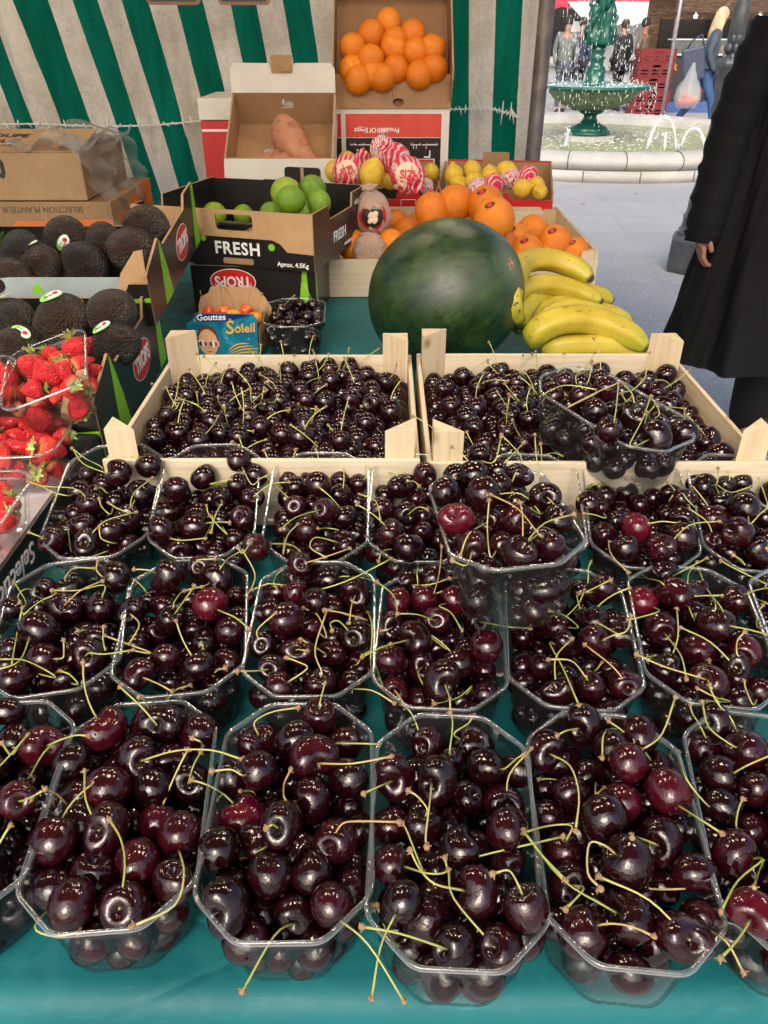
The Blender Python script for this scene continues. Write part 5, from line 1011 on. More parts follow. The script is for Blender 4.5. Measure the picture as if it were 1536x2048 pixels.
for s in (0, 1):
    b = MB(); b.prism([(.0, 0), (gd - .012, 0), (gd - .006, .058), (.006, .05)], .001, 0, Matrix(((0, 0, 1, .001 + s * (gw - .003)), (1, 0, 0, .012), (0, 1, 0, 0), (0, 0, 0, 1)))); b.build('side_panel', MAT['card_light'], go)
b = MB(); b.box((.003, .013, .0), (gw - .003, gd - .002, .0015)); b.build('base', MAT['card_light'], go)
patch('blue_band', [(.021, gh * .80), (gw * .60, gh * .82), (gw * .9, gh * .96), (gw - .012, gh * .985), (.024, gh * .975)], 'blue_print', gp, GF)
letters('Gouttes', .0165, 'white_ink', gp, GF, gw * .37, gh * .90, 3, bold=.0003, shear=.12); letters('de', .007, 'gold_print', gp, GF, gw * .63, gh * .86)
letters('S', .036, 'gold_print', gp, GF, gw * .60, gh * .66, 4, bold=.0004, shear=.2); letters('oleil', .0235, 'gold_print', gp, GF, gw * .815, gh * .66, 4, bold=.0004, shear=.12)
hx, hy = gw * .285, gh * .33
patch('printed_hair', ellipse(hx, hy + .006, .0195, .026), paint('printed_hair', (.10, .04, .02), .5), gp, GF, .0003)
patch('printed_face', ellipse(hx, hy - .002, .0180, .026), paint('printed_skin', (.72, .42, .22), .5, .1, 90), gp, GF, .0007); patch('printed_ear', ellipse(hx + .0185, hy - .004, .003, .006, 14), paint('printed_ear_skin', (.62, .32, .16), .5), gp, GF, .0007)
for s in (-1, 1):
    cx = hx + s * .0098; L = rrect(cx - .0078, hy - .0105, cx + .0078, hy + .0025, .005)
    patch('lens_frame', rrect(cx - .0086, hy - .0113, cx + .0086, hy + .0033, .0055), 'gold_print', gp, GF, .0011); patch('lens', L, 'white_ink', gp, GF, .0015)
    patch('blue_stripe', [(cx - .0074, hy - .006), (cx - .0045, hy - .0095), (cx - .0026, hy - .0103), (cx - .0026, hy + .0022), (cx - .0074, hy - .0015)], 'blue_print', gp, GF, .0019); patch('red_stripe', [(cx + .0026, hy - .0103), (cx + .0045, hy - .0095), (cx + .0074, hy - .006), (cx + .0074, hy - .0015), (cx + .0026, hy + .0022)], 'red_print', gp, GF, .0019)
patch('printed_mouth', ellipse(hx, hy - .020, .005, .0012, 12), 'red_print', gp, GF, .0011); patch('printed_nose', ellipse(hx, hy - .0115, .0025, .002, 12), paint('printed_nose_skin', (.60, .30, .16), .5), gp, GF, .0011)
b = MB()
for (x0, y0, bend, Ln) in ((.56, .06, .5, .05), (.58, .04, .25, .056), (.56, .10, .85, .042), (.62, .02, .05, .05)):
    pts = []; 
    for k in range(9): s = k / 8; pts.append((gw * x0 + Ln * s * cos(.3 + bend * (1 - s)), gh * y0 + Ln * s * sin(.25 + bend) * (1 - .55 * s), 0))
    b.tube(pts, [.0004 + .0012 * sin(pi * k / 8) for k in range(9)], 6)
b.build('gold_flourish', MAT['gold_print'], gp, M=GF @ TR(0, 0, .0006) @ Matrix.Diagonal((1, 1, .3, 1)))
b = MB()
for k in range(26): b.ball((gw * random.uniform(.06, .18), gh * random.uniform(.1, .62), 0), (.0013, .0016, .0005), 6, 4)
b.build('gold_pattern', MAT['gold_print'], gp, M=GF @ TR(0, 0, .0004))
golden = CME[0].copy(); golden.materials.clear(); m = NT('golden_cherry'); v = m.co(); oi = m.n('ObjectInfo'); m.p(Base_Color=m.ramp(m.math('ADD', m.noise(v, 1.5, 3), m.math('MULTIPLY', m.math('SUBTRACT', oi.outputs['Random'], .5), .5)), [(.35, (.72, .30, .03)), (.65, (.55, .05, .02))]), Roughness=.15); golden.materials.append(m.mat)
for k, (x, y, z, lab) in enumerate(((.032, .05, .068, 'orange golden cherry at the left end of the paper carton'), (.058, .062, .066, 'golden cherry second from left in the paper carton'), (.080, .05, .063, 'golden cherry at the middle of the paper carton'), (.100, .066, .068, 'red blushed golden cherry at the back right of the paper carton'), (.122, .04, .062, 'golden cherry in the front right corner of the paper carton'))):
    p = GM @ Vector((x, y, z)); W = Matrix.Translation(p) @ rand_axis(.5).to_track_quat('Z', 'Y').to_matrix().to_4x4() @ Matrix.Diagonal((.0125,) * 3 + (1,))
    c = place('golden_cherry', golden, M=W); tag(c, lab, 'cherry', 'golden cherries in the paper carton')
    sb = MB(); e = dict(pos=p, axis=Vector((random.gauss(0, .5), .3, 1)).normalized(), R=.0125); stem_build(sb, random_stem(e), W.inverted()); sb.build('stem', [MAT['knob'], MAT['knob']], c)
b = MB(); b.box((.006, .016, .06), (gw - .006, gd - .006, .056)); b.build('liner', MAT['card'], go)
# ================================================================== left: avocados, strawberries, boxes
m = NT('avocado_skin'); v = m.co(); oi = m.n('ObjectInfo'); n = m.noise(v, 2.2, 4); vo = m.n('TexVoronoi'); m.set(vo.inputs['Vector'], v); vo.inputs['Scale'].default_value = 13; n2 = m.noise(v, 9, 5, .65)
c = m.ramp(m.math('ADD', n, m.math('MULTIPLY', m.math('SUBTRACT', oi.outputs['Random'], .5), .35)), [(.3, (.014, .012, .009)), (.6, (.042, .022, .016)), (.85, (.040, .042, .014))])
c = m.mix(m.ramp(m.noise(v, 24, 2), [(.70, (0, 0, 0)), (.76, (.5,) * 3)]), c, (.13, .08, .03)); m.p(Base_Color=c, Roughness=.34); m.bump(m.math('ADD', m.math('MULTIPLY', vo.outputs['Distance'], -.7), n2), .6, .05); MAT['avocado'] = m.mat
b = MB(); b.ball((0, 0, 0), (.96, .96, 1.24), 40, 28, 0, fn=lambda d: 1 - .16 * max(0, d.z) ** 2 + .02 * sin(3 * math.atan2(d.y, d.x) + 2 * d.z)); b.lathe([(0, 1.065), (.07, 1.06), (.09, 1.0)], 8, 1, cap=False); AVO = b.mesh('avocado', [MAT['avocado'], MAT['dot']])
MAT['avo_green'] = paint('sticker_green', (.25, .62, .12), .4)
def avo_sticker(o, p, r, dx, dy, rot):
    W = o.matrix_basis.inverted(); n = cam_axis(dx, dy); x = (CAM_R - n * CAM_R.dot(n)).normalized(); D = Matrix((x, n.cross(x), n)).transposed().to_4x4(); D.translation = p + n * r * 1.035
    D = D @ RZ(rot); s = curved_disc('sticker', 'avo_green', o, W, D, r * .42, r * 1.1, lift=.0012, ry=.62); I = Matrix.Identity(4)
    curved_disc('sticker_face', 'white_ink', s, I, TR(r * .06, 0, 0), r * .35, r * 1.1, lift=.0017, ry=.64); curved_disc('sticker_mark', 'red_print', s, I, TR(r * .18, .0, 0), r * .10, r * 1.1, lift=.0020, ry=1)
    text('Prêt à', r * .13, MAT['avo_green'], s, TR(-r * .06, r * .07, .0014), ext=.0008); text('manger', r * .12, MAT['black_ink'], s, TR(-r * .06, -r * .06, .0014), ext=.0008)
AG = 'avocados in the black cartons'
AV = [(20, 557, 43, T + 0.167, 'dark avocado at the left edge of the upper carton front row', None), (82, 533, 44, T + 0.172, 'stickered avocado, second in the front row of the upper carton', (-.25, .72, 25)), (169, 528, 45, T + 0.172, 'bare avocado in the middle of the upper carton front row', None), (44, 500, 40, T + 0.197, 'reddish avocado behind the stickered one at the left', (-.9, .4, 10)), (130, 474, 40, T + 0.197, 'avocado with a white and green sticker on its lower right side', (.25, -.55, 55)), (208, 482, 37, T + 0.197, 'avocado in the rear row left of the pair at the carton corner', None), (268, 497, 45, T + 0.197, 'large avocado at the right end of the upper carton', None), (296, 452, 41, T + 0.227, 'avocado heaped highest at the rear right of the upper carton', None), (232, 545, 30, T + 0.142, 'avocado low behind the cut corner flap of the upper carton', None), (-50, 500, 42, T + 0.182, 'avocado just outside the left edge', None),
      (28, 642, 46, T + 0.137, 'avocado at the left edge of the lower carton', (-.3, .85, 5)), (126, 640, 52, T + 0.142, 'stickered avocado in the middle of the lower carton', (-.12, .66, 30)), (226, 624, 47, T + 0.157, 'bare avocado at the right rear of the lower carton', None), (232, 690, 46, T + 0.122, 'stickered avocado at the right front of the lower carton', (-.32, .55, 22)), (44, 694, 45, T + 0.117, 'olive avocado behind the strawberries in the lower carton', (.35, .45, -25))]
for x, y, r_, z, lab, st in AV:
    p = P(x, y, z); r = max(.026, r_ * 1.05 * depth(p) / FPX); ax_ = Vector((random.gauss(0, 1), random.gauss(.8, .5), random.gauss(0, .4))).normalized()
    o = place('avocado', AVO, M=Matrix.Translation(p) @ ax_.to_track_quat('Z', 'Y').to_matrix().to_4x4() @ RZ(random.uniform(0, 360)) @ Matrix.Diagonal((r * .96, r * .96, r * .96, 1))); tag(o, lab, 'avocado', AG)
    if st: avo_sticker(o, p, r, *st)
def avo_carton(M, w_, d_, h, lab, tall):
    front = [(0, 0), (w_, 0), (w_, h * .62), (w_ * .93, h * .62), (w_ * .90, h * .42), (0, h * .42)]
    side = [(0, 0), (d_ - .0108, 0), (d_ - .0108, h * 1.0), (d_ * .78, h * 1.0), (d_ * .74, h * .8), (d_ * .30, h * .78), (d_ * .24, h * .95), (0, h * .72)]
    o, pan, fr = carton('avocado_carton', M, w_, d_, h, lab, out='black_card', inn='black_card', walls={'front': front, 'right': side, 'left': [(0, 0), (d_ - .0108, 0), (d_ - .0108, h * .7), (0, h * .7)], 'back': [(0, 0), (w_, 0), (w_, h * .25), (0, h * .25)]}, group='black avocado cartons')
    F = fr['right']; oval_logo(pan['right'], F, d_ * .62, h * .42, .050, .030, 0)
    patch('green_edge', [(d_ * .20, 0), (d_ * .34, 0), (d_ * .31, h * .4), (d_ * .245, h * .93), (d_ * .235, h * .9)], 'green_card', pan['right'], F)
    patch('green_edge', [(d_ * .86, 0), (d_ - .0112, 0), (d_ - .0112, h * .98), (d_ * .93, h * .98)], 'green_card', pan['right'], F)
    FF = fr['front']; patch('green_edge', [(w_ * .9, h * .34), (w_, h * .36), (w_, h * .42), (w_ * .9, h * .4)], 'green_card', pan['front'], FF)
    # torn triangular corner flaps with the raw corrugated edge showing
    for yy, hh in ((.004, 1.05),):
        b = MB(); tri = [(0, 0), (.085, 0), (.070, h * .30), (.012, h * .45)]
        b.prism([(-.045, h * .55), (.0, h * .40), (.004, h * hh), (-.010, h * hh * .98), (-.036, h * .75)], .004, 0, TR(w_ - .006, yy + .012, 0) @ RZ(8) @ FRONT)
        b.build('corner_flap', [MAT['card_light'], MAT['black_card']], o)
    return o, pan, fr
MA = TR(-.80, 1.235, T + .108) @ RX(7); oA, pA, fA = avo_carton(MA, .425, .40, .115, 'upper black and green avocado carton with a red oval on its side', 1.0)
MBm = TR(-.80, .945, T + .004) @ RX(4); oB, pB, fB = avo_carton(MBm, .415, .36, .135, 'lower black and green avocado carton, strawberries leaning on its front', 1.0)
b = MB(); b.prism([(0, 0), (.02, .0), (.012, .02)], .001, 0, MA @ TR(.24, -.003, .058) @ FRONT); b.build('green_tab', MAT['green_card'], oB, M=MBm.inverted())
b = MB(); b.box((.008, .008, .066), (.407, .34, .076)); b.build('tray_insert', MAT['black_card'], oB); b = MB(); b.box((.02, .335, .10), (.41, .340, .15)); b.build('divider', paint('pale_grey_card', (.30, .36, .36), .5), oB)
# white hand mark and letters on the front corner
FF = fB['front']; pf = pB['front']; b = MB(); hx, hy = .355, .035
b.prism(ellipse(hx, hy, .009, .007, 14), .0004, 0)
for k in range(5): a = rad(30 + k * 28); b.prism([(hx + .006 * cos(a) - .002 * sin(a), hy + .006 * sin(a) + .002 * cos(a)), (hx + .006 * cos(a) + .002 * sin(a), hy + .006 * sin(a) - .002 * cos(a)), (hx + .019 * cos(a) + .0015 * sin(a), hy + .019 * sin(a) - .0015 * cos(a)), (hx + .019 * cos(a) - .0015 * sin(a), hy + .019 * sin(a) + .0015 * cos(a))], .0004, 0)
b.build('hand_mark', MAT['white_ink'], pf, M=FF @ TR(0, 0, .0004)); b = MB()
for k in range(7): a = rad(150 - k * 20); b.box((-.0015, .028, 0), (.0015, .031, .0004), M=TR(hx, hy, 0) @ Matrix.Rotation(a - pi / 2, 4, 'Z'))
b.build('arc_mark', MAT['white_ink'], pf, M=FF @ TR(0, 0, .0006))
# black tray with the white paper sheet
TM = TR(-.86, .44, T + .0018); tw, td, th_ = .475, .495, .058
o, pan, fr = carton('black_tray', TM, tw, td, th_, 'shallow black tray lined with white paper under the strawberries', 'tray', out='black_card', inn='black_card', core='black_card')
F = fr['right']; letters('Selection', .030, 'white_ink', pan['right'], F, .20, .036, 180, shear=.35, bold=.0003); letters('de fruits', .018, 'white_ink', pan['right'], F, .09, .018, 180, shear=.35)
b = MB(); b.grid(lambda u, v: (-.852 + .455 * u, .452 + .47 * v, T + .022 + .0035 * sin(u * 9 + v * 5) + .002 * sin(v * 21)), 24, 24); tag(b.build('paper_sheet', paint('white_paper', (.74, .72, .74), .7, .05)), 'white paper sheet lining the black tray beneath the strawberry punnets', 'paper')
# strawberries
m = NT('strawberry_skin'); v = m.co(); vo = m.n('TexVoronoi'); m.set(vo.inputs['Vector'], m.co(scale=(1, 1, .8))); vo.inputs['Scale'].default_value = 9.5; d = vo.outputs['Distance']; oi = m.n('ObjectInfo'); sx = m.n('SeparateXYZ'); m.t.links.new(v, sx.inputs[0])
c = m.ramp(m.math('ADD', m.noise(v, 1.6, 3), m.math('MULTIPLY', m.math('SUBTRACT', oi.outputs['Random'], .5), .5)), [(.3, (.40, .004, .012)), (.6, (.58, .012, .018)), (.85, (.68, .04, .02))]); c = m.mix(m.ramp(sx.outputs[2], [(.62, (0, 0, 0)), (.9, (.8,) * 3)]), c, (.78, .28, .12))
c = m.mix(m.ramp(d, [(.09, (1,) * 3), (.14, (0, 0, 0))]), c, (.70, .38, .10)); m.p(Base_Color=c, Roughness=.3); m.bump(m.ramp(d, [(.08, (.5,) * 3), (.28, (0, 0, 0)), (.6, (1,) * 3)]), .5, .035); MAT['straw'] = m.mat
MAT['calyx'] = paint('strawberry_leaf', (.34, .42, .12), .5, .4, 40)
SB_ = []
for k in range(3):
    b = MB(); pr = [(0, -1.12), (.10, -1.08), (.34, -.84), (.60, -.42), (.80, .05), (.86, .42), (.74, .72), (.45, .88), (.15, .90), (0, .86)]
    b.lathe([(r * (1, .92, 1.08)[k], z * (1, 1.1, .9)[k]) for r, z in pr], 24, 0, cap=False, wob=lambda a, t: 1 + .06 * sin(2 * a + k) + .03 * sin(5 * a + 2 * k)); b2 = b.mesh('strawberry', MAT['straw']); SB_.append(b2)
b = MB()
for k in range(11):
    a = 2 * pi * k / 11 + random.uniform(-.2, .2); L = random.uniform(.38, .72); up = random.uniform(-.15, .5); c_, s_ = cos(a), sin(a); v = []
    for t, wd in ((0, .06), (.35, .16), (.7, .13), (1, .01)):
        r_ = .06 + L * t; z = .90 + .18 * sin(t * 2.2) * (1 + up) + up * t * t * .6
        v += [(r_ * c_ - wd * s_, r_ * s_ + wd * c_, z), (r_ * c_, r_ * s_, z + .05), (r_ * c_ + wd * s_, r_ * s_ - wd * c_, z)]
    b.add(v, [(3 * j + i, 3 * j + i + 1, 3 * j + i + 4, 3 * j + i + 3) for j in range(3) for i in range(2)], 0, True)
b.tube([(0, 0, .85), (.03, 0, 1.15), (.1, .03, 1.5)], .05, 6); CAL = b.mesh('calyx', MAT['calyx'])
def rpun(key, w_, l_, h, ns=7):
    def lp(w2, l2, r, z, rib=0):
        pts = rrect(-w2, -l2, w2, l2, r, 6); pts = [p for i, p in enumerate(pts)]; out = []
        for i, p in enumerate(pts):
            a = Vector(p); c = Vector(pts[(i + 1) % len(pts)]); dd = c - a; n = 1 if dd.length < .02 else 10
            for k in range(n): q = a + dd * k / n; nn = Vector((dd.y, -dd.x)).normalized(); out.append((q.x - nn.x * rib * (k % 2), q.y - nn.y * rib * (k % 2), z))
        return out
    b = MB(); loft(b, [lp(w_ * .62, l_ * .66, .012, .002), lp(w_ * .72, l_ * .76, .016, .0005), lp(w_ * .76, l_ * .80, .018, .006, .0006), lp(w_ * .82, l_ * .86, .020, .25 * h, .0012), lp(w_ * .92, l_ * .94, .024, .78 * h, .0012), lp(w_ * .95, l_ * .965, .025, .86 * h)], 0, True)
    loft(b, [lp(w_ * .95, l_ * .965, .025, .86 * h), lp(w_ * .97, l_ * .98, .026, .975 * h)], 0)
    r = MB(); loft(r, [lp(w_ * .97, l_ * .98, .026, .976 * h), lp(w_ * .985, l_ * .99, .027, h), lp(w_ * 1.02, l_ * 1.01, .028, .995 * h), lp(w_ * 1.035, l_ * 1.02, .029, .955 * h)], 0)
    return b.mesh('punnet', MAT['plastic']), r.mesh('rim', MAT['plastic_rim'])
SP, SR = rpun('s', .056, .078, .062)
SPUN = {'S1': TR(-.428, .965, T + .090) @ RZ(17) @ RX(8) @ RY(-17), 'S2': TR(-.462, .895, T + .026) @ RZ(4), 'S3': TR(-.556, .955, T + .066) @ RZ(8) @ RX(6), 'S4': TR(-.455, .705, T + .026) @ RZ(2)}
SL = {'S1': 'rear strawberry punnet tilted against the avocado carton corner', 'S2': 'strawberry punnet standing level on the white paper', 'S3': 'strawberry punnet cut by the left edge beside the tilted one', 'S4': 'strawberry punnet cut by the left edge beside the front cherries'}
for k, M in SPUN.items():
    o = place('punnet', SP, M=M); tag(o, SL[k], 'punnet', 'clear punnets of strawberries'); place('rim', SR, o)
SS = {'S1': (.0, [(350, 830, 80), (310, 910, 60), (450, 885, 85), (520, 830, 60), (190, 980, 85), (280, 1030, 88), (390, 1000, 70), (190, 1110, 60), (420, 1080, 62), (470, 960, 60), (570, 990, 45), (530, 1080, 50), (450, 1150, 52), (450, 1215, 55), (330, 1150, 50)]), 'S2': (0, [(60, 1300, 65), (165, 1310, 62), (280, 1255, 58), (310, 1310, 72), (95, 1390, 52), (175, 1385, 62), (240, 1395, 48), (345, 1390, 60), (90, 1465, 80), (210, 1460, 62), (320, 1470, 85), (10, 1420, 65), (30, 1500, 70), (230, 1620, 62), (360, 1575, 62), (100, 1590, 65)]),
      'S3': (0, [(20, 920, 62), (110, 950, 55), (35, 1120, 62), (-10, 1010, 60), (80, 1030, 45)]), 'S4': (0, [(25, 1650, 72), (50, 1800, 72), (-20, 1730, 66), (10, 1890, 60)])}
SNM = {'S1': 'the tilted punnet', 'S2': 'the level punnet on white paper', 'S3': 'the punnet cut by the left edge behind', 'S4': 'the front punnet cut by the left edge'}
for k, (zz, L) in SS.items():
    M = SPUN[k]; pts, rr = [], []; L2 = sorted(L, key=lambda q: q[1])
    for x, y, r in L2:
        X, Y = x / 2.926, 400 + y / 2.926; z = T + .1
        low = (k == 'S2' and y > 1540) or (k == 'S1' and (y > 1140 or x > 500 and y > 950))
        for _ in range(5): p = P(X, Y, z); q = M.inverted() @ p; z = (M @ Vector((max(-.04, min(.04, q.x)), max(-.06, min(.06, q.y)), .043 if not low else .022))).z
        pts.append(tuple(P(X, Y, z))); rr.append(max(.013, min(.021, r / 2.926 * depth(p) / FPX * .95)))
    pos = np.array(pts); R_ = np.array(rr) * .92; pos = settle(pos, R_, np.full(len(pts), .3), it=40, home=pos.copy(), grav=0)
    for i in range(len(pos)):
        q = M.inverted() @ Vector(pos[i]); q.x = max(-.052 + rr[i] * .7, min(.052 - rr[i] * .7, q.x)); q.y = max(-.073 + rr[i] * .7, min(.073 - rr[i] * .7, q.y)); pos[i] = M @ q
    for i, (x, y, r) in enumerate(L2):
        p = Vector(pos[i]); axd = Vector((random.gauss(0, .8), random.gauss(.2, .8), random.gauss(.1, .7))).normalized()
        W = Matrix.Translation(p) @ axd.to_track_quat('Z', 'Y').to_matrix().to_4x4() @ RZ(random.uniform(0, 360)) @ Matrix.Diagonal((rr[i] * 1.12,) * 3 + (1,))
        row = ('rear', 'middle', 'front')[min(2, i * 3 // len(L2))]; xs = sorted(L2[j][0] for j in range(len(L2)) if min(2, j * 3 // len(L2)) == min(2, i * 3 // len(L2))); o_ = xs.index(x)
        nth = ('leftmost', 'second', 'third', 'fourth', 'fifth', 'sixth')[o_]
        o = place('strawberry', SB_[i % 3], M=W); tag(o, f'red strawberry, {nth} of the {row} row in {SNM[k]}', 'strawberry', 'strawberries in the punnets'); place('calyx', CAL, o)
for k, M in SPUN.items():
    for x, y in ((-.03, -.045), (-.028, .0), (-.03, .045), (.02, .04), (.018, -.01)):
        W = M @ TR(x, y, .020) @ rand_axis().to_track_quat('Z', 'Y').to_matrix().to_4x4() @ Matrix.Diagonal((.018,) * 3 + (1,))
        o = place('strawberry', SB_[0], M=W); tag(o, f'red strawberry underneath in {SNM[k]}', 'strawberry', f'strawberries at the bottom of {SNM[k]}')
# brown boxes at the far left
zb = 1.024; bl = empty('printed_box', (-1.62, 2.24, T + .0018)); tag(bl, 'lower brown box with orange print behind the avocados, another box on top', 'box', 'brown boxes at the left')
b = MB(); b.box((0, 0, 0), (.87, .42, zb - T - .004), bev=.003); bd = b.build('body', MAT['card'], bl); hb = zb - T - .004
MAT['orange_print'] = paint('orange_print', (.72, .17, .03), .55, .12, 14)
patch('orange_patch', [(.53, .0), (.868, 0), (.868, hb * .62), (.60, hb * .58)], 'orange_print', bd, FRONT); patch('orange_patch', [(0, 0), (.41, 0), (.41, hb), (.30, hb), (.02, hb * .5)], 'orange_print', bd, Matrix(((0, 0, 1, .87), (1, 0, 0, 0), (0, 1, 0, 0), (0, 0, 0, 1))))
patch('pale_shape', ellipse(.62, .028, .036, .027, 18), paint('pale_print', (.62, .48, .36), .6), bd, FRONT, .0008); letters('SELECTION PLANTEUR', .022, 'grey_ink', bd, FRONT, .68, hb * .84, 180, bold=.0003)
patch('seam_notch', rrect(.455, hb * .55, .475, hb * .98, .006), 'card_in', bd, FRONT)
bu = empty('cardboard_box', (-1.60, 2.24, zb + .001)); tag(bu, 'upper brown box wrapped at its right side in clear film', 'box', 'brown boxes at the left')
b = MB(); b.box((0, 0, 0), (.79, .38, .120), bev=.003); bd = b.build('body', MAT['card_light'], bu)
LF = TR(0, .001, .1206) @ RX(11)
b = MB(); b.box((.0, .0, 0), (.788, .187, .003), M=LF); b.build('lid_flap', MAT['card_light'], bu); b = MB(); b.box((.0, .193, .1205), (.788, .379, .1235)); b.build('lid_flap', MAT['card_light'], bu)
LT = LF @ TR(0, 0, .003); letters('CHALOUPE', .040, 'black_ink', bd, LT, .515, .125, -1, bold=.0012); letters('EXOTIQUE', .040, 'black_ink', bd, LT, .505, .080, -1, bold=.0012); letters('ALIMENTAIRE', .022, 'grey_ink', bd, LT, .53, .045, -1)
patch('thumb_notch', [(.56, .062), (.575, .055), (.583, .07), (.583, .095), (.575, .108), (.56, .10), (.572, .09), (.572, .072)], 'black_ink', bd, FRONT); SD_ = Matrix(((0, 0, 1, .79), (1, 0, 0, 0), (0, 1, 0, 0), (0, 0, 0, 1)))
patch('hand_hole', ellipse(.16, .055, .022, .014, 20), paint('dull_light', (.30, .33, .33), .6), bd, SD_); patch('arrow_mark', [(.24, .02), (.25, .02), (.25, .035), (.256, .035), (.245, .05), (.234, .035), (.24, .035)], 'black_ink', bd, SD_)
letters('UP', .018, 'black_ink', bd, SD_, .30, .03)
def film(u, v):
    y = 2.20 + .44 * u; z = .93 + .26 * v
    return (-.795 + .05 * (1 - v) + .012 * sin(u * 17 + v * 6) + .010 * sin(v * 21 + u * 4) - (.10 * max(0, v - .85) / .15), y + .006 * sin(v * 30), z + .012 * sin(u * 11))
b = MB(); b.grid(film, 40, 30); 
b.grid(lambda u, v: (-1.00 + .23 * u, 2.225 + .40 * v, 1.162 + .010 * sin(u * 19 + v * 7) + .006 * sin(v * 23 - 9 * u)), 40, 16); m = NT('cling_film'); tr = m.n('BsdfTransparent'); gl = m.n('BsdfGlossy'); gl.inputs['Roughness'].default_value = .15; df = m.n('BsdfDiffuse'); df.inputs[0].default_value = (.8, .82, .82, 1)
bp = m.n('Bump'); m.set(bp.inputs['Height'], m.noise(m.co(scale=(1, 1, 2)), 14, 6, .7, 1)); bp.inputs['Strength'].default_value = 1; bp.inputs['Distance'].default_value = .03; m.t.links.new(bp.outputs[0], gl.inputs['Normal'])
lw = m.n('LayerWeight'); lw.inputs['Blend'].default_value = .3; m.t.links.new(bp.outputs[0], lw.inputs['Normal'])
m1 = m.n('MixShader'); m.set(m1.inputs[0], m.ramp(m.noise(m.co(), 9, 5, .7), [(.4, (.05,) * 3), (.7, (.28,) * 3)])); m.t.links.new(tr.outputs[0], m1.inputs[1]); m.t.links.new(df.outputs[0], m1.inputs[2]); m2 = m.n('MixShader'); m.set(m2.inputs[0], m.math('MULTIPLY', lw.outputs['Fresnel'], .6)); m.t.links.new(m1.outputs[0], m2.inputs[1]); m.t.links.new(gl.outputs[0], m2.inputs[2]); m.t.links.new(m2.outputs[0], m.out.inputs[0])
tag(b.build('plastic_film', m.mat), 'crumpled clear plastic film draped over the upper brown box', 'film')
# price boards whose lower edges hang in at the top
for x0, x1, lab in ((296, 402, 'black hanging price board at the top, left of its twin'), (438, 541, 'black hanging price board at the top, right of its twin')):
    a = PY(x0, 10, 2.7); c = PY(x1, 10, 2.7); o = empty('price_board', (a.x, 2.7, a.z)); tag(o, lab, 'sign', 'hanging price boards'); wd = c.x - a.x
    b = MB(); b.prism(rrect(0, 0, wd, .14, .012), .008, 0, FRONT); b.build('board', paint('dark_wood_frame', (.20, .10, .06), .5), o); patch('slate', rrect(.008, .008, wd - .008, .132, .008), 'black_card', o, FRONT @ TR(0, 0, .008)); b = MB()
    for s in (.2, .8): b.tube([(wd * s, -.004, .13), (wd * s, -.004, .95)], .002, 6)
    b.build('string', MAT['white_card'], o)
# ================================================================== the square behind: fountain, people, stalls
def skin_mesh(name, verts, edges, radii, mat, root=0, sub=1):
    me = bpy.data.meshes.new(name); me.from_pydata([tuple(v) for v in verts], edges, []); o = bpy.data.objects.new(name, me); COL.objects.link(o)
    md = o.modifiers.new('skin', 'SKIN'); md.use_smooth_shade = True
    sv = me.skin_vertices[0].data
    for i, r in enumerate(radii): sv[i].radius = r if isinstance(r, tuple) else (r, r); sv[i].use_root = (i == root)
    s = o.modifiers.new('sub', 'SUBSURF'); s.levels = sub; s.render_levels = sub
    me2 = bpy.data.meshes.new_from_object(o.evaluated_get(bpy.context.evaluated_depsgraph_get())); bpy.data.objects.remove(o); bpy.data.meshes.remove(me)
    me2.name = name; me2.materials.clear(); me2.materials.append(mat); me2.polygons.foreach_set('use_smooth', [True] * len(me2.polygons)); return me2
MAT['skin'] = paint('skin', (.34, .16, .105), .5, .08, 20)
MAT['stone'] = None
m = NT('pale_stone'); v = m.co(); n = m.noise(v, 3, 6, .65); n2 = m.noise(v, 30, 5, .7); n3 = m.noise(m.co(scale=(1, 1, 3)), 1.3, 4)
c = m.ramp(n, [(.3, (.36, .35, .32)), (.7, (.50, .49, .46))]); c = m.mix(m.ramp(n2, [(.52, (0, 0, 0)), (.7, (.5,) * 3)]), c, (.30, .28, .24)); c = m.mix(m.ramp(n3, [(.55, (0, 0, 0)), (.75, (.4,) * 3)]), c, (.34, .33, .26)); m.p(Base_Color=c, Roughness=.7); m.bump(n2, .25, .01); MAT['stone'] = m.mat
MAT['joint'] = paint('stone_joint', (.10, .10, .09), .9)
FC = Vector((2.77, 11.6, 0)); FR = 2.55
fo = empty('fountain', FC); tag(fo, 'round stone fountain basin with a green cast iron bowl and column', 'fountain')
b = MB(); b.lathe([(FR - .02, 0), (FR, .0), (FR, .115), (FR - .025, .12)], 160, 0, cap=False); b.build('basin_wall', MAT['stone'], fo)
prof = [(FR - .03, .122)] + [(FR - .12 + .165 * cos(a), .205 + .095 * sin(a)) for a in [rad(-62 + 12 * k) for k in range(21)]] + [(FR - .40, .27), (FR - .42, .255), (FR - .42, .05)]
b = MB(); b.lathe(prof, 160, 0, cap=False); rim = b.build('basin_rim', MAT['stone'], fo)
for k in range(26):
    if not 8 < k < 22 and k > 1: continue
    b = MB(); a = 2 * pi * k / 26 + .06; R_ = RZ(math.degrees(a)); q = [R_ @ Vector((r + (.003 if r > FR - .1 else 0), 0, z + .002)) for r, z in prof[1:-2]]
    b.tube(q, .006, 5)
    b.box((FR - .004, -.006, .0), (FR + .004, .006, .116), M=R_ @ RZ(4)); b.build('joint', MAT['joint'], rim)
m = NT('fountain_water'); v = m.co(); n = m.noise(v, 5, 6, .7); n2 = m.noise(v, 22, 5, .7); c = m.ramp(n, [(.3, (.20, .25, .07)), (.7, (.34, .38, .16))]); c = m.mix(m.ramp(n2, [(.52, (0, 0, 0)), (.66, (.9,) * 3)]), c, (.7, .74, .70)); m.p(Base_Color=c, Roughness=.12); m.bump(n2, .8, .05)
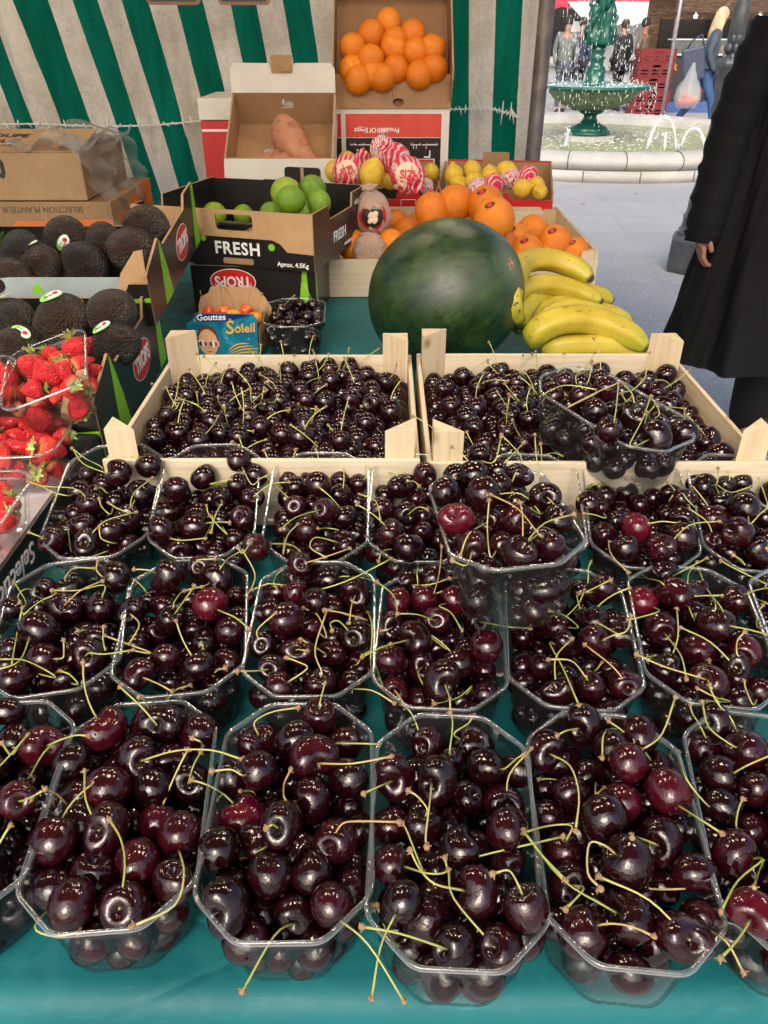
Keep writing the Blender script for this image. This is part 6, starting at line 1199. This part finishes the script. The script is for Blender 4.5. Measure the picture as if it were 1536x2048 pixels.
b = MB(); b.lathe([(0, .165), (.5, .165), (FR - .425, .165)], 96, 0, cap=False); tag(b.build('fountain_pool_water', m.mat, loc=FC), kind='structure')
m = NT('green_cast_iron'); v = m.co(); n = m.noise(v, 7, 6, .65); c = m.ramp(n, [(.3, (.004, .050, .036)), (.6, (.010, .105, .075)), (.85, (.05, .22, .17))]); m.p(Base_Color=c, Roughness=.28); m.bump(n, .3, .01); MAT['iron'] = m.mat
m = NT('mossy_iron'); v = m.co(); n = m.noise(m.co(scale=(1, 1, .25)), 14, 6, .7); c = m.ramp(n, [(.3, (.03, .07, .05)), (.5, (.16, .22, .15)), (.75, (.40, .44, .36))]); m.p(Base_Color=c, Roughness=.4); m.bump(n, .5, .02); MAT['iron_wet'] = m.mat
b = MB(); b.lathe([(.0, 0.02), (.40, .02), (.40, .215), (.385, .225), (0, .228)], 8, 0, smooth=False, cap=False); b.build('plinth', MAT['stone'], fo)
b = MB(); b.lathe([(.27, .228), (.29, .232), (.29, .262), (.25, .275), (.255, .30), (.235, .315), (.16, .35), (.105, .39), (.085, .43), (.085, .455), (.105, .47), (.15, .485), (.17, .50), (.16, .515)], 40, 0, wob=lambda a, t: 1 + .03 * sin(8 * a) * (.3 < t < .8)); b.build('foot', MAT['iron'], fo)
b = MB(); b.lathe([(.14, .512), (.22, .53), (.36, .575), (.47, .635), (.54, .70), (.60, .745), (.66, .765)], 96, 0, wob=lambda a, t: 1 + .045 * abs(sin(14 * a)) * sin(pi * min(1, t * 1.15)), cap=False); b.build('bowl_underside', MAT['iron_wet'], fo)
b = MB(); b.lathe([(.64, .765), (.72, .768), (.755, .785), (.76, .805), (.745, .82), (.70, .815), (.45, .78), (0, .76)], 80, 0, cap=False); bw = b.build('bowl', MAT['iron'], fo)
m = NT('splashing_water'); n = m.noise(m.co(), 34, 6, .75); m.p(Base_Color=m.ramp(n, [(.35, (.12, .38, .36)), (.55, (.40, .60, .60)), (.7, (.8, .86, .88))]), Roughness=.15); m.bump(n, 1, .03)
b = MB(); b.lathe([(0, .806), (.3, .806), (.73, .806)], 64, 0, cap=False); b.build('bowl_water', m.mat, bw)
b = MB(); b.lathe([(.155, .79), (.15, .84), (.125, .86), (.115, .98), (.12, 1.0), (.105, 1.02), (.085, 1.03), (.085, 1.10), (.105, 1.115), (.10, 1.13), (.08, 1.15), (.085, 1.19), (.10, 1.21), (.09, 1.22), (.095, 1.26)], 28, 0, wob=lambda a, t: 1 + .04 * sin(8 * a)); b.build('column_base', MAT['iron'], fo)
b = MB(); rr = random.Random(4)       # three draped figures back to back round the upper column
b.lathe([(.09, 1.255), (.10, 1.4), (.095, 1.75), (.11, 2.0)], 20, 0)
for k in range(3):
    R_ = RZ(120 * k + 75); 
    b.lathe([(.10, 1.26), (.12, 1.30), (.085, 1.40), (.075, 1.50), (.095, 1.60), (.075, 1.68), (.03, 1.71)], 18, 0, M=R_ @ TR(.085, 0, 0), wob=lambda a, t: 1 + .12 * sin(7 * a + 5 * t)); b.ball((.10, 0, 1.77), (.05, .05, .06), 12, 9, M=R_)
    b.tube([(.09, .07, 1.64), (.15, .10, 1.56), (.16, .04, 1.46), (.13, 0, 1.42)], [.03, .026, .022, .02], 8, M=R_); b.tube([(.09, -.07, 1.64), (.13, -.11, 1.7), (.13, -.09, 1.82)], [.03, .025, .02], 8, M=R_)
    for q in range(5): a0 = rr.uniform(-.06, .06); b.tube([(.15, a0, 1.56), (.19 + rr.uniform(-.02, .02), a0 * 1.4, 1.42), (.17, a0 * 1.8, 1.28)], .012, 6, M=R_)
b.build('figure_group', MAT['iron'], fo)
b = MB(); b.lathe([(.11, 1.98), (.2, 2.05), (.38, 2.12), (.42, 2.16), (.41, 2.19), (0, 2.15)], 40, 0, cap=False); b.lathe([(.06, 2.15), (.09, 2.3), (.03, 2.45), (0, 2.5)], 16, 0, cap=False); b.build('upper_bowl', MAT['iron'], fo)
# water: jets and falling drops
m = NT('white_water'); tr = m.n('BsdfTransparent'); m.p(Base_Color=(.86, .9, .92), Roughness=.2); mx = m.n('MixShader'); mx.inputs[0].default_value = .48; m.t.links.new(tr.outputs[0], mx.inputs[1]); m.t.links.new(m.b.outputs[0], mx.inputs[2]); m.t.links.new(mx.outputs[0], m.out.inputs[0]); MAT['ww'] = m.mat
def jet(pxs, Y, lab):
    pts = catmull0([PY(x, y, Y) for x, y in pxs], 8); b = MB(); rr = random.Random(lab)
    b.tube(pts, [.012 + .010 * (i / len(pts)) + rr.uniform(-.004, .004) for i in range(len(pts))], 7)
    for p in pts[::1]:
        for _ in range(2): b.ball((p.x + rr.gauss(0, .03), p.y + rr.gauss(0, .03), p.z + rr.gauss(0, .02)), rr.uniform(.004, .010), 6, 4)
    tag(b.build('water_jet', MAT['ww']), lab, 'water jet', 'water jets in the basin')
jet([(1352, 300), (1349, 262), (1338, 236), (1322, 236), (1306, 262), (1296, 292)], 10.6, 'tall arching water jet, left of the lower arch')
jet([(1362, 292), (1372, 268), (1388, 256), (1402, 266), (1411, 296)], 10.4, 'lower arching water jet nearest the black coat'); jet([(1329, 298), (1331, 275), (1333, 264)], 10.0, 'short upright water spurt between the arches'); jet([(1130, 294), (1135, 272), (1138, 258)], 10.3, 'short upright water spurt beside the plinth')
b = MB(); rr = random.Random(11)
def drop(x, y, z, L, r): b.tube([(x, y, z + L), (x, y, z + L * .4), (x, y, z)], [r * .4, r, r * .7], 5)
for _ in range(420):
    a = rr.uniform(0, 2 * pi); r_ = .765 + rr.uniform(-.01, .05); z = .80 - abs(rr.gauss(0, .25)); 
    if z > .17: drop(r_ * cos(a), r_ * sin(a), z, rr.uniform(.01, .05), rr.uniform(.003, .006))
for _ in range(620):
    a = rr.uniform(0, 2 * pi); r_ = abs(rr.gauss(.38, .10)); z = rr.uniform(.82, 2.1); drop(r_ * cos(a), r_ * sin(a), z, rr.uniform(.012, .06), rr.uniform(.003, .0065))
for _ in range(260):
    a = rr.uniform(0, 2 * pi); r_ = math.sqrt(rr.random()) * .7; b.ball((r_ * cos(a), r_ * sin(a), .81 + abs(rr.gauss(0, .03))), rr.uniform(.004, .011), 6, 4)
for _ in range(300):
    a = rr.uniform(0, 2 * pi); r_ = math.sqrt(rr.uniform(.08, 1)) * 1.3; b.ball((r_ * cos(a), r_ * sin(a), .17 + abs(rr.gauss(0, .02))), (rr.uniform(.01, .03), rr.uniform(.01, .03), .006), 6, 4)
tag(b.build('falling_water', MAT['ww'], loc=FC), 'curtain of water drops falling from the green fountain bowls', 'water', kind='stuff')
# ---- cast iron lamp post
m = paint('grey_cast_iron', (.075, .08, .085), .42, .3, 16, metal=.3, bump=.25); MAT['grey_iron'] = m
lp = empty('lamp_post', (2.125, 5.46, 0)); tag(lp, 'grey cast iron lamp post with a hexagonal foot beside the black coat', 'lamp post')
b = MB(); b.lathe([(.165, 0), (.17, .02), (.165, .21), (.15, .24), (.14, .245)], 6, 0, smooth=False, M=RZ(12)); b.lathe([(.132, .245), (.135, .26), (.115, .29), (.11, .34), (.118, .35), (.10, .38), (.095, .43), (.10, .44), (.08, .47)], 6, 0, smooth=False, M=RZ(12)); b.build('foot', m, lp)
b = MB(); b.lathe([(.085, .465), (.065, .55), (.05, .75), (.046, .95), (.055, .97), (.062, 1.0), (.052, 1.03), (.058, 1.08), (.066, 1.14), (.058, 1.2), (.075, 1.22), (.082, 1.24), (.078, 1.26), (.04, 1.30)], 32, 0, wob=lambda a, t: 1 + .05 * sin(10 * a)); b.build('shaft', m, lp)
b = MB(); rr = random.Random(2)
for k in range(40): a = 2 * pi * k / 8; z = 1.28 + .05 * (k // 8); b.ball((.038 * cos(a + k * .3) * (1.3 - .2 * (k // 8)), .038 * sin(a + k * .3) * (1.3 - .2 * (k // 8)), z), (.017, .017, .028), 8, 6)
b.lathe([(.04, 1.28), (.05, 1.5), (.035, 1.6), (.032, 2.4), (.04, 3.2), (.12, 3.3), (.16, 3.7), (.05, 3.85), (0, 3.9)], 20, 0); b.build('ornament', m, lp)
b = MB(); b.ball((.105, -.125, .10), (.012, .012, .012), 8, 6); b.build('bolt', m, lp)
# ---- person in the long black coat
m = NT('black_wool'); v = m.co(); n = m.noise(m.co(scale=(1, 1, .25)), 6, 5, .6); m.p(Base_Color=m.ramp(n, [(.3, (.0022, .0024, .003)), (.7, (.006, .0064, .0075))]), Roughness=.8); m.bump(m.math('ADD', n, m.math('MULTIPLY', m.noise(v, 160, 2), .15)), .35, .03); m.b.inputs['Specular IOR Level'].default_value = .25; MAT['coat'] = m.mat
PX, PYY = 1.415, 2.82; pe = empty('person', (PX, PYY, 0)); tag(pe, 'person in a long black coat walking past at the right, arm hanging down', 'person')
V = [(0, 0, .95), (0, 0, 1.15), (0, .0, 1.38), (0, .0, 1.50), (0, -.01, 1.60), (0, -.02, 1.70), (-.05, 0, .88), (.0, -.06, .50), (.03, -.02, .10), (.03, -.14, .04), (.11, 0, .88), (.19, .12, .50), (.25, .22, .12), (.25, .12, .04), (-.15, 0, 1.36), (-.245, .01, 1.14), (-.290, -.03, .88), (.15, 0, 1.36), (.26, .02, 1.14), (.28, -.05, .9)]
E_ = [(0, 1), (1, 2), (2, 3), (3, 4), (4, 5), (0, 6), (6, 7), (7, 8), (8, 9), (0, 10), (10, 11), (11, 12), (12, 13), (2, 14), (14, 15), (15, 16), (2, 17), (17, 18), (18, 19)]
R_ = [(.14, .10), (.13, .09), (.10, .07), .050, .075, .085, .09, .06, .045, .04, .09, .06, .045, .04, .04, .04, .032, .04, .04, .032]
place('body', skin_mesh('body', V, E_, R_, MAT['skin'], 0, 2), pe)
def coat(u, v):
    a = 2 * pi * u; z = .36 + 1.15 * v; s = 1 - v
    w_ = np.interp(v, [0, .35, .6, .85, .95, 1], [.305, .262, .235, .225, .185, .07]); dp = np.interp(v, [0, .35, .6, .85, .95, 1], [.27, .20, .155, .145, .11, .07])
    f = 1 + (.075 * sin(6 * a + 1) + .05 * sin(11 * a + 3 * v)) * s ** 1.1 + .016 * sin(17 * a + 9 * v) + .012 * sin(29 * a - 14 * v + 2 * sin(5 * a))
    return (w_ * cos(a) * f - .03 * s, dp * sin(a) * f, z - .035 * cos(a) * s * (1 if v < .1 else 1) + .02 * s * sin(3 * a))
b = MB(); b.grid(coat, 160, 60); cts = b.build('coat', MAT['coat'], pe)
b = MB()
for s, pts in ((-1, [(-.185, .0, 1.43), (-.235, .0, 1.30), (-.262, .005, 1.14), (-.282, -.01, 1.0), (-.300, -.03, .86), (-.305, -.038, .795)]), (1, [(.17, 0, 1.42), (.25, .01, 1.28), (.28, .02, 1.12), (.29, -.02, .98), (.29, -.05, .88), (.29, -.055, .86)])):
    pp = catmull0([Vector(p) for p in pts], 6); n = len(pp); b.tube(pp, [(.085 - .026 * i / n) * (1 + .07 * sin(i * 1.9) + .05 * sin(i * 3.1)) for i in range(n)], 24)
b.build('sleeve', MAT['coat'], pe)
# hand: palm, four curled fingers and thumb in one skinned surface
hb = Vector((-.303, -.036, .872)); V = [hb, hb + Vector((-.004, -.010, -.045)), hb + Vector((-.006, -.016, -.085))]; E_ = [(0, 1), (1, 2)]; R_ = [(.024, .020), (.034, .018), (.032, .015)]
for k, (dy, L) in enumerate(((-.034, .9), (-.012, 1.0), (.010, .95), (.030, .75))):
    i = len(V); base = hb + Vector((-.004, dy * .8 - .012, -.090)); V += [base, base + Vector((.002, -.004, -.034 * L)), base + Vector((.016, -.006, -.058 * L)), base + Vector((.034, -.006, -.066 * L))]; E_ += [(2, i), (i, i + 1), (i + 1, i + 2), (i + 2, i + 3)]; R_ += [.0095, .009, .0085, .007]
i = len(V); V += [hb + Vector((.0, -.042, -.050)), hb + Vector((.010, -.056, -.080)), hb + Vector((.018, -.058, -.102))]; E_ += [(1, i), (i, i + 1), (i + 1, i + 2)]; R_ += [.012, .010, .008]
place('hand', skin_mesh('hand', V, E_, R_, MAT['skin'], 0, 2), pe)
V = [(0, 0, .95), (-.05, 0, .85), (.0, -.06, .50), (.03, -.02, .11), (.11, 0, .85), (.19, .12, .50), (.25, .22, .14)]; E_ = [(0, 1), (1, 2), (2, 3), (0, 4), (4, 5), (5, 6)]; V[3] = (.03, -.02, .05); V[6] = (.25, .22, .06); place('trousers', skin_mesh('trousers', V, E_, [.13, .11, .085, .075, .11, .085, .075], MAT['coat'], 0, 2), pe)
for sx, sy in ((.03, -.09), (.25, .15)): b = MB(); b.ball((sx, sy, .05), (.05, .13, .05), 16, 10); b.build('shoe', MAT['black_card'], pe)
b = MB(); b.ball((0, .01, 1.70), (.095, .11, .11), 20, 14); b.build('hair', paint('dark_hair', (.02, .012, .008), .5), pe)
# ---- smaller passers-by
def person(loc, rot, h, top, legs, hair, lab, stride=.18, lean=0, long_hair=False, coat_len=.82, shoes=(.02, .02, .02)):
    s = h / 1.7; o = empty('person', loc, (0, 0, rot)); o.scale = (s, s, s); tag(o, lab, 'person')
    MT, ML, MH = (paint('cloth', c_, .8, .3, 9, bump=.4) for c_ in (top, legs, hair)); st = stride; l = lean
    J = dict(p=(0, 0, .90), c=(0, -l, 1.28), n=(0, -l * 1.3, 1.45), h=(0, -l * 1.5 - .02, 1.56), t=(0, -l * 1.5 - .01, 1.63), lh=(-.085, 0, .86), lk=(-.095, -st * .7, .48), la=(-.10, -st, .09), lt=(-.10, -st - .13, .035), rh=(.085, 0, .86), rk=(.09, st * .35, .47), ra=(.095, st * 1.3, .14), rt=(.095, st * 1.15, .035), ls=(-.17, -l, 1.38), le=(-.21, .06 - l, 1.12), lw=(-.20, -.06 - l, .88), rs=(.17, -l, 1.38), re=(.21, .03 - l, 1.12), rw=(.21, -.10 - l, .9))
    K = list(J); ix = {k: i for i, k in enumerate(K)}; ed = [('p', 'c'), ('c', 'n'), ('n', 'h'), ('h', 't'), ('p', 'lh'), ('lh', 'lk'), ('lk', 'la'), ('la', 'lt'), ('p', 'rh'), ('rh', 'rk'), ('rk', 'ra'), ('ra', 'rt'), ('c', 'ls'), ('ls', 'le'), ('le', 'lw'), ('c', 'rs'), ('rs', 're'), ('re', 'rw')]
    rd = dict(p=(.13, .1), c=(.13, .09), n=.05, h=.078, t=.07, lh=.085, lk=.055, la=.04, lt=.035, rh=.085, rk=.055, ra=.04, rt=.035, ls=.055, le=.042, lw=.034, rs=.055, re=.042, rw=.034)
    place('body', skin_mesh('body', [J[k] for k in K], [(ix[a], ix[b_]) for a, b_ in ed], [rd[k] for k in K], MAT['skin'], 0, 1), o)
    def sub(name, keys, es, sc_, mat):
        q = {k: i for i, k in enumerate(keys)}; place(name, skin_mesh(name, [J[k] for k in keys], [(q[a], q[b_]) for a, b_ in es], [tuple(np.array(rd[k]) * sc_) if isinstance(rd[k], tuple) else rd[k] * sc_ for k in keys], mat, 0, 1), o)
    J['hem'] = (0, 0, coat_len); rd['hem'] = (.16, .12); sub('jacket', ['p', 'hem', 'c', 'ls', 'le', 'lw', 'rs', 're', 'rw'], [('p', 'hem'), ('p', 'c'), ('c', 'ls'), ('ls', 'le'), ('le', 'lw'), ('c', 'rs'), ('rs', 're'), ('re', 'rw')], 1.28, MT)
    sub('trousers', ['p', 'lh', 'lk', 'la', 'rh', 'rk', 'ra'], [('p', 'lh'), ('lh', 'lk'), ('lk', 'la'), ('p', 'rh'), ('rh', 'rk'), ('rk', 'ra')], 1.16, ML)
    b = MB(); hx, hy, hz = J['h']; b.ball((0, hy + .022, hz + .045), (.088, .092, .098), 18, 12, 0)
    if long_hair:
        for k in range(22):
            a = -.2 + 3.5 * k / 21; x, y = .075 * cos(a), .075 * sin(a); b.tube([(x, hy + y * 1.0 + .01, hz + .06), (x * 1.2, hy + y * 1.35 + .02, hz - .06), (x * 1.35 + random.gauss(0, .01), hy + y * 1.5 + .04, hz - .20), (x * 1.2 + random.gauss(0, .015), hy + y * 1.5 + .05, hz - .31 - random.uniform(0, .05))], [.03, .03, .026, .008], 6)
    b.build('hair', MH, o)
    for q in ('la', 'ra'):
        t = J['lt' if q == 'la' else 'rt']; b = MB(); b.ball((t[0], t[1] + .05, .045), (.045, .12, .045), 12, 8); b.build('shoe', paint('shoe', shoes, .5), o)
    return o
# woman with the shopping bag (walks to the left of the stall, seen from the side)
wl = PY(1398, 200, 13.6); wp = person((wl.x, 13.6, 0), rad(72), 1.72, (.055, .075, .11), (.03, .085, .22), (.55, .42, .26), 'woman with long blonde hair in jeans and denim jacket carrying bags', .26, .07, True, .92)
MAT['navy'] = paint('navy_leather', (.035, .05, .09), .45, .2)
p = PY(1388, 122, 13.35); bg_ = empty('handbag', p, (0, rad(-12), rad(-20))); tag(bg_, 'navy leather handbag on the shoulder of the blonde woman', 'handbag'); b = MB(); b.box((-.17, -.08, -.26), (.15, .08, .18), bev=.03); b.build('body', MAT['navy'], bg_); b = MB(); b.tube([(-.1, -.03, .17), (-.02, -.02, .27), (.12, .0, .32), (.14, .02, .17)], .012, 8); b.build('strap', MAT['navy'], bg_)
m = NT('thin_bag'); m.p(Base_Color=(.72, .74, .76), Roughness=.35); tr = m.n('BsdfTransparent'); mx = m.n('MixShader'); mx.inputs[0].default_value = .32; m.t.links.new(tr.outputs[0], mx.inputs[1]); m.t.links.new(m.b.outputs[0], mx.inputs[2]); m.t.links.new(mx.outputs[0], m.out.inputs[0])
p = PY(1378, 180, 13.3); sb_ = empty('shopping_bag', p); tag(sb_, 'thin white plastic bag full of fruit held by the blonde woman', 'bag'); b = MB(); b.lathe([(.02, -.25), (.13, -.24), (.19, -.12), (.17, .02), (.10, .16), (.05, .28), (.035, .36)], 24, 0, wob=lambda a, t: 1 + .10 * sin(7 * a + 4 * t)); b.build('sack', m.mat, sb_)
b = MB(); rr = random.Random(8)
for k in range(9): b.ball((rr.uniform(-.1, .1), rr.uniform(-.08, .08), rr.uniform(-.19, -.06)), .052, 10, 8, k % 2)
b.build('fruit_load', [MAT['orange'], paint('red_fruit', (.55, .05, .04), .4)], sb_)
p = PY(1418, 170, 13.75); b = MB(); b.box((-.05, -.1, -.22), (.09, .08, .16), bev=.03); tag(b.build('carrier_bag', MAT['black_card'], loc=p), 'small black bag in the far hand of the blonde woman', 'bag')
for x, Y, h, top, legs, hair, lab, rz in ((1131, 17.6, 1.66, (.14, .16, .15), (.06, .07, .10), (.03, .02, .015), 'person in a grey green jacket standing left of the fountain column', 0), (1160, 18.4, 1.66, (.035, .045, .09), (.02, .02, .03), (.04, .03, .02), 'person in dark blue partly behind the fountain column', .4), 
        (1243, 18.2, 1.62, (.025, .025, .028), (.02, .02, .025), (.05, .03, .02), 'person in black right of the fountain column', -2.6), (1283, 17.9, 1.64, (.15, .11, .08), (.05, .045, .05), (.02, .015, .01), 'person in a brown jacket near the red crate stack', 1.0), (1336, 20, 1.5, (.03, .032, .03), (.03, .03, .03), (.02, .02, .02), 'person in black bending behind the grey tent pole', 2.2)):
    q = PY(x, 110, Y); person((q.x, Y, 0), rz, h, top, legs, hair, lab, .1)
# ---- stack of red crates
MAT['red_plastic'] = paint('red_plastic', (.17, .014, .018), .4, .15)
yc = 17.0; xc = PY(1303, 150, yc).x
for k in range(5):
    o = empty('red_crate', (xc + random.uniform(-.02, .02), yc, .002 + .226 * k), (0, 0, random.uniform(-.03, .03))); nth = ('lowest', 'second from the ground', 'middle', 'second from the top', 'topmost')[k]; tag(o, f'red slotted plastic crate, {nth} in its stack by the tent pole', 'crate', 'stacked red crates')
    for i, (M, L) in enumerate(((TR(-.33, -.2, 0) @ FRONT, .66), (TR(.33, .2, 0) @ RZ(180) @ FRONT, .66), (TR(.33, -.2, 0) @ RZ(90) @ FRONT, .40), (TR(-.33, .2, 0) @ RZ(-90) @ FRONT, .40))):
        hs = [rrect(L * (.08 + .30 * a), .03 + .055 * r_, L * (.08 + .30 * a) + L * .22, .058 + .055 * r_, .006, 2) for a in range(3) for r_ in range(2)] + [rrect(L * .38, .15, L * .62, .19, .01, 2)]
        b = MB(); b.prism(rrect(0.001, 0, L - .001, .222, .005, 2), .012, 0, M, hs); b.build('side', MAT['red_plastic'], o)
    b = MB(); b.box((-.31, -.18, .004), (.31, .18, .014)); b.build('base', MAT['red_plastic'], o)
# ---- food stall
m = NT('bronze_metal'); n = m.noise(m.co(scale=(1, 1, 6)), 3, 4, .6, 2); m.p(Base_Color=m.ramp(n, [(.3, (.05, .03, .02)), (.6, (.16, .10, .07)), (.8, (.42, .30, .22))]), Roughness=.3, Metallic=.5); MAT['bronze'] = m.mat
ys = 17.6; x0 = PY(1332, 150, ys).x; fs = empty('food_stall', (x0, ys, 0)); tag(fs, 'bronze food stall with orange and black chequered front and a glass counter', 'stall')
b = MB(); b.box((0, 0, .22), (3.6, .9, 1.0)); b.build('counter', paint('dark_panel', (.03, .028, .03), .4), fs)
b = MB(); b.box((0, .02, .0), (3.6, .88, .215)); b.build('base', paint('blue_skirt', (.05, .10, .28), .6), fs)
b = MB()
for i in range(9):
    for j in range(2):
        if (i + j) % 2: b.box((.62 + .26 * i - .26 * 0, -.006, .26 + .37 * j), (.62 + .26 * i + .255, -.001, .26 + .37 * j + .365))
b.build('orange_square', paint('orange_panel', (.72, .22, .05), .5), fs); letters('IEUR', .17, 'orange', fs, FRONT, .02, .80, bold=.004, lift=.004)
b = MB()
for i in range(4):
    cx = .74 + .52 * i; b.tube([(cx, -.012, .34 + .37 * (i % 2)), (cx + .05, -.012, .42 + .37 * (i % 2)), (cx + .12, -.012, .44 + .37 * (i % 2)), (cx + .10, -.012, .52 + .37 * (i % 2))], .012, 5)
b.build('bird_mark', MAT['red_print'], fs)
b = MB(); b.box((-.02, -.06, 1.005), (3.62, .92, 1.03)); b.build('worktop', paint('pale_counter', (.6, .6, .58), .3), fs)
b = MB(); b.box((0, -.04, 1.031), (3.6, -.03, 1.26)); b.build('glass_guard', MAT['plastic_rim'], fs); b = MB(); b.box((-.02, -.06, 1.262), (3.62, .20, 1.285)); b.build('glass_shelf', paint('pale_glass', (.6, .68, .68), .15), fs)
b = MB(); b.box((0, 1.9, .22), (3.6, 1.94, 2.3)); b.box((-.04, 0, .22), (0, 1.9, 1.0)); b.build('rear_wall', MAT['bronze'], fs); b = MB(); b.box((0.3, 1.86, 1.05), (3.3, 1.895, 1.62)); b.build('oven_opening', MAT['black_card'], fs)
b = MB(); b.box((-.1, -.4, 2.3), (3.7, 1.95, 2.36)); b.box((-.05, -.1, 1.72), (3.65, -.05, 2.0)); b.build('roof', MAT['bronze'], fs)
b = MB()
for i in range(7): b.ball((.5 + .42 * i, .35, 1.66), .035, 10, 8)
b.build('warm_bulb', MAT['lit'], fs); b = MB()
for x in (0.02, 3.56): b.tube([(x, .02, 0), (x, .02, 2.3)], .025, 8)
b.build('post', MAT['bronze'], fs)
b = MB(); rr = random.Random(6)
for i in range(22): b.ball((rr.uniform(.6, 2.2), rr.uniform(.05, .3), 1.07 + rr.uniform(0, .07)), rr.uniform(.05, .075), 10, 8)
b.build('roast_pile', paint('roast_brown', (.50, .24, .05), .4, .4), fs)
q = PY(1466, 60, 18.7); person((q.x, 18.7, 0), 1.2, 1.66, (.03, .03, .035), (.03, .03, .03), (.01, .008, .006), 'seller with short dark hair standing behind the food stall counter', .05)
# ---- tents, grey tent pole, building behind
b = MB(); q = PY(1326, 214, 15.9); b.tube([(0, 0, 0), (0, 0, 3.0)], .03, 12); tag(b.build('tent_pole', paint('galvanised', (.34, .35, .36), .4, .2, 30, metal=.5), loc=(q.x, 15.9, 0)), 'grey metal tent pole between the red crates and the blonde woman', 'pole')
MAT['tent'] = paint('white_canvas', (.78, .80, .80), .7, .06, 3); MAT['tent_red'] = paint('red_canvas', (.55, .03, .06), .7, .1, 3)
def tent(x0, x1, Y, zb, zt, lab, redfrac=0.0, back=True):
    o = empty('market_tent', ((x0 + x1) / 2, Y, 0)); tag(o, lab, 'tent', 'market tents'); w_ = x1 - x0; n = 40
    b = MB(); b.grid(lambda u, v: (-w_ / 2 + w_ * u, 3.2 * v, zb + (zt - zb) * v + .03 * sin(u * 22) * (1 - v)), n, 8); b.build('canopy', MAT['tent_red'] if redfrac >= 1 else MAT['tent'], o)
    b = MB(); b.grid(lambda u, v: (-w_ / 2 + w_ * u, -.01, zb - (.16 - .08 * abs(sin(u * w_ * 5.5))) * v), n * 4, 2); b.build('valance', MAT['tent_red'] if redfrac >= 1 else MAT['tent'], o)
    if redfrac and redfrac < 1: b = MB(); b.grid(lambda u, v: (w_ / 2 - w_ * redfrac * (1 - u), 3.2 * v, zb + (zt - zb) * v + .045), 12, 8); b.build('red_cover', MAT['tent_red'], o)
    if back: b = MB(); b.grid(lambda u, v: (-w_ / 2 + w_ * u, 3.0 + .05 * sin(u * 30), .1 + (zb - .1) * v), 60, 4); b.build('rear_wall', MAT['tent'], o)
    b = MB()
    for x in (-w_ / 2 + .03, w_ / 2 - .03):
        for y in (0.02, 3.15): b.tube([(x, y, 0), (x, y, zb + (0 if y < 1 else zt - zb) - .02)], .03, 8)
    b.build('post', MAT['pole'], o)
tent(7.0, 11.4, 32.0, 1.72, 2.35, 'white market tent behind the fountain left of the column', 0); tent(11.5, 17.0, 30.5, 1.66, 2.25, 'white market tent with a red strip right of the fountain column', .42); tent(4.5, 19.0, 36.5, 2.3, 2.9, 'red market tent farthest behind, above the white ones', 1.0, False); tent(17.1, 24, 30, 1.9, 2.6, 'white market tent behind the food stall', 0)
bd = empty('building', (12, 46, 0)); tag(bd, 'pale stone building with dark shopfronts at the far end of the square', 'building'); b = MB(); b.box((-50, 0, 0), (40, 8, 14)); b.build('facade', MAT['stone'], bd)
for k in range(18): b = MB(); b.box((-49 + 5 * k, -.03, .3), (-45.4 + 5 * k, -.004, 3.0)); b.build('shop_window', MAT['black_card'], bd)
b = MB(); b.box((-50, -.4, 3.3), (40, -.001, 3.7)); b.build('cornice', MAT['stone'], bd)
# fallen leaves on the paving
m = paint('dry_leaf', (.42, .20, .07), .7, .5, 30); b = MB(); rr = random.Random(21)
for _ in range(70):
    x, y = rr.uniform(.9, 5), rr.uniform(2.6, 8.6); M = TR(x, y, .012) @ RZ(rr.uniform(0, 360)) @ RX(rr.uniform(-20, 20)); s = rr.uniform(.018, .04); b.add([(-s, 0, 0), (0, s * .5, .006), (s, 0, 0), (0, -s * .5, .006)], [(0, 1, 2, 3)], 0, False, M)
tag(b.build('fallen_leaves', m), 'dry leaves scattered on the wet paving', 'leaves', kind='stuff')
